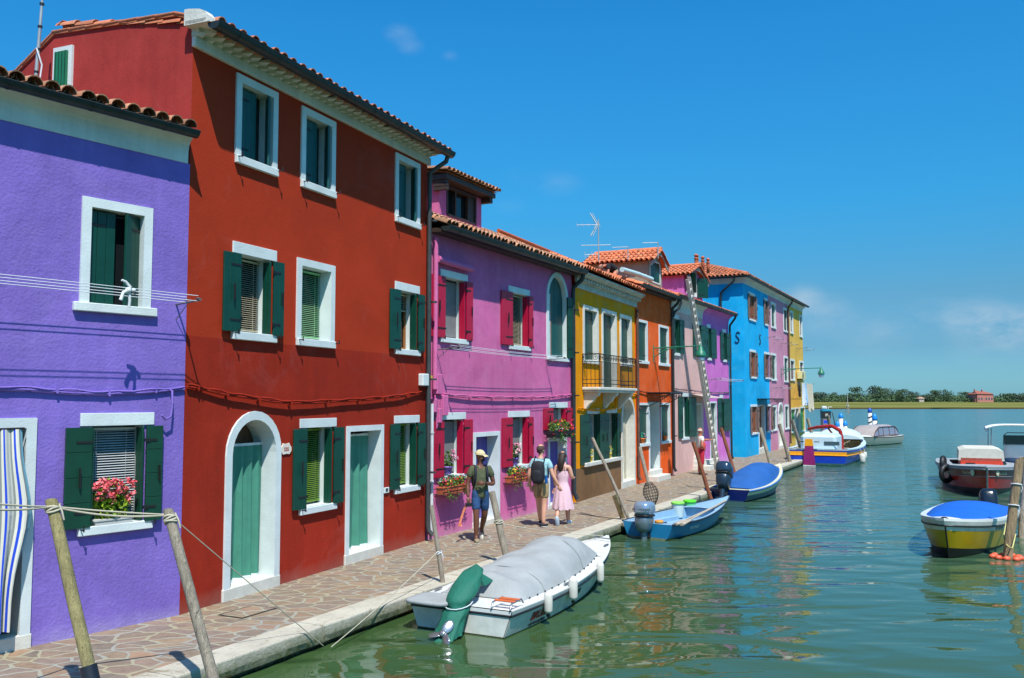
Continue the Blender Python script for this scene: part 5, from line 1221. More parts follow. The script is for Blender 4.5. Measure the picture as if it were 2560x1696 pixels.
m = MB(); h.well(m, .07, .62, .10, .16, 0); h.deck(m, 0, .07, .02, .005, 0, camber=0)
m.box(.05, .55, -B * .40, B * .40, .12, .20, 0, ch=.01); m.box(.56, L * .6, B * .30, B * .40, .12, .26, 0, ch=.01); m.build('cockpit', PALEB, b)
m = MB(); h.rail(m, 1, .022, 0, dz=.006); m.build('rub_rail', plain('dark_navy_rubber', srgb(26, 42, 58), .6), b)
o = outboard(b, (-.02, 0, .24), plain('silver_cowl', srgb(150, 172, 192), .22, metal=.5, var=.04), plain('silver_leg', srgb(110, 128, 138), .3, metal=.4), sc_=1.05, tilt=.06, yaw=.12, prop=False)
M = basis((-.42, -.12, .76), (0, -1, 0), (0, 0, 1), (-1, 0, 0))
text_obj('lettering', 'HONDA', .072, LTK, o, basis((-.146 - .251 - .006, -.164 - .006, .69), (.714, -.70, 0), (0, .0, 1), (-.70, -.714, 0)), bold=True)
text_obj('lettering', '40', .07, LTK, o, basis((-.445, .09, .69), (-.1, -.99, 0), (0, 0, 1), (-.99, .1, 0)), bold=True)
sidetext(h, .24, .55, 'VM 0M23', .12, plain('white_letters', srgb(200, 210, 214), .5), b)
def oar(name, a, c, label):
    m = MB(); m.tube([(0, 0, 0), (Vector(c) - Vector(a))], [.020, .024], 8)
    d_ = (Vector(c) - Vector(a)).normalized(); q = Vector(c) - Vector(a)
    m.tube([-d_ * .55, -d_ * .1, (0, 0, 0)], [.03, .028, .022], 8, sq=2.2)
    o_ = m.build(name, plain('grey_oar_wood', srgb(168, 156, 140), .8, var=.15), None, loc=a); tag(o_, label, 'oar', 'oars on the light blue skiff')
oar('oar', wp(b, h.pt(.17, 1, -1, .02, .05)), wp(b, h.pt(.83, 1, -1, .02, .05)), 'long grey oar lying outermost along the canal side rail of the light blue skiff')
oar('oar', wp(b, h.pt(.15, 1, -1, .10, .05)), wp(b, h.pt(.70, 1, -1, .10, .05)), 'grey oar lying just inboard of the outer oar on the light blue skiff')
for (px, lab, cm, lm2, s_) in (((1030, 848), 'white bucket with a pale green lid inside the light blue skiff', plain('white_bucket', srgb(196, 210, 204), .5), plain('pale_green_lid', srgb(140, 214, 90), .4), 1.0), ((1160, 826), 'green bucket with a bright green lid standing behind the white bucket', plain('green_bucket', srgb(96, 190, 130), .5), plain('bright_green_lid', srgb(88, 206, 30), .4), 1.0)):
    v = onz(*P('H', *px), .20)
    bk = thing('lidded_bucket', lab, 'bucket', v, 0, group='buckets in the light blue skiff')
    m = MB(); m.lathe([(.125, 0), (.13, .01), (.155, .33), (.155, .335)], 24); m.tube([(.16 * math.cos(a_), .16 * math.sin(a_), .30 - .10 * math.sin(a_) ** 2) for a_ in [PI * k / 12 for k in range(13)]], .004, 5); m.build('bucket_body', cm, bk)
    m = MB(); m.lathe([(.155, .325), (.168, .325), (.170, .375), (.160, .385), (.145, .378), (.01, .378)], 24); m.build('lid', lm2, bk)
m = MB(); g0 = h.pt(.04, 1, -1); m.tube([(.1, -.15, .3), (.25, -.35, .36), (.45, -.3, .30), (.6, -.1, .22)], .014, 6); m.build('fuel_hose', BLK, b)
text_mt = MB(); text_mt.lathe([(.10, 0), (.10, .05), (.09, .06)], 18, (0, 0, 0)); ob = text_mt.build('rope_coil', plain('orange_line', srgb(214, 140, 60), .8), None, loc=wp(b, (.16, -.22, .35))); tag(ob, 'small orange coil of line on the stern seat of the light blue skiff', 'rope')
# ------------------------------------------------------------------ cream and navy boat under a blue cover
loc, rz, L, B = place(P('H', 1308, 528), P('H', 1822, 560), P('H', 2150, 262), .36, .86)
print('cream boat', loc, rz, L, B)
b = thing('motorboat', 'cream and navy motorboat under a blue canvas cover with a dark tilted outboard', 'boat', loc, rz, group='boats moored along the quay')
CRM = plain('cream_hull_paint', srgb(214, 208, 172), .35, var=.06); NAVY = plain('navy_hull_paint', srgb(8, 28, 92), .3); STEELB = plain('grey_blue_hull', srgb(44, 74, 100), .35, var=.1)
h = Hull(L, B * 1.1, .36, .86, p=3.0, stern=.86, rake=.5, flare=.80, zc=.03, sag=.03); BOAT_C = (b, h)
m = MB(); h.skin(m, [(0, .52, 2), (.52, .82, 0), (.82, .93, 1), (.93, 1, 0)], bottom=2, transom=1); m.build('hull', [CRM, NAVY, STEELB], b)
m = MB(); h.cap(m, .14, 0, .015); h.deck(m, .90, .985, .06, .01, 0); h.deck(m, 0, .06, .02, .01, 0, camber=0); m.build('deck', CRM, b)
m = MB(); h.deck(m, .84, .93, .12, .02, 0, camber=.01); m.build('bow_hatch', plain('worn_teak', srgb(140, 100, 84), .7), b)
m = MB(); h.rail(m, .95, .022, 0); m.build('rub_rail', plain('white_blue_rail', srgb(60, 110, 180), .4), b)
hc = lambda q: .03 + .46 * (math.sin(PI * min(1, q / .56) / 2) if q < .56 else math.cos(PI / 2 * (q - .56) / .44) ** .8)
m = MB(); cover(m, h, .07, .86, hc, .10, 40, 20, ribs=(.4, .6), seed=5, wr=.02); m.build('boat_cover', BCOV, b)
outboard(b, (-.05, .05, .42), plain('dark_blue_cowl', srgb(44, 66, 88), .18, metal=.3, var=.05), plain('dark_blue_leg', srgb(36, 54, 72), .3, metal=.2), sc_=1.3, tilt=.42, yaw=.15, prop=False)
# ------------------------------------------------------------------ yellow boat on the right
D0, D1 = 19.6, 23.9
bow = onz(*P('T', 392, 1045), .75); st = Vector((11.3, 22.1, 0)); dv = bow - st; dv.z = 0
b = thing('motorboat', 'yellow hulled boat with white topsides and a bright blue cover beside the thick post', 'boat', (st.x, st.y, 0), math.atan2(dv.y, dv.x), group='boats moored on the right of the canal')
L = dv.length; h = Hull(L, 1.85, .56, .78, p=2.9, stern=.9, rake=.35, flare=.80, zc=-.08, zk=-.2, sag=.02, blunt=.62); BOAT_Y = (b, h)
YH = plain('olive_yellow_hull', srgb(176, 146, 12), .3, var=.10, vs=3)
m = MB(); h.skin(m, [(0, .2, 2), (.2, .72, 1), (.72, 1, 0)], bottom=2, transom=-1); m.build('hull', [GELD, YH, plain('black_bottom', srgb(14, 16, 18), .5)], b)
m = MB(); h.cap(m, .14, 0, .05); h.deck(m, .93, .985, .05, .05, 0); m.build('deck', GEL, b)
m = MB(); h.rail(m, .86, .018, 0); m.tube([h.pt(1, f_, 1, -.012) for f_ in (.86, .6, .3, 0)], .016, 6); m.build('rub_rail', BLK, b)
m = MB(); cover(m, h, .03, .94, lambda q: .04 + .24 * math.sin(PI * min(1, q * 1.1)) ** .7 * (1 - .3 * q) if q < .9 else .04 + .1 * (1 - q), .12, 36, 20, dz=.05, seed=8, wr=.01); m.build('boat_cover', BCOV2, b)
outboard(b, (-.1, .1, .50), plain('black_cowl', srgb(24, 34, 46), .15, var=.04), plain('black_leg', srgb(24, 30, 38), .3), sc_=1.0, tilt=1.15, yaw=.3, prop=False)
sidetext(h, .62, .80, 'VE 10543', .13, plain('grey_letters', srgb(120, 124, 120), .5), b, side=1)
g = wp(b, h.pt(.38, .8, 1, -.06)); fender(None, P('T', 955, 1185), P('T', 955, 1318), g.y, .05, 'slim white fender between the yellow boat and the thick post', FND)
# ------------------------------------------------------------------ red barge at the right edge
bow = onz(*P('T', 808, 520), .95); dvec = Vector((.42, .907, 0)); L = 8.6; st = bow + dvec * L; st.z = 0
b = thing('barge', 'red and black steel barge with a white covered cabin, behind the yellow boat', 'boat', (st.x, st.y, 0), math.atan2(-dvec.y, -dvec.x), group='boats moored on the right of the canal')
h = Hull(L, 3.0, .74, 1.0, p=2.6, stern=.95, rake=.5, flare=.80, zc=-.10, zk=-.4, sag=.02, blunt=.8); BOAT_R = (b, h)
RH = plain('red_hull_paint', srgb(184, 26, 12), .35, var=.15, vs=3); RD = plain('dark_red_hull', srgb(128, 22, 16), .4, var=.15); GRYD = plain('grey_deck_paint', srgb(150, 154, 156), .6, var=.12)
m = MB(); h.skin(m, [(0, .22, 2), (.22, .66, 1), (.66, .90, 3), (.90, 1, 0)], bottom=2, transom=-1); m.build('hull', [GRYD, RH, plain('black_red_bottom', srgb(34, 16, 14), .5, var=.3), RD], b)
m = MB(); h.cap(m, .5, 0, .02); h.deck(m, .55, .985, .1, .015, 0, camber=.04); h.deck(m, 0, .1, .1, .015, 0); m.build('deck', GRYD, b)
m = MB(); h.rail(m, .92, .03, 0); h.rail(m, .66, .012, 0); m.tube([h.pt(1, f_, 1, -.02) for f_ in (1, .8, .5, .2)], .03, 7); m.build('rub_rail', plain('steel_grey_rail', srgb(140, 144, 148), .4, metal=.4), b)
m = MB()
for sd in (-1, 1):
    a, c = Vector(h.pt(.93, .8, sd, -.02)), Vector(h.pt(.955, .8, sd, -.02)); d_ = (c - a).normalized()
    for k in range(1): m.lathe([(.10, 0), (.12, .01), (.12, .03), (.08, .035)], 14, M=basis(a, d_, (0, 0, 1), Vector((d_.y, -d_.x, 0)) * (1 if d_.cross(Vector((0, 0, 1))).x > 0 else 1)))
m.build('hawse_rings', plain('cream_ring', srgb(206, 200, 170), .5), b)
for sd in (-1, 1): sidetext(h, .87 if sd > 0 else .87, .78, 'Li Gio Gira' if sd > 0 else 'Il Gio Gira', .15, plain('cream_ring', srgb(206, 200, 170), .5), b, side=sd, shear=.2, bold=False)
m = MB(); m.box(L * .30, L * .60, -.68, .68, .60, 1.12, 0, ch=.03); m.build('cabin', plain('orange_red_cabin', srgb(206, 62, 36), .5), b)
m = MB(); m.extr([(-.73, 1.0), (-.70, 1.34), (-.5, 1.42), (.5, 1.42), (.70, 1.34), (.73, 1.0)], L * .28, L * .60); m.build('cabin_cover', plain('off_white_canvas', srgb(196, 192, 178), .8, var=.08), b)
m = MB(); m.box(L * .62, L * .622, -.5, -.2, .62, .93); m.build('cabin_vent', BLK, b)
for k, (z_, rr_) in enumerate(((.55, .26), (.85, .22))):
    m = MB(); pts = [(rr_ * math.cos(a_), 0, rr_ * math.sin(a_)) for a_ in [2 * PI * j / 20 for j in range(21)]]; m.tube(pts, .09, 10, caps=False)
    v = wp(b, h.pt(.66 - .06 * k, .72, -1, -.12)); ob = m.build('tyre', BLK, None, loc=(v.x, v.y, z_)); ob.rotation_euler.z = math.radians(25 + 30 * k); tag(ob, ('lower' if k == 0 else 'upper') + ' black tyre fender hung on the left bow of the red barge', 'tyre', 'tyre fenders on the red barge')
# ------------------------------------------------------------------ white console boat with a canopy
v = atd(*P('T', 1090, 330), 37.0)
b = thing('canopy_boat', 'white centre console boat with a white sun canopy at the right edge', 'boat', (v.x + 1.2, v.y + 2.5, 0), math.radians(245), group='boats moored on the right of the canal')
h = Hull(6.0, 2.3, .75, 1.0, p=3.0, stern=.9, rake=.7, flare=.78)
m = MB(); h.skin(m, [(0, .75, 0), (.75, 1, 1)], bottom=1, transom=-1); m.build('hull', [GEL, plain('pale_blue_stripe', srgb(110, 150, 190), .4)], b)
m = MB(); h.cap(m, .25, 0, .02); h.deck(m, .66, .985, .1, .02); m.build('deck', GEL, b)
m = MB(); h.well(m, .05, .66, .25, .3); m.build('cockpit', GEL, b)
m = MB(); superb(m, (2.6, 0, .85), (.35, .45, .55), .4); m.build('console', GEL, b)
m = MB(); m.box(2.9, 2.92, -.42, .42, 1.35, 1.72, 0, ch=.005); m.tube([(2.9, -.45, 1.3), (2.9, -.43, 1.72), (2.9, -.3, 1.82), (2.9, .3, 1.82), (2.9, .43, 1.72), (2.9, .45, 1.3)], .02, 6); m.build('windscreen', plain('smoked_screen', srgb(34, 52, 54), .1), b)
m = MB()
for sx in (1.2, 3.6):
    for sy in (-.95, .95): m.tube([(sx, sy, .8), (sx, sy * .95, 2.02)], .02, 6)
m.build('canopy_frame', plain('steel_tube', srgb(150, 154, 158), .3, metal=.8), b)
m = MB(); rows = [[(1.0 + 2.8 * i / 8, -1.05 + 2.1 * j / 10, 2.00 + .12 * (1 - (-1 + 2 * j / 10) ** 4) + .03 * math.sin(i)) for j in range(11)] for i in range(9)]; m.grid(rows)
m.grid([[(p_[0], p_[1], p_[2]), (p_[0], p_[1] * 1.01, p_[2] - .14)] for p_ in [r_[0] for r_ in rows]]); m.grid([[(p_[0], p_[1], p_[2]), (p_[0], p_[1] * 1.01, p_[2] - .14)] for p_ in [r_[-1] for r_ in rows]]); m.build('canopy', plain('white_canopy', srgb(226, 228, 226), .6), b)
outboard(b, (-.05, 0, .8), plain('black_cowl', srgb(24, 34, 46), .15), plain('black_leg', srgb(24, 30, 38), .3), sc_=1.3)
# ------------------------------------------------------------------ work barge with purple rudder
ax = QD.copy(); o_ = Vector((14.55, 43.6, 0)); L = 12.4
b = thing('work_boat', 'blue and orange work boat with a purple rudder, white cabin and small red crane', 'boat', o_, math.atan2(ax.y, ax.x), group='boats moored along the quay')
h = Hull(L, 3.3, .80, 1.1, p=4.2, stern=.84, rake=.5, flare=.88, zc=.05, zk=-.3, sag=.12); BOAT_K = (b, h)
RB = plain('royal_blue_hull', srgb(16, 58, 170), .35, var=.16, vs=2); OR = plain('orange_strake', srgb(232, 158, 20), .4, var=.06); WT = plain('white_deck_paint', srgb(186, 206, 214), .5, var=.06); NB = plain('navy_strake', srgb(40, 58, 140), .4)
m = MB(); h.skin(m, [(-.1, .12, 3), (.12, .62, 0), (.62, .84, 1), (.84, .95, 4), (.95, 1, 2)], bottom=3, transom=-1); m.build('hull', [RB, OR, WT, plain('green_weed_bottom', srgb(40, 84, 80), .8, var=.3, vs=6), NB], b)
m = MB(); h.rail(m, .62, .03, 0); h.rail(m, .84, .025, 1); m.tube([h.pt(0, .62, -1), h.pt(0, .62, 1)], .03, 6); m.build('rub_rail', [OR, NB], b)
m = MB(); h.cap(m, .25, 0, .03); h.deck(m, .72, .985, .1, .02, 0, camber=.08); h.deck(m, 0, .05, .05, .02, 0, camber=0); m.build('deck', WT, b)
m = MB(); h.well(m, .05, .72, .25, .35); m.build('cockpit', plain('straw_hold', srgb(190, 176, 140), .8, var=.2, vs=5), b)
m = MB(); m.box(.25, 2.4, -.85, .80, .6, 1.50, 0, ch=.14); m.build('cabin', WT, b)
m = MB(); m.box(.235, .249, -1.0, -.3, .98, 1.16, 0); m.build('cabin_window', plain('dark_window', srgb(60, 84, 92), .2), b)
m = MB(); rows = [[(7.0 + 3.8 * i / 12, (1.32 - .5 * (i / 12) ** 2) * (-1 + 2 * j / 12), 1.02 + .58 * math.sin(PI * min(1, i / 12 * 1.2 + .08)) ** .6 * (1 - abs(-1 + 2 * j / 12) ** 2.4) ** .7 * (1 if i < 11 else .1)) for j in range(13)] for i in range(13)]; m.grid(rows); m.add(rows[0], [list(range(13))]); m.build('foredeck_shelter', WT, b)
m = MB(); m.prism([(-.30, -.15), (.28, -.15), (.18, .96), (-.20, .96)], -.06, .06, 0, Matrix.Translation((-.10, .35, 0)) @ Matrix.Rotation(PI / 2, 4, 'Z')); rd_ = m.build('rudder', plain('purple_paint', srgb(140, 28, 98), .45, var=.12), b)
m = MB(); m.prism([(-.205, .95), (.185, .95), (.15, 1.28), (-.17, 1.28)], -.065, .065, 0, Matrix.Translation((-.10, .35, 0)) @ Matrix.Rotation(PI / 2, 4, 'Z')); m.build('rudder_head', OR, rd_)
m = MB(); m.prism([(-.315, -.3), (.295, -.3), (.27, .05), (-.29, .03)], -.067, .067, 0, Matrix.Translation((-.10, .35, 0)) @ Matrix.Rotation(PI / 2, 4, 'Z')); m.build('rudder_foot', plain('flaking_white', srgb(190, 200, 190), .8, var=.25, vs=12), rd_)
RC = plain('crane_red', srgb(158, 24, 18), .45, var=.15)
m = MB(); m.tube([(3.0, -.75, .5), (3.0, -.75, 1.25), (3.0, -.7, 1.6)], [.11, .10, .09], 10); m.tube([(3.0, -.7, 1.6), (3.1, -.3, 1.82), (3.5, .5, 1.74), (4.0, 1.0, 1.62)], [.10, .09, .085, .07], 8); m.tube([(3.0, -.72, .9), (3.2, -.1, 1.7)], .05, 8); m.build('crane_arm', RC, b)
m = MB(); superb(m, (4.3, .0, .75), (.4, .35, .3), .5); m.tube([(4.2, -.5, .5), (4.6, -.7, .9), (5.2, -.9, 1.0)], .03, 6); m.box(4.8, 6.0, -.8, .6, .36, .62, 0, ch=.05); m.build('deck_gear', plain('rusty_gear', srgb(120, 104, 84), .8, var=.3, vs=8), b)
m = MB()
m.tube([(.2, -1.4, .95), (.2, -1.4, 1.12)], .02, 6); m.tube([(-.16, .10, 1.15), (-.16, -.15, 1.15)], .02, 6); m.tube([(-.16, .55, 1.15), (-.16, .8, 1.15)], .02, 6); m.build('tiller_pins', IRON, b)
for (t_, cxy, r, lab, mt) in ((.60, (1365, 930, 1100), .15, 'fat white fender with a black foot on the blue and orange work boat', FND), (.67, (1410, 905, 1020), .10, 'slimmer white fender beside the fat one on the work boat', FND), (.90, (1540, 810, 985), .13, 'dark blue fender at the bow of the work boat', plain('blue_fender', srgb(10, 62, 100), .4))):
    D, t_ = hull_hit(b, h, -1, P('G', cxy[0], (cxy[1] + cxy[2]) / 2), r); fender(None, P('G', cxy[0], cxy[1]), P('G', cxy[0], cxy[2]), D, r, lab, mt, anchor=wp(b, h.pt(t_, 1, -1, .02)))
# ------------------------------------------------------------------ taxi boat beyond
a = onz(*P('G', 2120, 742), .05); c = onz(*P('G', 1560, 800), .05); d_ = (c - a); d_.z = 0; d_.normalize(); sd_ = Vector((-d_.y, d_.x, 0))
cen = a - sd_ * (-1.0) * 1 ; cen = a + Vector((-d_.y, d_.x, 0)) * (-1.05 if (Vector((-d_.y, d_.x, 0)).y < 0) else 1.05)
b = thing('water_taxi', 'white cabin cruiser with curved brown framed windows moored beyond the work boat', 'boat', (cen.x, cen.y, 0), math.atan2(d_.y, d_.x), group='boats moored by the fuel dock')
L = 9.2; h = Hull(L, 2.2, .58, .78, p=2.6, stern=.88, rake=.9, flare=.85, zc=.05, zk=-.2, sag=.06)
m = MB(); h.skin(m, [(0, .88, 0), (.88, 1, 1)], bottom=2, transom=-1); m.build('hull', [plain('taxi_hull_white', srgb(176, 176, 160), .35, var=.06), plain('brown_trim', srgb(96, 60, 48), .4), BLK], b)
m = MB(); h.cap(m, .3, 0, .02); h.deck(m, .52, .985, .05, .02, 0, camber=.10); m.build('deck', GEL, b)
def cab(x0, x1, z0, zt, hw, k=10):
    rows = []
    for i in range(k + 1):
        t = i / k; x = x0 + (x1 - x0) * t; z = zt if .18 < t < .8 else (z0 + (zt - z0) * (t / .18) ** .5 if t <= .18 else z0 + (zt - z0) * ((1 - t) / .2) ** .55); rows.append((x, z))
    return rows
ZC = .66; pr = cab(.7, 5.6, ZC, 1.34, .85, 20)
m = MB(); m.grid([[(x, -.85, ZC), (x, -.78, ZC + (z - ZC) * .86)] for x, z in pr], 0); m.build('cabin_window', plain('lilac_glass', srgb(126, 130, 150), .12), b); m = MB(); m.grid([[(x, .85, ZC), (x, .78, ZC + (z - ZC) * .86)] for x, z in pr], 0); m.build('cabin_window', plain('lilac_glass', srgb(126, 130, 150), .12), b)
m = MB(); m.grid([[(x, -.80, ZC + (z - ZC) * .84), (x, -.5, z + .02), (x, 0, z + .05), (x, .5, z + .02), (x, .80, ZC + (z - ZC) * .84)] for x, z in pr], 0); m.build('cabin_roof', plain('taxi_roof', srgb(160, 150, 146), .4), b)
m = MB()
for sy in (-.86, .86):
    m.tube([(x, sy * .93, ZC + (z - ZC) * .88) for x, z in pr], .03, 6); m.tube([(.7, sy, ZC), (5.6, sy, ZC)], .03, 6)
    for xx in (1.6, 2.7, 3.9, 4.8): m.tube([(xx, sy, ZC), (xx, sy * .92, 1.24)], .02, 6)
m.build('cabin_frame', plain('brown_trim', srgb(96, 60, 48), .4), b)
# ------------------------------------------------------------------ mooring posts and ropes
WOODG = grain('weathered_post', srgb(164, 152, 134))
WOODY = grain('lichen_post', srgb(164, 152, 104))
WOODR = grain('brown_post', srgb(140, 78, 50), .75, .005)
def post(label, top, Dt, base, r, mat=WOODG, r2=None, group='mooring posts along the quay', bend=None, z0=0.0, cap=None, name='mooring_post', seedv=0):
    a = atd(*top, Dt); c = onz(*base, z0); c2 = c + (c - a) * (.35 / max(.3, (a.z - c.z))) ; r2 = r2 or r * 1.12
    t = thing(name, label, 'post', c, 0, group=group)
    m = MB(); n = 12; k = 12; rows = []; q = []; axis = (a - c2)
    for i in range(n + 1):
        u = i / n; p = c2.lerp(a, u) - c
        if bend: p += Vector((bend[0], bend[1], 0)) * math.sin(PI * u) 
        p += Vector((.010 * noise.noise(Vector((u * 4, seedv, 1))), .010 * noise.noise(Vector((u * 4, seedv, 7))), 0))
        rad = r2 + (r - r2) * u; row = []
        for j in range(k):
            th = 2 * PI * j / k; rr_ = rad * (1 + .10 * noise.noise(Vector((math.cos(th) * 1.5, math.sin(th) * 1.5, u * 3 + seedv * 5)))); row.append((p.x + rr_ * math.cos(th), p.y + rr_ * math.sin(th), p.z + (.5 * rad * math.cos(th + 1) if i == n else 0)))
        rows.append(row)
    m.grid(rows, 0, True, closed=True); m.add(rows[-1], [list(range(k))], 0, False); m.build('pole', mat, t)
    t['_ax'] = [*(c2 - c), *(a - c)]
    return t, a, c
tA, topA, bA = post('pale lichen streaked post with a black sleeve, at the left edge of the quay', (128, 1252), 8.95, (262, 1850), .058, WOODY, seedv=1)
m = MB(); d_ = (topA - bA); m.tube([d_ * .02, d_ * .30], .078, 12); m.build('rubber_sleeve', plain('black_sleeve', srgb(22, 30, 40), .5), tA)
tB, topB, bB = post('weathered grey post with rope wound on its head, before the purple and red houses', (420, 1276), 9.6, (560, 1800), .054, seedv=2)
tC, topC, bC = post('thin post with a knotted line, behind the stern of the white runabout', P('P3', 112, 1118), 14.55, (1114, 1502), .036, WOODG, seedv=3)
tD, topD, bD = post('stout leaning post with a cord tied round it, before the man in the cap', P('P3', 703, 985), 16.3, (1279, 1452), .060, WOODG, seedv=4)
post('long crooked grey post leaning in front of the yellow house', P('Y2', 300, 878), 22.1, (1582, 1332), .042, WOODG, bend=(.05, 0), seedv=5)
post('short broken stump beside the crooked post at the stern of the light blue skiff', (1537, 1240), 21.8, (1566, 1322), .065, plain('rotten_stump', srgb(160, 138, 100), .95, var=.35, vs=9, bd=.02, bs=20), r2=.07, seedv=6)
post('brown post leaning in front of the man at the ladder', P('H', 1198, 28), 27.3, (1783, 1266), .060, WOODR, seedv=7)
post('brown post leaning in front of the violet house', P('B2', 797, 838), 31.8, (1850, 1229), .060, WOODR, seedv=8)
post('grey squared post leaning in front of the blue house door', P('B2', 1275, 838), 37.1, (1937, 1196), .075, WOODG, seedv=9)
post('tall grey post roped to the work boat, in front of the dusty pink house', P('B2', 1512, 790), 42.2, (1979, 1170), .085, WOODG, seedv=10)
post('grey post between the work boat and the sand yellow house', P('B2', 1670, 738), 44.8, (2012, 1158), .085, WOODG, seedv=11)
post('grey post past the corner of the sand yellow house', P('B2', 1858, 722), 58, (2040, 1124), .10, WOODG, seedv=12)
post('grey post standing against the fuel pump', P('G', 765, 278), 66, (2082, 1108), .12, WOODG, seedv=13)
tT, topT, bT = post('thick bleached trunk post with orange floats round its foot, at the right edge', (2549, 1147), 18.25, (2518, 1397), .086, grain('bleached_trunk', srgb(184, 156, 120), .9, .02), r2=.092, group='posts on the right of the canal', seedv=14)
post('darker trunk post half out of the frame behind the thick post', (2572, 1130), 21.5, (2556, 1345), .09, WOODG, group='posts on the right of the canal', seedv=15)
rr = random.Random(3); FL = plain('orange_float', srgb(214, 92, 60), .5, var=.1)
m = MB(); pts = []
t = thing('float_ring', 'string of orange floats in the water round the foot of the thick post', 'float', (bT.x, bT.y, 0))
for k in range(9):
    a_ = 2 * PI * k / 9; r_ = .24 + rr.uniform(-.02, .03); m = MB(); m.ball((r_ * math.cos(a_), r_ * math.sin(a_), .03), (.080, .062, .055), 12, 8, 0); m.build('float', FL, t)
# ropes round the post heads and between them
def wind(name, top, base, n, r, label, off=.1, rad=.075, mat=None):
    d_ = (top - base).normalized(); x = d_.cross(Vector((0, 0, 1))); x = (Vector((1, 0, 0)) - d_ * d_.x).normalized(); y = d_.cross(x); c = top - d_ * off; pts = []
    for i in range(n * 12 + 1):
        th = 2 * PI * i / 12; pts.append(x * (rad * math.cos(th)) + y * (rad * math.sin(th)) - d_ * (.018 * i / 12 - .012 * math.sin(th * 1.7)))
    m = MB(); m.tube(pts, r, 6); m.tube([x * rad, x * (rad + .02) - d_ * .08 - y * .02, x * (rad + .01) - d_ * .16], r * .8, 6); o = m.build(name, mat or ROPE, None, loc=c); return tag(o, label, 'rope', 'ropes wound on posts')
wind('rope_winding', topA, bA, 3, .011, 'pale rope wound on the head of the lichen streaked post', .06, .068)
wind('rope_winding', topB, bB, 4, .011, 'pale rope wound on the head of the weathered post before the red house', .06, .064)
wind('rope_winding', topC, bC, 2, .007, 'thin white line knotted halfway up the post behind the white runabout', .72, .044, ROPEW)
wind('rope_winding', topD, bD, 3, .010, 'grey cord tied round the middle of the stout leaning post', .50, .072)
wind('rope_winding', topT, bT, 1, .012, 'upper white rope loop round the thick post at the right edge', .50, .098, ROPEW)
wind('rope_winding', topT, bT, 1, .012, 'lower white rope loop round the thick post at the right edge', .92, .098, ROPEW)
lA = topA - (topA - bA).normalized() * .06; lB = topB - (topB - bB).normalized() * .05
e0 = atd(*P('C3', -40, 612), 8.3); e1 = atd(*P('C3', -40, 645), 8.3)
rope('rope', [e0, lA], .009, ROPE, 'upper slack rope from the left edge to the lichen streaked post', .01, group='ropes between posts')
rope('rope', [e1, lA], .010, ROPE, 'lower slack rope from the left edge to the lichen streaked post', .02, group='ropes between posts')
rope('rope', [lA, lB], .009, ROPE, 'taut upper rope between the two foreground posts', .008, group='ropes between posts')
rope('rope', [lA, lB], .011, ROPE, 'sagging lower rope between the two foreground posts', .045, group='ropes between posts')
rope('rope', [lB, onz(808, 1615, .05)], .006, ROPE, 'thin line from the weathered post down to the quay wall', 0, group='mooring lines')
lC = topC - (topC - bC).normalized() * .72
rope('rope', [lC, onz(828, 1618, .05)], .007, ROPE, 'thin line from the knotted post down across the kerb', .01, group='mooring lines')
bw, hw_ = BOAT_W; bb_, hb_ = BOAT_B; bc_, hc_ = BOAT_C; by_, hy_ = BOAT_Y; bk_, hk_ = BOAT_K
rope('rope', [topD - (topD - bD).normalized() * .55, wp(bw, (hw_.L * .95, 0, .62))], .006, ROPE, 'mooring line from the stout post to the bow of the white runabout', .02, group='mooring lines')
rope('rope', [wp(bb_, hb_.pt(.02, 1, 1, .05, .02)), onz(1450, 1282, QZ + .02)], .009, plain('dark_rope', srgb(96, 88, 76), .9), 'dark line from the skiff stern lying across the paving', .01, group='mooring lines')
rope('rope', [wp(bc_, hc_.pt(.03, 1, 1, .05, .02)), onz(1715, 1215, QZ + .02)], .009, plain('dark_rope', srgb(96, 88, 76), .9), 'dark line from the blue covered boat across the kerb', .01, group='mooring lines')
yl = plain('yellow_rope', srgb(196, 186, 120), .9)
rope('rope', [wp(by_, hy_.pt(.42, 1, 1, .1, .06)), atd(*P('T', 975, 1180), 18.6), atd(*P('T', 1010, 1270), 18.2), atd(*P('T', 1060, 1300), 18.0), bT + Vector((.12, -.12, .5))], .013, yl, 'yellowish rope looping from the yellow boat round the thick post', .02, group='mooring lines', n=8)
rope('rope', [atd(*P('B2', 1640, 1130), 41.8), wp(bk_, hk_.pt(.02, 1, 1, .05, .02))], .015, yl, 'yellowish rope from the tall grey post to the work boat', .03, group='mooring lines')
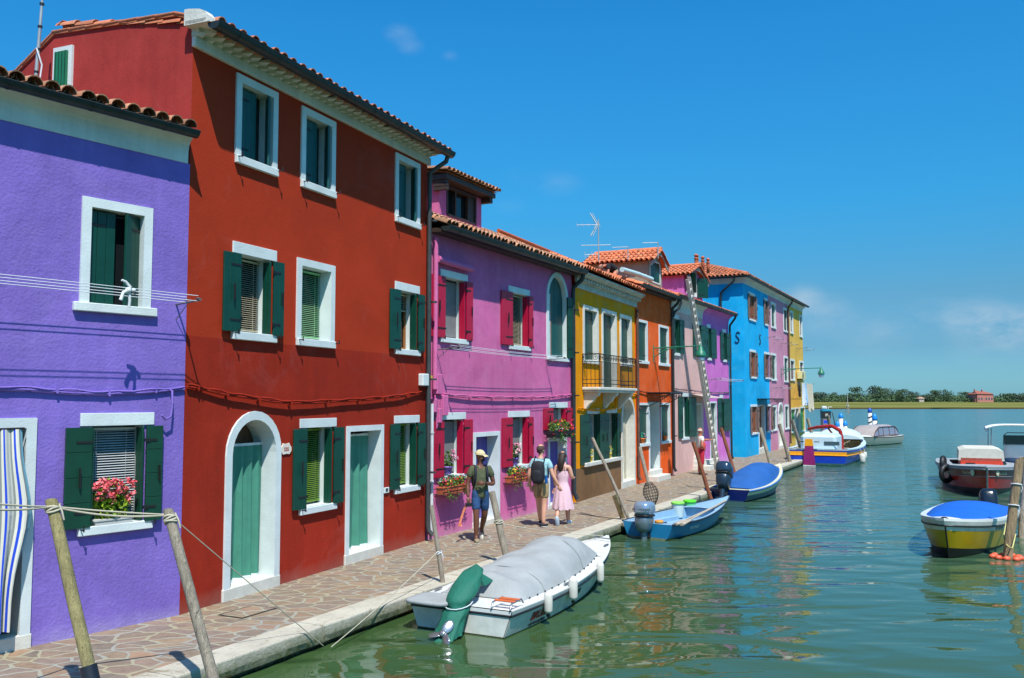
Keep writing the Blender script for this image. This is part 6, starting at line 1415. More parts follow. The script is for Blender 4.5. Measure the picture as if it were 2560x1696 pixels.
# hanging cord from stout post
# ------------------------------------------------------------------ striped and capped dock poles, pump, dock
CAPB = plain('blue_pole_cap', srgb(16, 128, 214), .4, var=.06); CAPD = plain('deep_blue_cap', srgb(20, 74, 170), .4)
def cappole(label, px, ytop, ycap, ybot, D, w, cm, stripe=False):
    a = atd(*P('G', px, ytop), D); c = atd(*P('G', px, ycap), D); e = atd(*P('G', px, ybot), D); z0 = -1.0
    r = w * .14364 / 2270 * D / 2
    t = thing('dock_pole', label, 'post', (a.x, a.y, 0), 0, group='blue capped poles by the fuel dock')
    m = MB()
    if stripe:
        m.lathe([(r, z0), (r, c.z)], 14, mi=0); z = c.z - .35; 
        while z > .8: m.tube([(1.02 * r * math.cos(q), 1.02 * r * math.sin(q), z + .08 * math.cos(q)) for q in [2 * PI * j / 14 for j in range(15)]], .05, 5, 1, caps=False); z -= .42
    else: m.lathe([(r, z0), (r * .95, c.z)], 14, mi=0)
    m.build('pole', [plain('white_pole', srgb(206, 204, 196), .6, var=.1), plain('dark_band', srgb(70, 50, 56), .6)], t)
    h_ = a.z - c.z; m = MB(); m.lathe([(r * 1.12, 0), (r * 1.15, h_ * .25), (r * 1.0, h_ * .6), (r * .5, h_ * .92), (.01, h_)], 14, (0, 0, c.z)); m.build('pole_cap', cm, t)
cappole('tallest of the plain white poles with a light blue cap by the fuel pump', 988, 230, 315, 500, 72, 74, CAPB)
cappole('short light blue capped pole left of the tall one by the fuel pump', 930, 375, 460, 500, 70, 68, CAPB)
cappole('short light blue capped pole right of the tall one, by the fuel pump', 1063, 360, 450, 540, 71, 70, CAPB)
cappole('tall dark banded pole with a deep blue pointed cap behind the water taxi', 1492, 140, 222, 430, 76, 62, CAPD, True)
cappole('shorter banded pole with a bright blue round cap behind the water taxi', 1575, 240, 355, 420, 74, 76, CAPB, True)
m = MB(); v0 = onz(*P('G', 380, 560), .45); m.box(22.6, 27.6, 66, 76, .25, .5, 0, ch=.03)
for xx in (23, 25.3, 27.3): 
    for yy in (66.4, 75.5): m.box(xx - .12, xx + .12, yy - .12, yy + .12, -1.5, .26)
dk = m.build('fuel_dock', STONE); tag(dk, 'low pale dock carrying the fuel pump past the last house', 'dock')
D = 71.0; a = atd(*P('G', 650, 170), D); c = atd(*P('G', 800, 520), D); w_ = c.x - a.x
t = thing('fuel_pump', 'grey fuel pump with a blue top and hose, on the dock past the houses', 'fuel pump', ((a.x + c.x) / 2, D, .5))
H_ = a.z - .5
m = MB(); m.box(-w_ / 2, w_ / 2, -.3, .3, 0, H_ * .62, 0, ch=.03); m.box(-w_ / 2, w_ / 2, -.3, .3, H_ * .63, H_ * .93, 1, ch=.02); m.box(-w_ / 2 - .03, w_ / 2 + .03, -.33, .33, H_ * .93, H_, 2, ch=.02); m.box(-w_ * .2, w_ * .15, -.31, -.30, H_ * .72, H_ * .84, 3)
m.box(-w_ * .42, w_ * .12, -.306, -.302, H_ * .44, H_ * .56, 4); m.box(-w_ * .3, w_ * .2, -.306, -.302, H_ * .18, H_ * .30, 4)
m.build('pump_body', [plain('pump_grey', srgb(110, 104, 108), .5), plain('pump_black', srgb(30, 26, 30), .4), plain('pump_teal', srgb(10, 130, 160), .4), plain('pump_display', srgb(150, 150, 140), .4), plain('pump_blue', srgb(20, 60, 190), .4)], t)
m = MB(); m.tube([(w_ / 2, 0, H_ * .85), (w_ * .75, -.1, H_ * .9), (w_ * .95, -.1, H_ * .6), (w_ * 1.15, -.1, .3), (w_ * .8, -.1, .1)], .035, 6); m.build('hose', BLK, t)
m = MB(); superb(m, (-.1, 0, H_ + .14), (.22, .15, .14), .7); m.tube([(.2, 0, H_), (.25, 0, H_ + .2), (.5, 0, H_ + .2)], .03, 6); m.build('pump_head', plain('pump_white', srgb(190, 190, 184), .4), t)
# channel marker
v = onz(*P('L', 570, 460), 0)
t = thing('channel_marker', 'grey tripod channel marker with a slim mast out in the lagoon', 'marker', (v.x, v.y, 0))
m = MB(); s_ = .62
for k in range(3):
    a_ = 2 * PI * k / 3 + .3; m.tube([(s_ * math.cos(a_), s_ * math.sin(a_), -.5), (.12 * math.cos(a_), .12 * math.sin(a_), 2.2)], [.1, .07], 8)
m.build('tripod', WOODG, t); m = MB(); m.tube([(0, 0, 1.8), (0, 0, 4.4)], [.07, .04], 8); m.box(-.25, .25, -.03, .03, 1.5, 2.0, 0); m.ball((0, 0, 4.45), .12); m.build('mast', plain('pump_white', srgb(190, 190, 184), .4), t)
# ------------------------------------------------------------------ ladder
a = atd(*P('B1', 385, 465), 33.3); c = onz(*P('B2', 755, 1345), QZ)
ly = (Fv.n * -.0) 
wl = Vector((Fv.a.x, Fv.a.y, 0)); base = onz(*P('B2', 760, 1340), QZ)
# the head rests on the gutter edge of the roof
def on_wall_plane(F, p, d):
    s_, z = F.xz(p, d); return F.A + F.a * s_ + F.n * d + Vector((0, 0, z))
hd = on_wall_plane(Fv, P('B1', 388, 480), .5)
t = thing('ladder', 'very tall two section aluminium ladder leaning on the pale pink house gutter', 'ladder', base)
ALU = plain('scuffed_aluminium', srgb(190, 186, 176), .6, metal=.1, var=.18, vs=12)
d_ = hd - base; LL_ = d_.length; zz = d_.normalized(); xx = (wl - zz * wl.dot(zz)).normalized(); yy = zz.cross(xx)
ML = basis((0, 0, 0), xx, yy, zz)
def section(nm, z0, z1, w, off):
    m = MB()
    for sx in (-w / 2, w / 2): m.box(sx - .018, sx + .018, off - .06, off + .06, z0, z1, 0, ML)
    n = int((z1 - z0) / .28)
    for i in range(n): m.box(-w / 2, w / 2, off - .045, off + .045, z0 + .14 + i * .28 - .03, z0 + .14 + i * .28 + .03, 0, ML)
    return m.build(nm, ALU, t)
section('lower_section', 0, LL_ * .62, .40, .0); section('upper_section', LL_ * .40, LL_ + .35, .34, -.07)
# ------------------------------------------------------------------ clothes lines
def clothesline(F, s0, s1, z, outs, lab, arms=True, name='clothes_line', ends=(True, True), zt=None, sag=.04):
    t = thing(name, lab, 'clothes line', F.world(s0, 0, z), F.phi, group='clothes lines on the facades'); L = s1 - s0
    m = MB(); om = max(outs) + .06
    for k, x in enumerate((0, L)):
        if not ends[k]: continue
        m = MB(); m.tube([(x, 0, -.01), (x, -om, .02)], .013, 6); m.tube([(x, -om * .5, .0), (x, 0, -.22)], .006, 5)
        for q in outs: m.lathe([(.035, -.008), (.025, 0), (.035, .008)], 10, (x, -q, .04), 0)
        m.build('arm', plain('line_arm', srgb(120, 120, 116), .5, metal=.4), t)
    m = MB()
    for q in outs:
        for dz in (.075, .005): m.tube([(L * i / 16, -q, dz - sag * 4 * (i / 16) * (1 - i / 16)) for i in range(17)], .005, 5)
    m.build('line', ROPEW, t); return t
cl = clothesline(Fp, -5.0, -.16, 4.18, (.24, .50), 'white clothes line with two pulleys across the purple house below its upper window', sag=-.01)
kx = 5.0 - 1.15; m = MB(); rg = MB()
rg.tube([(0, 0, .04), (.04, .02, .10), (-.05, 0, .17), (-.11, 0, .19)], [.03, .028, .022, .018], 7); rg.tube([(0, 0, .04), (-.08, 0, .0), (-.12, 0, -.12)], [.035, .025, .03], 7); rg.tube([(.02, 0, .02), (.03, 0, -.12), (.02, 0, -.22)], .022, 7); rg.ball((0, 0, .04), .05); rg.ball((.09, 0, .05), .035)
for v_ in range(len(rg.v)): q_ = rg.v[v_]; rg.v[v_] = (kx + q_[0] * .8, -.5 + q_[1] * .8, .02 + q_[2] * .8)
m = rg
m.build('knotted_rag', plain('white_rag', srgb(200, 206, 204), .9), cl)
clothesline(Fk, .28, 5.75, 3.95, (.35, .55), 'white clothes line across the pink house just under its first floor windows', sag=.03)
clothesline(Fv, 4.6, 8.6, 3.75, (.5, .7), 'thin clothes line on the violet house below its first floor windows', sag=.03)
clothesline(Fb, 5.2, 7.6, 6.35, (.5,), 'short clothes line at the second floor of the blue and dusty pink houses')
clothesline(Fm, 3.5, 5.5, 6.25, (.6,), 'short clothes line at the second floor of the dusty pink house')
clothesline(Fm, .2, 3.4, 3.55, (.6,), 'short clothes line at the first floor of the dusty pink house')
clothesline(Fs, 2.6, 5.3, 6.2, (.7,), 'short clothes line at the top floor of the sand yellow house')
clothesline(Fs, -.3, 4.4, 3.9, (.4, .8), 'clothes line full of washing on the sand yellow house')
def cloth(F, x0, x1, z1, z0, out, lab, mat, seed=1, name='washing'):
    m = MB(); n = 16; rows = []
    for i in range(9):
        u = i / 8; rows.append([(x0 + (x1 - x0) * j / n + .05 * u * math.sin(j + seed), -out + .06 * math.sin(j * 1.3 + seed + u) * u - .05 * u, z1 + (z0 - z1) * u * (1 + .08 * math.sin(j * .9 + seed))) for j in range(n + 1)])
    m.grid(rows); m.grid([[(p[0], p[1] - .012, p[2]) for p in r_] for r_ in rows]); o = m.build(name, mat, None, loc=F.A); o.rotation_euler.z = F.phi; return tag(o, lab, 'washing', 'washing hung on the sand yellow house')
CW = plain('white_linen', srgb(206, 210, 216), .8); CBL = plain('blue_white_linen', srgb(150, 186, 214), .8); CCR = plain('beige_linen', srgb(206, 192, 168), .8)
cloth(Fs, -.1, .9, 3.9, 2.6, .8, 'white patterned sheet, leftmost of the washing on the sand yellow house', CW, 1)
cloth(Fs, 1.0, 1.5, 3.9, 2.6, .8, 'pale blue towel in the middle of the washing on the sand yellow house', CBL, 2)
cloth(Fs, 1.6, 3.8, 3.9, 2.2, .8, 'large beige sheet, rightmost of the washing on the sand yellow house', CCR, 3)
cloth(Fm, 5.0, 5.45, 4.0, 3.1, .7, 'dark garment hung by the downpipe of the dusty pink house', plain('dark_garment', srgb(36, 36, 44), .9), 4)
# ------------------------------------------------------------------ street lamps, boxes, number plate
def street_lamp(F, x, z, out, label, gname='green bracket lamps on the facades'):
    t = thing('street_lamp', label, 'street lamp', F.world(x, 0, z), F.phi, group=gname)
    G = plain('lamp_green', srgb(28, 112, 84), .45, var=.15)
    m = MB(); m.tube([(0, 0, 0), (0, -out, .04)], .022, 8); m.tube([(0, 0, -.35), (0, -.25, -.2), (0, -.5, -.06), (0, -.9, -.01)], .018, 6); m.tube([(0, 0, -.5), (0, 0, .1)], .03, 8)
    m2 = m
    for (yy, zz, r_) in ((-.22, -.12, .10), (-.48, -.08, .06)):
        pts = [(0, yy + r_ * (1 - i / 26) * math.cos(i / 19 * 3.2 * PI), zz + r_ * (1 - i / 26) * math.sin(i / 19 * 3.2 * PI)) for i in range(20)]; m.tube(pts, .012, 5)
    m.build('bracket', G, t)
    m = MB(); m.lathe([(.015, .12), (.03, .04), (.05, .0), (.09, -.03), (.10, -.12), (.16, -.17), (.19, -.30), (.20, -.34)], 14, (0, -out, 0)); m.tube([(0, -out, .04), (0, -out, -.02)], .015, 6); m.build('lamp_shade', G, t)
    m = MB(); m.lathe([(.13, -.345), (.15, -.40), (.13, -.50), (.03, -.52)], 12, (0, -out, 0)); m.build('lamp_glass', plain('frosted_glass', srgb(196, 210, 220), .3), t)
lx, lz = Fo.xz(P('Y2', 870, 40)); le = Fo.xz(P('Y2', 1130, 22))
street_lamp(Fo, lx, lz, 1.75, 'green bracket lamp reaching out from the orange house')
lx, lz = Fm.xz(P('B2', 1530, 115)); street_lamp(Fm, lx, lz, 2.3, 'green bracket lamp reaching out from the dusty pink house')
a = Fr.xz(P('C5', 1898, 1175)); c = Fr.xz(P('C5', 1952, 1272))
t = thing('meter_box', 'small white utility box beside the downpipe of the red house', 'box', Fr.world(a[0], 0, c[1]), Fr.phi)
m = MB(); m.box(0, c[0] - a[0], -.12, -.001, 0, a[1] - c[1], 0, ch=.015); m.build('box_body', WHITE, t); m = MB(); m.box(.25, .40, -.1225, -.1205, .16, .22, 0); m.build('warning_sticker', plain('yellow_sticker', srgb(220, 180, 40), .5), t)
a = Fr.xz(P('C6', 1310, 607)); c = Fr.xz(P('C6', 1340, 637))
t = thing('doorbell', 'little white doorbell panel right of the square doorway on the red house', 'doorbell', Fr.world(a[0], 0, c[1]), Fr.phi)
m = MB(); m.box(0, c[0] - a[0], -.03, -.001, 0, a[1] - c[1], 0, ch=.006); m.build('panel', WHITE, t); m = MB(); m.box(.05, .12, -.034, -.031, .03, .09, 0); m.build('button', IRON, t)
a = Fr.xz(P('C6', 661, 335)); c = Fr.xz(P('C6', 722, 392)); wdt, hgt = c[0] - a[0], a[1] - c[1]
t = thing('number_plate', 'white scalloped house number plate beside the arched door of the red house', 'house number', Fr.world((a[0] + c[0]) / 2, 0, (a[1] + c[1]) / 2), Fr.phi)
pts = []
for k in range(40):
    th = 2 * PI * k / 40; rx = wdt / 2 * (1 + .06 * math.cos(4 * th)); rz_ = hgt / 2 * (1 + .10 * math.cos(6 * th)); e_ = .6
    pts.append((rx * math.copysign(abs(math.cos(th)) ** e_, math.cos(th)), rz_ * math.copysign(abs(math.sin(th)) ** e_, math.sin(th)) + (hgt * .12 if 6 < k < 14 and abs(k - 10) < 4 else 0)))
m = MB(); m.prism(pts, -.02, -.001); m.build('plate', plain('ceramic_white', srgb(226, 216, 200), .3), t)
text_obj('lettering', '535', hgt * .52, plain('number_red', srgb(160, 40, 40), .5), t, basis((0, -.0215, 0), (1, 0, 0), (0, 0, 1), (0, -1, 0)), bold=True)
# rooftop aerials
def aerial(pos, h, label, bars, name='tv_aerial'):
    t = thing(name, label, 'aerial', pos, 0, group='television aerials on the roofs'); A_ = plain('aerial_metal', srgb(170, 176, 176), .4, metal=.4)
    m = MB(); m.tube([(0, 0, 0), (0, 0, h)], .022, 6); m.build('mast', A_, t)
    for (z, x0, x1, n, l, ang) in bars:
        m = MB(); c_, s__ = math.cos(ang), math.sin(ang); m.tube([(x0, 0, z), (x1, 0, z + .02)], .012, 5)
        for i in range(n):
            x = x0 + (x1 - x0) * i / max(1, n - 1); m.tube([(x, -l * c_, z - l * s__), (x, l * c_, z + l * s__)], .007, 4)
        m.build('antenna', A_, t)
    return t
v = atd(*P('Y1', 398, 470), 31.5); zt3 = atd(*P('Y1', 398, 120), 31.5).z
ta = aerial((v.x, v.y, v.z - .3), zt3 - v.z + .3, 'tall aerial mast with three antennas behind the man on the roof', [(zt3 - v.z + .1, -.75, .05, 5, .18, .6), (zt3 - v.z - .62, -.62, .42, 8, .10, .1), (zt3 - v.z - .95, -.48, .02, 5, .16, .9)])
m = MB()
for sg in (-1, 1): m.tube([(-.05, 0, zt3 - v.z + .12), (-.28, .1 * sg, zt3 - v.z + .12 + .42 * sg)], .02, 5); m.tube([(-.0, 0, zt3 - v.z + .12), (-.2, .1 * sg, zt3 - v.z + .12 + .42 * sg)], .012, 5)
m.build('reflector', plain('aerial_metal', srgb(170, 176, 176), .4, metal=.4), ta)
for (px, py, py2, lab) in (((700), 450, 398, 'small low aerial left of the grey dormer ridge'), ((1010), 420, 352, 'small low aerial above the end of the grey dormer ridge')):
    v = atd(*P('Y1', px, py), 36); z2 = atd(*P('Y1', px, py2), 36).z; aerial((v.x, v.y, v.z - .4), z2 - v.z + .4, lab, [(z2 - v.z + .36, -.62, .02, 7, .07, .2)])
v = atd(*P('C1', 240, 548), 12.9); z2 = atd(*P('C1', 297, -10), 12.9)
t = thing('aerial_mast', 'grey jointed aerial mast rising behind the purple house roof', 'aerial', (v.x, v.y, v.z - .5), 0); dd = Vector((z2.x - v.x, 0, z2.z - v.z + .5))
m = MB(); m.tube([(0, 0, 0), dd * .55, dd * 1.1], [.030, .025, .018], 8); m.build('mast', plain('aerial_metal', srgb(170, 176, 176), .4, metal=.4), t)
for q in (.35, .55, .75, .95): m = MB(); m.tube([dd * (q - .008), dd * (q + .008)], .034, 8); m.build('clamp', IRON, t)
m = MB(); m.tube([dd * .55 + Vector((.0, -.05, 0)), dd * .4 + Vector((.10, -.05, 0)), dd * .2 + Vector((.08, -.05, 0)), Vector((.05, -.05, .2))], .012, 5); m.build('coax_cable', ROPEW, t)
# fishing rake with wire basket
top = on_wall_plane(Fo, (1599, 1118), 2.2); ba = onz(1634, 1262, QZ + .02); 
top = atd(1599, 1118, ba.y + .35); t = thing('clam_rake', 'long handled clam rake with a black wire basket standing on the kerb', 'rake', ba)
d_ = top - ba; u = d_.normalized(); m = MB(); m.tube([u * .45, d_ * .6, d_], [.035, .05, .055], 8); m.build('handle', WOODG, t)
WIRE = plain('black_wire', srgb(30, 28, 26), .6); m = MB(); xx = Vector((1, 0, 0)); xx = (xx - u * xx.dot(u)).normalized(); yy = u.cross(xx)
def bk(th, q): w = .21 * math.sin(PI * min(.98, q * .8 + .12)) ; return u * (.62 - .62 * q) + xx * (w * math.cos(th)) + yy * (w * .8 * math.sin(th))
for k in range(16): m.tube([bk(2 * PI * k / 16, i / 8) for i in range(9)], .006, 4)
for i in range(1, 9): m.tube([bk(2 * PI * k / 16, i / 8) for k in range(17)], .006, 4, caps=False)
m.build('wire_basket', WIRE, t)
# striped door curtain of the purple house
STR = nmat('striped_awning_cloth')[0]; nt_ = STR.node_tree; b_ = nt_.nodes['Principled BSDF']; at = N(nt_, 'ShaderNodeVertexColor', layer_name='tint')
cr = N(nt_, 'ShaderNodeValToRGB'); cr.color_ramp.interpolation = 'CONSTANT'; e = cr.color_ramp.elements; e[0].color = srgb(206, 204, 190); e[1].color = srgb(20, 66, 190); e[1].position = .33; k_ = e.new(.66); k_.color = srgb(120, 170, 184); k_ = e.new(.85); k_.color = srgb(130, 136, 132)
nt_.links.new(at.outputs[0], cr.inputs[0]); nt_.links.new(cr.outputs[0], b_.inputs['Base Color']); b_.inputs['Roughness'].default_value = .85
xr, zt4 = Fp.xz(P('C3', 120, 205), .1); zb4 = Fp.xz(P('C3', 70, 1305), .16)[1]
t = thing('door_curtain', 'white and blue striped curtain blowing out of the purple house doorway', 'curtain', Fp.world(xr, 0, 0), Fp.phi)
m = MB(); ns = 56; pat = [.1, .1, .9, .1, .5, .1, .1, .9, .75, .75, .1, .1, .5, .9, .1, .1, .75, .1, .9, .1, .5, .1, .1]
def cp(i, u):
    x = -.95 + .97 * i / ns; f = .04 * math.sin(i * .75) * (.4 + u); bul = math.sin(PI * min(1, u * 1.15)) ** 1.2
    edge_ = max(0, (i / ns - .7) / .3)
    return (x - .10 * u * edge_ + .13 * bul * edge_ * math.exp(-((u - .42) / .28) ** 2), -.08 - f - .10 * u ** .7 - .06 * edge_ * bul, zt4 + (zb4 - zt4) * u - .0 * edge_ * u)
for i in range(ns):
    for q in range(14):
        m.add([cp(i, q / 14), cp(i + 1, q / 14), cp(i + 1, (q + 1) / 14), cp(i, (q + 1) / 14)], [(0, 1, 2, 3)], 0, True, None, pat[i % len(pat)])
m.build('cloth', STR, t)
m = MB(); m.tube([(-1.0, -.08, zt4), (.04, -.08, zt4 + .01)], .012, 6); m.build('rail', IRON, t)
m = MB(); hx, hz = Fp.xz(P('C3', 935, 25), .05); m.tube([(hx, 0, 3.02), (hx, -.08, 3.0), (hx, -.09, 2.8), (hx - .02, -.1, 2.66), (hx - .10, -.1, 2.62), (hx - .16, -.1, 2.68)], .014, 6); m.build('wall_hook', C_PURPLE, Fp.root)
# paving cover plate
v = onz(620, 1530, QZ); m = MB(); A_ = QD; 
M = basis((0, 0, 0), A_, Vector((-A_.y, A_.x, 0)), (0, 0, 1)); m.box(-.34, .34, -.22, .22, .0, .006, 0, M); m.box(-.31, .31, -.19, .19, .0062, .0085, 1, M)
ob = m.build('cover_plate', [IRON, PAVE], None, loc=v); tag(ob, 'rectangular paved inspection cover in the paving by the arched door', 'cover')
# bargeboards of antennas etc done; rooftop hose roll on the grey dormer side
m = MB(); a = on_wall_plane(Fo, P('Y1', 640, 660), -.25); c = on_wall_plane(Fo, P('Y1', 945, 760), -.25); m.tube([(0, 0, .08), (c - a) * .5 + Vector((0, 0, .10)), (c - a) + Vector((0, 0, .08))], .09, 10); ob = m.build('membrane_roll', plain('pale_blue_roll', srgb(176, 204, 206), .6), None, loc=a); tag(ob, 'pale rolled membrane lying on the tiles in front of the grey dormer', 'roll')
# AC unit
a = Fs.xz(P('B2', 1738, 140), .1); c = Fs.xz(P('B2', 1798, 240), .1)
t = thing('air_conditioner', 'cream air conditioning unit hung on the sand yellow house under a window', 'air conditioner', Fs.world(a[0], 0, c[1]), Fs.phi)
m = MB(); m.box(0, max(.8, (c[0] - a[0]) * .8), -.34, -.04, 0, a[1] - c[1], 0, ch=.02); m.build('casing', plain('cream_casing', srgb(214, 204, 150), .5), t); m = MB(); m.lathe([(.2, 0), (.2, .01), (.02, .012)], 14, M=Matrix.Translation((.4, -.345, (a[1] - c[1]) / 2)) @ Matrix.Rotation(PI / 2, 4, 'X')); m.build('fan_grille', plain('grille_grey', srgb(120, 116, 96), .5), t)
m = MB(); m.box(.1, .14, -.3, -.001, -.05, -.01); m.box(.6, .64, -.3, -.001, -.05, -.01); m.build('bracket', IRON, t)
# ------------------------------------------------------------------ people
def skin(nodes, edges, sub=1, root=0):
    me = bpy.data.meshes.new('tmp_skin'); me.from_pydata([n[0] for n in nodes], edges, []); me.update()
    o = bpy.data.objects.new('tmp_skin', me); COL.objects.link(o)
    md = o.modifiers.new('s', 'SKIN'); md.use_smooth_shade = True; md.branch_smoothing = .3
    sv = me.skin_vertices[0].data
    for i, n in enumerate(nodes):
        r = n[1]; sv[i].radius = r if isinstance(r, tuple) else (r, r); sv[i].use_root = (i == root)
    s_ = o.modifiers.new('sub', 'SUBSURF'); s_.levels = sub; s_.render_levels = sub
    dg = bpy.context.evaluated_depsgraph_get(); m2 = bpy.data.meshes.new_from_object(o.evaluated_get(dg))
    vs = [v.co.copy() for v in m2.vertices]; fs = [list(p.vertices) for p in m2.polygons]
    bpy.data.objects.remove(o); bpy.data.meshes.remove(me); bpy.data.meshes.remove(m2)
    return vs, fs
def V3(*a): return Vector(a)
def hand(mb, w, d, side, r=.0085, grip=0.0, M=None, L=.075):
    """palm and five bent fingers continuing from wrist w in direction d"""
    d = Vector(d).normalized(); up = Vector((0, 1, 0)) if abs(d.y) < .8 else Vector((0, 0, 1)); s = d.cross(up).normalized() * side; n = d.cross(s)
    superb(mb, (0, 0, 0), (.040, .018, .050), .7, 12, 8, 0, basis(Vector(w) + d * .045, s, n, d))
    for k, (o, l) in enumerate(((-.028, .062), (-.010, .074), (.009, .070), (.027, .056))):
        b = Vector(w) + d * .085 + s * o; p1 = b + d * l * .5 - n * l * .25 * (.4 + grip); p2 = p1 + d * l * (.45 - .5 * grip) - n * l * (.3 + .5 * grip)
        mb.tube([b - d * .015, b, p1, p2], [r, r, r * .92, r * .7], 6, 0)
    b = Vector(w) + d * .03 - s * .036; mb.tube([b, b + d * .03 - s * .02 - n * .01, b + d * .058 - s * .018 - n * .022], [r * 1.15, r * 1.05, r * .8], 6, 0)
def make_person(label, at_, rz, sk, J, slim=1.0):
    """J: joint positions in metres, figure faces +y. Returns root; body is one skin grown over the joints"""
    t = thing('person', label, 'person', at_, rz)
    nd = [(J['pelvis'], (.135 * slim, .105 * slim)), (J['waist'], (.125 * slim, .095 * slim)), (J['chest'], (.155 * slim, .105 * slim)), (J['neckb'], .062), (J['neck'], .052), (J['head0'], (.062, .072)), (J['head1'], (.072, .088)), (J['head2'], (.066, .080))]
    ed = [(0, 1), (1, 2), (2, 3), (3, 4), (4, 5), (5, 6), (6, 7)]
    def chain(frm, pts, rs):
        p = frm
        for q, r in zip(pts, rs): nd.append((q, r)); ed.append((p, len(nd) - 1)); p = len(nd) - 1
    for s in ('l', 'r'):
        el, wr, sh = J['elbow_' + s], J['wrist_' + s], J['sho_' + s]
        chain(2, [sh, (sh * .5 + el * .5), el, (el * .6 + wr * .4), wr], [.064, .056, .046, .046, .031])
        hp, kn, an = J['hip_' + s], J['knee_' + s], J['ank_' + s]; to = J['toe_' + s]
        chain(0, [hp, (hp * .5 + kn * .5), kn, (kn * .68 + an * .32), an, to], [.098, .094, .068, .070, .044, .036])
    vs, fs = skin(nd, ed, 1); mb = MB(); mb.add(vs, fs, 0, True)
    for s, sd in (('l', -1), ('r', 1)):
        d = J.get('hdir_' + s) or (J['wrist_' + s] - J['elbow_' + s]); hand(mb, J['wrist_' + s], d, sd, grip=J.get('grip_' + s, 0))
    hc = J['head1']; f = Vector(J.get('face', (0, 1, 0))).normalized(); sx = f.cross(Vector((0, 0, 1))).normalized(); T = basis(hc, sx, f, (0, 0, 1))
    superb(mb, (0, -.006, .012), (.074, .094, .106), .92, 18, 12, 0, T); superb(mb, (0, .035, -.055), (.054, .058, .050), .85, 12, 8, 0, T)              # jaw
    mb.tube([(0, .085, .0), (0, .108, -.025), (0, .088, -.038)], [.010, .015, .012], 8, 0, M=T)
    for sx_ in (-1, 1): mb.ball((sx_ * .078, -.005, -.012), (.012, .022, .032), 8, 6, 0, T); mb.ball((sx_ * .030, .082, .008), (.012, .008, .007), 8, 6, 1, T)
    mb.tube([(-.022, .090, -.060), (0, .096, -.060), (.022, .090, -.060)], .005, 6, 2, M=T)
    body = mb.build('body', [sk, plain('eye_dark', srgb(30, 24, 22), .3), plain('lips', srgb(120, 66, 58), .6)], t)
    return t, T
def cloth_skin(name, t, nodes, edges, mat, sub=1, zmin=None, zmax=None, root=0):
    vs, fs = skin(nodes, edges, sub, root)
    m = MB(); m.add(vs, fs, 0, True); return m.build(name, mat, t)
def shoe(m, an, to, up=(0, 0, 1), mi=0, w=.045, smi=1):
    a, b = Vector(an), Vector(to); d = (b - a).normalized(); d2 = Vector((d.x, d.y, d.z)); s = d2.cross(Vector(up)); s = s.normalized() if s.length > .01 else Vector((1, 0, 0)); u = s.cross(d2)
    c = (a + b) / 2 - u * .005 + d * .02; l = (b - a).length / 2 + .075
    superb(m, (0, 0, 0), (w, l, .038), .75, 14, 8, mi, basis(c, s, d2, u)); superb(m, (0, 0, -.036), (w * 1.05, l * 1.02, .013), .5, 14, 4, smi, basis(c, s, d2, u))
def stand(h=1.75):
    k = h / 1.75
    J = dict(pelvis=V3(0, 0, .95), waist=V3(0, .0, 1.12), chest=V3(0, -.005, 1.31), neckb=V3(0, -.01, 1.46), neck=V3(0, 0, 1.52), head0=V3(0, .015, 1.585), head1=V3(0, .012, 1.65), head2=V3(0, .0, 1.70),
             sho_l=V3(-.175, 0, 1.41), sho_r=V3(.175, 0, 1.41), elbow_l=V3(-.23, -.02, 1.12), elbow_r=V3(.23, -.02, 1.12), wrist_l=V3(-.24, .06, .88), wrist_r=V3(.24, .06, .88),
             hip_l=V3(-.09, 0, .90), hip_r=V3(.09, 0, .90), knee_l=V3(-.095, .02, .50), knee_r=V3(.095, .02, .50), ank_l=V3(-.10, -.02, .085), ank_r=V3(.10, -.02, .085), toe_l=V3(-.11, .13, .03), toe_r=V3(.11, .13, .03))
    for q in J: J[q] = J[q] * k
    return J
def torso_cloth(t, J, mat, name='shirt', grow=.022, sleeve=.55, hem=.0, sl=True, chestr=(.165, .115)):
    nd = [(J['pelvis'] + (J['pelvis'] - J['waist']).normalized() * -min(0, hem - .05), (.168 + grow, .135 + grow)), (J['waist'], (.148 + grow, .118 + grow)), (J['chest'], (chestr[0] + grow, chestr[1] + grow)), (J['neckb'] + V3(0, 0, .0), (.10, .09))]
    ed = [(0, 1), (1, 2), (2, 3)]
    if sl:
        for s in ('l', 'r'):
            a, e = J['sho_' + s], J['elbow_' + s]; nd.append((a, .070 + grow * .4)); ed.append((2, len(nd) - 1)); nd.append((a.lerp(e, sleeve), .062 + grow * .5)); ed.append((len(nd) - 2, len(nd) - 1))
    return cloth_skin(name, t, nd, ed, mat)
def trousers(t, J, mat, name='shorts', to=.8, grow=.018, lo=.07, bottom=None):
    nd = [(J['pelvis'].lerp(J['waist'], .8), (.150 + grow, .125 + grow)), (J['pelvis'] - V3(0, 0, .03), (.160 + grow, .135 + grow))]; ed = [(0, 1)]
    for s in ('l', 'r'):
        h_, k = J['hip_' + s], J['knee_' + s]; e = h_.lerp(k, to) if to <= 1 else k.lerp(J['ank_' + s], to - 1)
        nd.append((h_ - V3(0, 0, .02), .108 + grow)); ed.append((1, len(nd) - 1)); 
        if to > 1: nd.append((k, lo + grow)); ed.append((len(nd) - 2, len(nd) - 1))
        nd.append((e, lo + grow)); ed.append((len(nd) - 2, len(nd) - 1))
    return cloth_skin(name, t, nd, ed, mat)
SKD = plain('dark_brown_skin', srgb(104, 64, 46), .5, var=.06); SKL = plain('fair_skin', srgb(204, 152, 126), .55, var=.05); SKT = plain('tanned_skin', srgb(178, 110, 84), .55, var=.06)
def ground_at(c, x, y): return onz(*P(c, x, y), QZ)
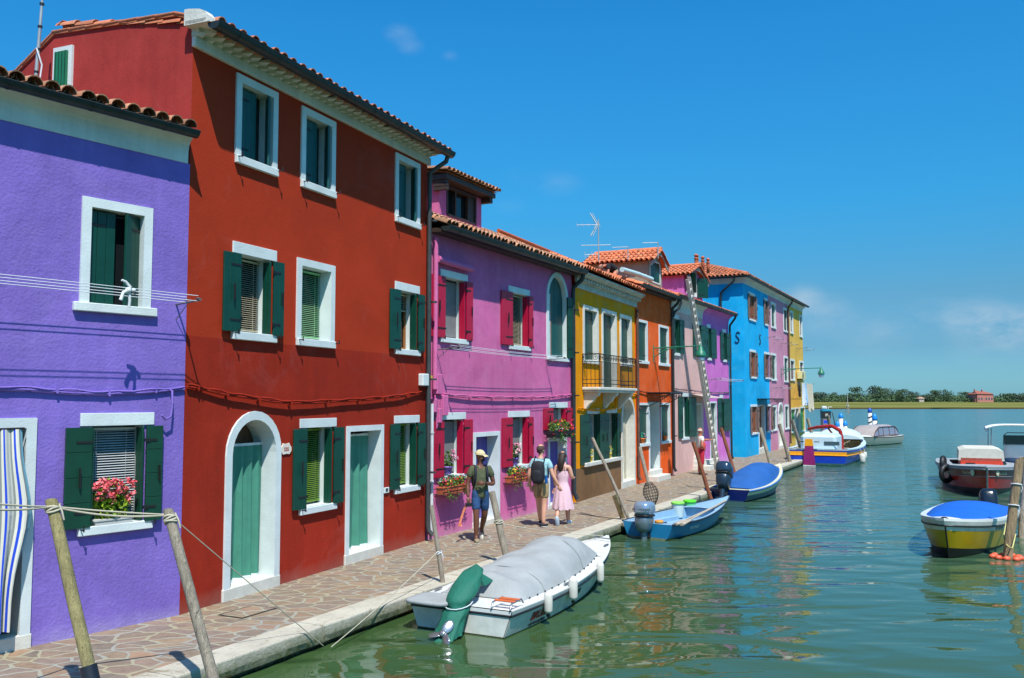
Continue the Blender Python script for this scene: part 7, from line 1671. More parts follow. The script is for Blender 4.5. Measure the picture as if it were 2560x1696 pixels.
def face_rz(to_cam_angle):                                # rotation so that the figure's +y points at the given bearing (deg, 0 = away from camera)
    return -math.radians(to_cam_angle)
# ---- man in a cap, walking towards the camera and looking right
g = ground_at('P3', 590, 1462); J = stand(1.84)
J['knee_l'] = V3(-.10, -.05, .52); J['ank_l'] = V3(-.09, -.34, .20); J['toe_l'] = V3(-.10, -.28, .06)          # trailing leg
J['knee_r'] = V3(.10, .10, .54); J['ank_r'] = V3(.10, .10, .09); J['toe_r'] = V3(.11, .24, .03)
J['elbow_r'] = V3(.27, .0, 1.20); J['wrist_r'] = V3(.20, .16, .98); J['wrist_r'] = V3(.25, .06, .92)
J['elbow_l'] = V3(-.28, .02, 1.15); J['wrist_l'] = V3(-.03, .23, 1.19); J['hdir_l'] = V3(1, .0, -.05); J['grip_l'] = .5
J['elbow_r'] = V3(.27, .02, 1.16); J['wrist_r'] = V3(.27, .12, .90); J['hdir_r'] = V3(0, .25, -1); J['grip_r'] = .9; J['face'] = (-.75, .66, -.08)
tP, T = make_person('man in a beige cap, olive t-shirt and denim shorts walking with a camera', g, face_rz(168), SKD, J)
torso_cloth(tP, J, plain('olive_cotton', srgb(78, 86, 60), .9, var=.10, bd=.025, bs=14), 'tshirt', .030, .62, -.13)
trousers(tP, J, plain('denim_blue', srgb(34, 72, 116), .85, var=.22, bd=.02, bs=16), 'shorts', .88, .02, .075)
m = MB(); shoe(m, J['ank_r'] - V3(0, .0, .035), J['toe_r'] + V3(0, 0, .012)); shoe(m, J['ank_l'] - V3(0, .03, .04), J['toe_l'] + V3(0, -.02, -.01), up=(0, -.6, .8)); m.build('shoes', [plain('khaki_canvas', srgb(140, 130, 100), .85), plain('shoe_sole_white', srgb(200, 196, 186), .6)], tP)
m = MB(); m.grid([[(math.cos(a_) * .098 * math.cos(e_), math.sin(a_) * .112 * math.cos(e_) - .004, .02 + .105 * math.sin(e_)) for a_ in [2 * PI * j / 20 for j in range(20)]] for e_ in [PI / 2 * i / 7 for i in range(8)]], 0, True, T, closed=True)
m.grid([[(.09 * math.sin(u), .075 + .10 * v_ * math.cos(u * .9) + .02, .028 - .02 * v_ - .02 * abs(math.sin(u)) ** 2 * v_) for u in [-1.05 + 2.1 * j / 10 for j in range(11)]] for v_ in (0, .5, 1)], 0, True, T); m.build('cap', plain('beige_cap', srgb(196, 180, 140), .85), tP)
m = MB(); m.ball((0, .052, -.075), (.052, .048, .040), 12, 8, 0, T); m.build('beard', plain('black_beard', srgb(22, 18, 16), .9), tP)
m = MB()
for sx in (-.115, .115): m.tube([(sx, -.12, 1.30), (sx * 1.05, -.07, 1.54), (sx, .10, 1.50), (sx * 1.05, .155, 1.36), (sx * 1.2, .10, 1.16), (sx * 1.3, -.05, 1.12)], .024, 8, sq=.5)
superb(m, (0, -.22, 1.28), (.15, .10, .24), .6); m.build('backpack', plain('navy_pack', srgb(20, 26, 44), .8, bd=.004, bs=40), tP)
m = MB(); w_ = J['wrist_l']; m.tube([w_ + V3(-.06, 0, .002), w_ + V3(-.03, 0, .0)], .030, 10); m.box(w_.x - .065, w_.x - .025, w_.y + .02, w_.y + .038, w_.z - .02, w_.z + .02, 0); m.build('wrist_watch', BLK, tP)
hp = tP.matrix_world
cr = Matrix.Translation(g) @ Matrix.Rotation(tP.rotation_euler.z, 4, 'Z') @ (J['wrist_r'] + V3(.0, .03, -.12))
t = thing('camera_with_strap', 'black camera with an orange strap, held by the man in the cap', 'camera', cr, tP.rotation_euler.z)
m = MB(); superb(m, (0, 0, -.02), (.065, .03, .042), .4); m.tube([(0, .02, -.02), (0, .085, -.02)], .034, 14); m.box(-.02, .02, -.02, .02, .02, .04, 0, ch=.004); m.build('camera_body', BLK, t)
m = MB(); m.grid([[(.05 + .10 * math.sin(q * 2.6) + e_ * .022 + .03 * q, .0 + .02 * q, -.05 - .40 * math.sin(q * PI / 2))for e_ in (-1, 0, 1)] for q in [i / 14 for i in range(15)]]); m.grid([[(.20 - .12 * q + e_ * .022, .03, -.45 + .38 * q) for e_ in (-1, 0, 1)] for q in [i / 10 for i in range(11)]]); m.build('strap', plain('orange_white_strap', srgb(206, 120, 88), .8, var=.4, vs=22), t)
# ---- couple walking away
g = ground_at('P3', 1185, 1322); J = stand(1.85)
J['knee_r'] = V3(.09, -.02, .52); J['ank_r'] = V3(.09, -.10, .10); J['toe_r'] = V3(.10, .06, .03); J['knee_l'] = V3(-.10, .16, .54); J['ank_l'] = V3(-.10, .26, .12); J['toe_l'] = V3(-.11, .40, .09)
J['elbow_r'] = V3(.30, -.04, 1.17); J['wrist_r'] = V3(.42, .03, .93); J['hdir_r'] = V3(.35, .1, -.9); J['elbow_l'] = V3(-.27, -.05, 1.17); J['wrist_l'] = V3(-.27, .06, .92); J['grip_r'] = .6; J['face'] = (.35, .93, 0)
tM, T = make_person('man in a pale blue t-shirt and khaki shorts with a black backpack, seen from behind', g, face_rz(20), SKL, J)
torso_cloth(tM, J, plain('pale_blue_cotton', srgb(148, 190, 198), .9, var=.08, bd=.025, bs=14), 'tshirt', .028, .62, -.06)
trousers(tM, J, plain('khaki_cotton', srgb(160, 138, 100), .9, var=.08, bd=.025, bs=14), 'shorts', .80, .022, .082)
m = MB(); shoe(m, J['ank_r'] - V3(0, .0, .045), J['toe_r'] + V3(0, 0, .012)); shoe(m, J['ank_l'] - V3(0, 0, .045), J['toe_l'] + V3(0, 0, -.01)); m.build('shoes', [plain('black_sneaker', srgb(28, 30, 34), .7), plain('shoe_sole_white', srgb(200, 196, 186), .6)], tM)
HB = plain('dark_brown_hair', srgb(66, 50, 42), .75, bd=.004, bs=120)
m = MB(); m.grid([[(math.cos(a_) * .092 * math.cos(e_), math.sin(a_) * .108 * math.cos(e_) - .012, .008 + .100 * math.sin(e_)) for a_ in [2 * PI * j / 20 for j in range(20)]] for e_ in [-.1 + (PI / 2 + .1) * i / 7 for i in range(8)]], 0, True, T, closed=True); superb(m, (0, -.055, -.03), (.066, .045, .055), .8, 12, 8, 0, T); m.build('hair', HB, tM)
m = MB(); superb(m, (0, -.215, 1.24), (.155, .105, .26), .6, 20, 14); superb(m, (0, -.31, 1.16), (.115, .04, .14), .6)
for sx in (-.12, .12): m.tube([(sx, -.15, 1.46), (sx, -.04, 1.585), (sx, .11, 1.50), (sx * 1.1, .165, 1.32), (sx * 1.3, .06, 1.10)], .026, 8, sq=.5)
m.tube([(-.08, -.3, 1.02), (-.10, -.30, .8)], .008, 5); m.tube([(.04, -.32, 1.02), (.03, -.31, .72)], .008, 5); m.build('backpack', plain('black_pack', srgb(24, 26, 34), .75, bd=.006, bs=30), tM)
m = MB(); m.tube([(.20, -.22, 1.0), (.20, -.22, 1.18)], .036, 12); m.build('water_bottle', plain('blue_bottle', srgb(20, 84, 150), .25), tM)
g2 = ground_at('P3', 1400, 1300); J = stand(1.66)
J['knee_l'] = V3(-.08, -.04, .47); J['ank_l'] = V3(-.07, -.28, .22); J['toe_l'] = V3(-.07, -.26, .06); J['knee_r'] = V3(.09, .10, .49); J['ank_r'] = V3(.09, .14, .09); J['toe_r'] = V3(.10, .27, .03)
J['sho_l'] = V3(-.15, 0, 1.34); J['sho_r'] = V3(.15, 0, 1.34); J['elbow_r'] = V3(.22, .02, 1.08); J['wrist_r'] = V3(.20, .20, 1.06); J['elbow_l'] = V3(-.19, -.03, 1.06); J['wrist_l'] = V3(-.18, .04, .84); J['hdir_l'] = V3(-.4, 0, -.9)
tW, T = make_person('woman with long dark hair in a pale pink sundress, seen from behind', g2, face_rz(17), SKL, J, .74)
DR = plain('pale_pink_cotton', srgb(214, 178, 188), .9, var=.05, bd=.004, bs=30)
k = 1.66 / 1.75; m = MB(); rows = []
prof = [(1.30, .118, .098), (1.22, .145, .11), (1.12, .135, .105), (1.05, .122, .098), (1.0, .128, .105), (.90, .165, .14), (.75, .195, .17), (.6, .215, .20), (.45, .235, .22), (.38, .245, .225)]
for i, (z, rx, ry) in enumerate(prof):
    rows.append([((rx + (.010 * math.sin(th * 13) + .012 * math.sin(th * 5 + z * 4)) * max(0, (1.02 - z)) * 2.2) * math.cos(th), (ry + .012 * math.sin(th * 11 + 1) * max(0, (1.02 - z)) * 2) * math.sin(th), z * k + (.012 * math.sin(th * 9) if i == len(prof) - 1 else 0)) for th in [2 * PI * j / 64 for j in range(64)]])
m.grid(rows, 0, True, closed=True)
for sx in (-.08, .08): m.tube([(sx * 1.1, -.10, 1.20), (sx, -.09, 1.36), (sx * .95, -.02, 1.425), (sx, .08, 1.33)], .009, 6)
m.build('dress', DR, tW)
m = MB(); m.grid([[(math.cos(a_) * .094 * math.cos(e_), math.sin(a_) * .110 * math.cos(e_) - .012, .012 + .098 * math.sin(e_)) for a_ in [2 * PI * j / 20 for j in range(20)]] for e_ in [-.3 + (PI / 2 + .3) * i / 7 for i in range(8)]], 0, True, T, closed=True)
m.tube([(0, -.075, .02), (.0, -.115, -.06), (-.02, -.125, -.18), (-.03, -.115, -.28), (-.03, -.11, -.34)], [.055, .062, .06, .045, .014], 12, 0, M=T, sq=1.35); m.build('hair', plain('dark_long_hair', srgb(48, 32, 26), .6, bd=.006, bs=90), tW)
m = MB(); shoe(m, J['ank_r'] - V3(0, .0, .035), J['toe_r'] + V3(0, 0, .012)); shoe(m, J['ank_l'] - V3(0, .02, .05), J['toe_l'] + V3(0, 0, -.01), up=(0, -.9, .4)); m.build('shoes', [plain('pale_sneaker', srgb(176, 196, 214), .7), plain('shoe_sole_white', srgb(200, 196, 186), .6)], tW)
# ---- man in red by the ladder
g = ground_at('B2', 548, 1408); J = stand(1.78)
J['elbow_l'] = V3(-.34, .12, 1.30); J['wrist_l'] = V3(-.36, .40, 1.34)
J['elbow_r'] = V3(.30, -.10, 1.12); J['wrist_r'] = V3(.18, .06, 1.0); J['pelvis'] = V3(0, .02, .97); J['face'] = (.1, 1, 0)
J['sho_l'] = V3(-.16, .06, 1.42); J['elbow_l'] = V3(-.19, .30, 1.32); J['wrist_l'] = V3(-.20, .55, 1.33); J['hdir_l'] = V3(0, 1, .1); J['grip_l'] = .6
tR, T = make_person('stout white haired man in a red vest and red trousers holding the ladder', g, face_rz(72), SKT, J)
m_ = plain('white_tshirt', srgb(214, 214, 210), .9); torso_cloth(tR, J, m_, 'tshirt', .012, .5, .12)
RV = plain('coral_red_cotton', srgb(206, 70, 66), .9, var=.08); nd = [(J['pelvis'] + V3(0, .03, -.10), (.185, .175)), (J['waist'] + V3(0, .07, .0), (.175, .185)), (J['chest'] + V3(0, .02, 0), (.165, .145)), (J['neckb'] - V3(0, 0, .07), (.10, .09))]
cloth_skin('vest', tR, nd, [(0, 1), (1, 2), (2, 3)], RV)
trousers(tR, J, plain('crimson_cotton', srgb(178, 30, 54), .9, var=.08), 'trousers', 1.35, .03, .062)
m = MB(); m.grid([[(math.cos(a_) * .086 * math.cos(e_), math.sin(a_) * .102 * math.cos(e_) - .016, .006 + .094 * math.sin(e_)) for a_ in [2 * PI * j / 18 for j in range(18)]] for e_ in [.0 + (PI / 2) * i / 7 for i in range(8)]], 0, True, T, closed=True); m.build('hair', plain('white_hair', srgb(190, 180, 172), .8), tR)
m = MB(); shoe(m, J['ank_r'] - V3(0, .0, .05), J['toe_r'] + V3(0, 0, .0)); shoe(m, J['ank_l'] - V3(0, 0, .05), J['toe_l'] + V3(0, 0, .0)); m.build('shoes', [plain('dark_slipper', srgb(70, 44, 40), .8), plain('dark_sole', srgb(50, 44, 40), .8)], tR)
# ---- roofer crouched on the tiles
v = on_wall_plane(Fy, P('Y1', 560, 640), -.95); zt_ = 6.56 + (.95 + .36) * math.tan(math.radians(19)) + .10 + QZ
J = stand(1.72)
J.update(pelvis=V3(0, 0, .42), waist=V3(0, .16, .52), chest=V3(0, .40, .56), neckb=V3(0, .56, .52), neck=V3(0, .61, .50), head0=V3(0, .67, .47), head1=V3(0, .73, .44), head2=V3(0, .79, .42),
         sho_l=V3(-.17, .48, .52), sho_r=V3(.17, .48, .52), elbow_l=V3(-.24, .58, .26), elbow_r=V3(.24, .58, .26), wrist_l=V3(-.18, .74, .10), wrist_r=V3(.18, .74, .10),
         hip_l=V3(-.10, 0, .38), hip_r=V3(.10, 0, .38), knee_l=V3(-.16, .26, .10), knee_r=V3(.16, .26, .10), ank_l=V3(-.12, -.16, .07), ank_r=V3(.12, -.16, .07), toe_l=V3(-.12, -.20, .0), toe_r=V3(.12, -.20, .0), face=(0, .5, -.85))
J['face'] = (0, .9, -.4)
xs, zs2 = Fy.xz(P('Y1', 560, 640), -1.0); pt = Fy.world(xs, 1.0, zt_ - QZ)
tQ, T = make_person('roofer in a black t-shirt kneeling and bent over the new tiles', (pt.x, pt.y, zt_ + .02), Fy.phi - PI / 2 - math.radians(-155), SKT, J)
torso_cloth(tQ, J, plain('black_tshirt', srgb(22, 24, 30), .9), 'tshirt', .06, .7, -.02)
trousers(tQ, J, plain('faded_work_trousers', srgb(130, 140, 122), .9), 'trousers', 1.8, .012, .062)
m = MB(); m.ball((0, -.01, .02), (.088, .104, .09), 14, 8, 0, T); m.build('hair', plain('grey_brown_hair', srgb(110, 86, 76), .8), tQ)
# ------------------------------------------------------------------ flowers
LFM = tinted('leaf_green', srgb(34, 74, 18), srgb(66, 108, 30), srgb(108, 140, 44), .7)
def petals(name, ca, cb, cc): return tinted(name, ca, cb, cc, .7)
def flora(mb, c, s, n, size, rr, shape='ball', t=None, droop=0):
    for i in range(n):
        while True:
            p = Vector((rr.uniform(-1, 1), rr.uniform(-1, 1), rr.uniform(-1, 1)))
            if p.length < 1 and (p.length > .35 or rr.random() < .3): break
        q = Vector((c[0] + p.x * s[0], c[1] + p.y * s[1], c[2] + p.z * s[2] - droop * p.x * p.x))
        a = Vector((rr.uniform(-1, 1), rr.uniform(-1, 1), rr.uniform(-.3, 1))).normalized(); b = a.cross(Vector((rr.uniform(-1, 1), rr.uniform(-1, 1), rr.uniform(-1, 1)))).normalized(); k = size * rr.uniform(.7, 1.3)
        tt = rr.random() if t is None else t
        mb.add([q - a * k, q + b * k * .6, q + a * k, q - b * k * .6], [(0, 1, 2, 3)], 0, False, None, tt)
def flower_thing(F, x, y, z, label, w, h, d, pet, n=220, nf=60, name='flower_box', planter=None, bracket=False, leafc=None, top=.0, size=.03, fs=.024, ftop=.3, seed=1, pot=None, trail=0):
    t = thing(name, label, 'flowers', F.world(x, y, z), F.phi, group='flower boxes and pots on the windows'); rr = random.Random(seed)
    if planter:
        m = MB(); m.prism([(-w / 2, .16), (-w / 2 + .03, 0), (w / 2 - .03, 0), (w / 2, .16)], -d / 2, d / 2); m.box(-w / 2 - .01, w / 2 + .01, -d / 2 - .01, d / 2 + .01, .15, .17); m.build('planter', planter, t)
    if pot:
        m = MB(); m.lathe([(.065, 0), (.07, .01), (.088, .13), (.098, .13), (.10, .165), (.088, .165), (.08, .15), (.01, .15)], 20); m.build('flowerpot', pot, t)
    if bracket:
        m = MB()
        for zz in (.02, .13): m.tube([(-w / 2 - .03, d / 2 + .05, zz), (-w / 2 - .03, -d / 2 - .03, zz), (w / 2 + .03, -d / 2 - .03, zz), (w / 2 + .03, d / 2 + .05, zz)], .007, 5)
        for xx in (-w / 2, 0, w / 2): m.tube([(xx, -d / 2 - .03, .13), (xx, -d / 2 - .03, -.02), (xx, d / 2 + .05, -.02)], .006, 5)
        m.build('iron_holder', IRON, t)
    m = MB(); flora(m, (0, 0, .15 + h * .45 + top), (w * .54, d * .75, h * .55), n, size, rr)
    for q in range(trail):
        xx = rr.uniform(-w / 2, w / 2); flora(m, (xx, -d * .55, .08 - rr.uniform(0, .15)), (.05, .05, .14), 14, size * .8, rr)
    m.build('foliage', leafc or LFM, t)
    for pi_, (pm, share) in enumerate(pet):
        m = MB()
        for q in range(max(1, int(nf * share / 4))):
            cx_, cy_, cz_ = rr.uniform(-w * .52, w * .52), -d * .3 - rr.uniform(0, d * .5), .15 + top + h * (ftop + (1 - ftop) * rr.random() ** .7) - (.1 * trail / 10 if rr.random() < .3 else 0)
            for e_ in range(5):
                flora(m, (cx_, cy_, cz_), (fs, fs, fs), 2, fs * .8, rr)
        m.build('blossoms', pm, t)
    return t
PKP = petals('salmon_petals', srgb(196, 44, 70), srgb(236, 104, 112), srgb(250, 160, 156)); MGP = petals('magenta_petals', srgb(170, 10, 60), srgb(214, 30, 96), srgb(240, 70, 130)); YLP = petals('yellow_petals', srgb(226, 160, 10), srgb(246, 204, 20), srgb(250, 226, 80)); RDP = petals('red_petals', srgb(180, 16, 20), srgb(220, 40, 30), srgb(236, 80, 50)); LPP = petals('light_pink_petals', srgb(226, 120, 160), srgb(246, 170, 190), srgb(250, 206, 214))
LFY = tinted('lime_leaf', srgb(66, 100, 10), srgb(120, 150, 20), srgb(160, 180, 50), .7)
TERR = plain('terracotta', srgb(190, 96, 62), .8, var=.2); PURPOT = plain('lilac_pot', srgb(146, 110, 200), .5)
x, z = Fp.xz(P('C3', 610, 730), .0)
flower_thing(Fp, x, .03, z - .08, 'big salmon pink geraniums spilling over the lower window sill of the purple house', .50, .50, .18, ((PKP, 1.0),), 520, 190, leafc=LFY, size=.038, fs=.032, ftop=.45, planter=plain('pale_planter', srgb(190, 190, 184), .6), seed=2)
for (px, py, lab, sd) in (((322), 985, 'terracotta flower box hung under the first ground floor window of the pink house', 3), (955, 878, 'terracotta flower box hung under the second ground floor window of the pink house', 4)):
    x, z = Fk.xz(P('P3', px, py), .16)
    flower_thing(Fk, x, -.16, z - .02, lab, 1.08 if sd == 3 else .98, .24, .17, ((MGP, .5), (YLP, .3), (RDP, .2)), 420, 120, planter=TERR, bracket=True, size=.028, fs=.022, ftop=.1, seed=sd, trail=12)
x, z = Fk.xz(P('P3', 1375, 440), .25)
flower_thing(Fk, x, -.25, z - .02, 'crowded hanging flower box under the small high window of the pink house', 1.25, .34, .26, ((MGP, .5), (YLP, .15), (RDP, .35)), 620, 170, planter=IRON, bracket=True, size=.03, fs=.024, ftop=.1, seed=6, trail=16)
for (px, py, lab, sd, pm) in ((275, 805, 'lilac pot of pale pink flowers on the first ground floor sill of the pink house', 7, LPP), (930, 712, 'lilac pot of pink flowers on the second ground floor sill of the pink house', 8, LPP)):
    x, z = Fk.xz(P('P3', px, py), .03)
    flower_thing(Fk, x, -.03, z, lab, .26, .36, .22, ((pm, 1.0),), 170, 60, name='potted_plant', pot=PURPOT, size=.034, fs=.028, ftop=.35, seed=sd)
for (px, py, lab, sd) in ((285, 1108, 'yellow pot of herbs behind the left shutter of the yellow house', 9), (462, 1072, 'yellow pot with a sprig on the right of the yellow house sill', 10)):
    x, z = Fy.xz(P('Y2', px, py), -.0)
    flower_thing(Fy, x, .02, zs_ + .05, lab, .18, .22, .16, ((YLP, 1.0),), 70, 8, name='potted_plant', pot=plain('yellow_pot', srgb(226, 196, 60), .5), leafc=LFY, size=.03, seed=sd)
for (px, py, lab, sd) in ((768, 925, 'little orange pot with a teal ornament on the left window sill of the orange house', 11), (972, 895, 'little orange pot on the right window sill of the orange house', 12)):
    x, z = Fo.xz(P('Y2', px, py), .0)
    flower_thing(Fo, x, -.02, z, lab, .12, .22, .10, ((LPP, 1.0),), 36, 8, name='potted_plant', pot=plain('orange_pot', srgb(220, 110, 40), .5), leafc=tinted('teal_leaf', srgb(10, 110, 90), srgb(20, 160, 130), srgb(60, 180, 150)), size=.026, seed=sd)
# ------------------------------------------------------------------ far shore
m = MB(); rows = []; rr = random.Random(11)
for i in range(40):
    y = 311 + (i / 39) ** 1.8 * 1700; row = []
    for j in range(90):
        x = -260 + j * 12 * (1 + i * .05); yy = y + (5 * noise.noise(Vector((x * .02, 3, 0))) + 2 * noise.noise(Vector((x * .12, 5, 0))) if i < 3 else 0)
        z = -.3 if i == 0 else .45 + min(1, (y - 311) / 165) * 1.65 + .25 * noise.noise(Vector((x * .05, y * .03, 1)))
        row.append((x, yy, z))
    rows.append(row)
m.grid(rows)
gm, nt2, b2 = nmat('salt_marsh_grass'); g_ = N(nt2, 'ShaderNodeNewGeometry').outputs['Position']; mpg = N(nt2, 'ShaderNodeMapping'); nt2.links.new(g_, mpg.inputs[0]); mpg.inputs['Scale'].default_value = (.012, .06, 1)
c_ = mixc(nt2, ramp(nt2, noi(nt2, 1.0, 6, .6, mpg.outputs[0]), .38, .62), srgb(78, 92, 46), srgb(134, 126, 74)); c_ = mixc(nt2, ramp(nt2, noi(nt2, .7, 6, .7, g_), .5, .75), c_, srgb(84, 98, 40))
sp_ = N(nt2, 'ShaderNodeSeparateXYZ'); nt2.links.new(g_, sp_.inputs[0]); c_ = mixc(nt2, ramp(nt2, sp_.outputs['Z'], .38, .50), srgb(66, 58, 36), c_)
nt2.links.new(c_, b2.inputs['Base Color']); b2.inputs['Roughness'].default_value = 1; b2.inputs['Specular IOR Level'].default_value = 0
tag(m.build('marsh_land', gm), kind='structure')
CROWN = tinted('far_foliage', (.030, .062, .030, 1), (.055, .105, .044, 1), (.095, .155, .062, 1), .9)  # both far greens are lightened: distance haze put into the leaf colour
CROWN2 = tinted('far_foliage_grey', (.038, .066, .046, 1), (.064, .104, .064, 1), (.105, .145, .08, 1), .9)
TRK = plain('far_trunk', srgb(96, 84, 68), .9)
def crown_mesh(mb, seed, n=900, lobes=9, cyp=False):
    rr = random.Random(seed); L_ = []
    if cyp: L_ = [(Vector((0, 0, .12 + .09 * k)), (.09 * (1 - abs(k - 3) / 9), .09, .10)) for k in range(9)]
    else:
        for k in range(lobes):
            a = rr.uniform(0, 2 * PI); r = rr.uniform(.05, .34); z = rr.uniform(.06, .80); s = rr.uniform(.18, .31) * (1.2 - abs(z - .45))
            L_.append((Vector((r * math.cos(a), r * math.sin(a), z)), (s, s, s * .8)))
    for i in range(n):
        c, s = rr.choice(L_); d = Vector((rr.gauss(0, 1), rr.gauss(0, 1), rr.gauss(0, 1))).normalized() * (rr.random() ** .33)
        q = c + Vector((d.x * s[0], d.y * s[1], d.z * s[2])); a = Vector((rr.uniform(-1, 1), rr.uniform(-1, 1), rr.uniform(-1, 1))).normalized(); b = a.cross(Vector((rr.uniform(-1, 1), rr.uniform(-1, 1), rr.uniform(-1, 1)))).normalized(); k = rr.uniform(.02, .042)
        mb.add([q - a * k, q + b * k * .8, q + a * k, q - b * k * .8], [(0, 1, 2, 3)], 0, False, None, min(1, max(0, rr.gauss(.45, .22))))
protos = []
for q in range(6):
    t = thing('shore_tree' if q < 5 else 'cypress_tree', 'tree', 'tree', (0, 0, 0))
    m = MB(); crown_mesh(m, 50 + q, 1100 if q < 5 else 420, 8 + q, q == 5); cr_ = m.build('crown', CROWN if q % 2 else CROWN2, t)
    m = MB(); m.tube([(0, 0, -.05), (.01, 0, .25), (0, .01, .5)], [.03, .022, .01], 7)
    for k in range(4 if q < 5 else 0): a_ = k * 1.6 + q; m.tube([(0, 0, .22), (.12 * math.cos(a_), .12 * math.sin(a_), .42), (.2 * math.cos(a_), .2 * math.sin(a_), .6)], [.014, .009, .004], 5)
    m.build('trunk', TRK, t); protos.append(t)
used = [False] * 6; TL_ = [(190, 215, 90), (240, 242, 60), (320, 235, 110), (430, 240, 110), (510, 265, 90), (600, 265, 80), (690, 188, 130), (820, 163, 150), (900, 180, 120), (980, 190, 130), (1060, 215, 90), (1120, 210, 100), (1190, 225, 90), (1240, 245, 70), (1285, 230, 50), (1380, 240, 110), (1430, 220, 110), (1500, 230, 100), (1575, 208, 110), (1640, 280, 90), (1720, 265, 120), (1800, 240, 130), (1850, 255, 80), (1915, 282, 40), (2010, 285, 60), (2090, 275, 26), (2128, 250, 16), (2165, 252, 16), (2230, 250, 120), (2290, 268, 100), (2350, 245, 110), (2420, 250, 110), (2500, 240, 120)]
U = .245 / 2270
def side_word(x):
    return None
rr = random.Random(21); near = ['by the sand yellow house', 'over the fuel pump', 'left of the channel marker', 'above the channel marker', 'right of the channel marker']
HT = ['low', 'middling', 'tall', 'tallest']
for i, (x, ty, w) in enumerate(TL_):
    D = 470 + rr.uniform(-6, 22); s_ = U * D; H_ = (347 - ty) * s_; Wd = w * s_
    q = 5 if w < 30 else i % 5
    t = protos[q] if not used[q] else copy_tree(protos[q]); used[q] = True
    v = atd(*P('L', x, 346), D); t.location = (v.x, v.y, 2.0); t.rotation_euler.z = rr.uniform(0, 6)
    t.scale = (Wd / .62, Wd / .62, H_ / .98) if q < 5 else (Wd / .16, Wd / .16, H_ / 1.0)
    hgt = 'low' if H_ < 4.4 else 'middling' if H_ < 6 else 'tall' if H_ < 8 else 'very tall'
    col = 'dark green' if q % 2 else 'grey green'
    t['group'] = 'trees on the far shore' if q < 5 else 'cypresses on the far shore'
    if q == 5: t['label'] = ['stubby dark cypress just right of the pink villa', 'left of the two slim cypresses right of the pink villa', 'right of the two slim cypresses right of the pink villa'][[2090, 2128, 2165].index(x)]
    else:
        ordn = ['first', 'second', 'third', 'fourth', 'fifth', 'sixth', 'seventh', 'eighth', 'ninth', 'tenth', 'eleventh', 'twelfth', 'thirteenth', 'fourteenth', 'fifteenth', 'sixteenth', 'seventeenth', 'eighteenth', 'nineteenth', 'twentieth']
        if x < 560: lab = f'{hgt} {col} far shore tree, {ordn[i]} from the last house'
        elif x < 1310: lab = f'{hgt} {col} far shore tree, {ordn[i - 5]} to the right of the channel marker mast'
        elif x < 1870: k_ = [j for j, tt in enumerate(TL_) if 1310 <= tt[0] < 1870]; lab = f'{hgt} {col} far shore tree, {ordn[len(k_) - 1 - k_.index(i)]} left of the pink villa'
        elif x < 2060: lab = f'{hgt} {col} tree standing against the {"left" if x < 1950 else "right"} part of the pink villa'
        else: k_ = [j for j, tt in enumerate(TL_) if tt[0] > 2200]; lab = f'{hgt} {col} far shore tree, {ordn[k_.index(i)]} right of the two slim cypresses'
        t['label'] = lab
m = MB(); rr = random.Random(31)
for i in range(30000):
    x = rr.uniform(20, 330); hh = 3.6 + 2.2 * noise.noise(Vector((x * .12, 0, 0))) + .8 * noise.noise(Vector((x * .5, 4, 0))); y = rr.uniform(464, 486); z = 1.7 + max(.3, hh) * rr.random() ** .8 * (1 if y > 470 else .6)
    a = Vector((rr.uniform(-1, 1), rr.uniform(-1, 1), rr.uniform(-1, 1))).normalized(); b = a.cross(Vector((rr.uniform(-1, 1), rr.uniform(-1, 1), rr.uniform(-1, 1)))).normalized(); k = rr.uniform(.3, .6); q = Vector((x, y, z))
    m.add([q - a * k, q + b * k * .8, q + a * k, q - b * k * .8], [(0, 1, 2, 3)], 0, False, None, min(1, max(0, rr.gauss(.62, .22))))
tag(m.build('shrub_belt', CROWN), 'belt of low shrubs along the far shore at the foot of the trees', 'shrubs', kind='stuff')
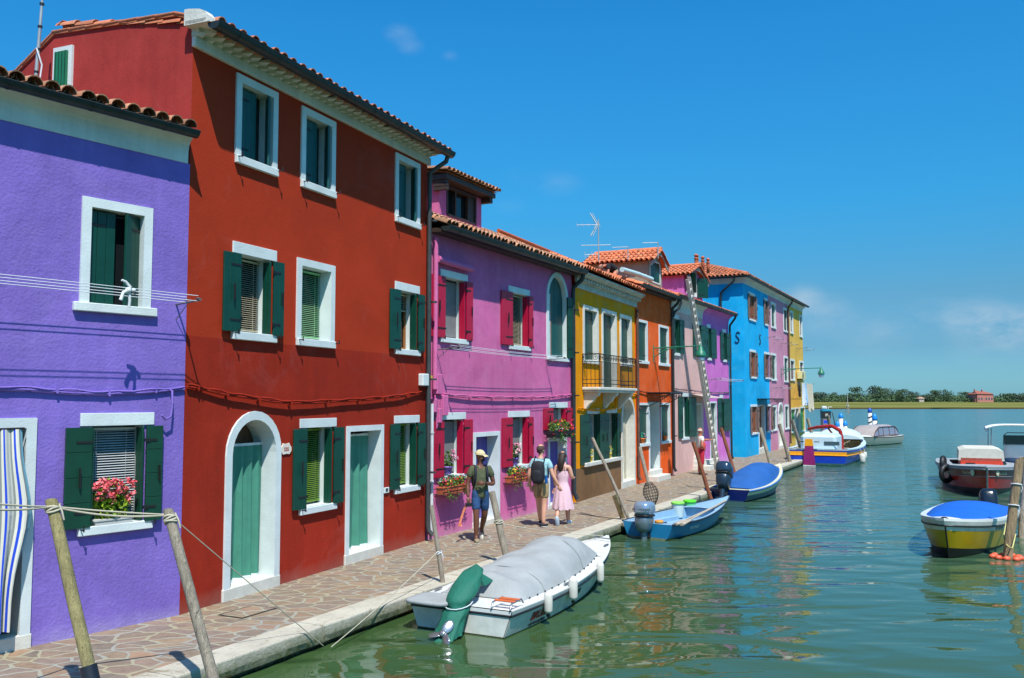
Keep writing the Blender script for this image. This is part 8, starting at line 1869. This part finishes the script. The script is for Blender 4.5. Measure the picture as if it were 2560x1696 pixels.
# pink villa and hut
D = 462; a = atd(*P('L', 1872, 310), D); c = atd(*P('L', 2055, 310), D); w_ = c.x - a.x
t = thing('villa', 'pink villa with a red hipped roof among the trees of the far shore', 'house', (a.x, D, 1.6)); zw = atd(*P('L', 1880, 268), D).z - 1.6; zr2 = atd(*P('L', 1880, 240), D).z - 1.6
VP = plain('villa_pink', srgb(176, 116, 106), .9); m = MB(); m.box(0, w_, 0, 8, 0, zw, 0); m.box(w_ * .05, w_ * .42, -1, 0, 0, zw * 1.02, 0); m.build('wall', VP, t)
rfm = plain('villa_roof', srgb(150, 86, 72), .9)
m = MB(); z0_ = zw
def hip(m, x0, x1, y0, y1, z0, zr): m.add([(x0 - .4, y0 - .4, z0), (x1 + .4, y0 - .4, z0), (x1 + .4, y1 + .4, z0), (x0 - .4, y1 + .4, z0), (x0 + (x1 - x0) * .25, (y0 + y1) / 2, zr), (x1 - (x1 - x0) * .25, (y0 + y1) / 2, zr)], [(0, 1, 5, 4), (1, 2, 5), (2, 3, 4, 5), (3, 0, 4), (0, 3, 2, 1)])
hip(m, 0, w_, 0, 8, zw, zr2); hip(m, w_ * .05, w_ * .42, -1, 6, zw * 1.02, zr2 + .3); r_o = m.build('roof', rfm, t)
m = MB(); m.box(w_ * .08, w_ * .12, 2, 3, zw, zr2 + 1.1); m.build('chimney', VP, r_o); m = MB(); m.box(w_ * .55, w_ * .60, 3, 4, zw, zr2 + .9); m.build('chimney', VP, r_o)
for k in range(6):
    x = w_ * (.10 + .155 * k); m = MB(); m.box(x, x + .7, -1.05 if k < 2 else -.05, -1.0 if k < 2 else .0, 1.4, 2.6); m.build('window', plain('dark_window', srgb(60, 84, 92), .2), t)
D = 466; a = atd(*P('L', 1272, 305), D); c = atd(*P('L', 1320, 305), D); t = thing('hut', 'small hut with a pale brown roof half hidden among the far shore trees', 'hut', (a.x, D - 3, 1.6)); w_ = c.x - a.x
m = MB(); m.box(0, w_, 0, 3, 0, 2.2); m.build('wall', plain('hut_wall', srgb(170, 160, 150), .9), t); m = MB(); hip(m, 0, w_, 0, 3, 2.2, 3.0); m.build('roof', plain('hut_roof', srgb(176, 140, 120), .9), t)
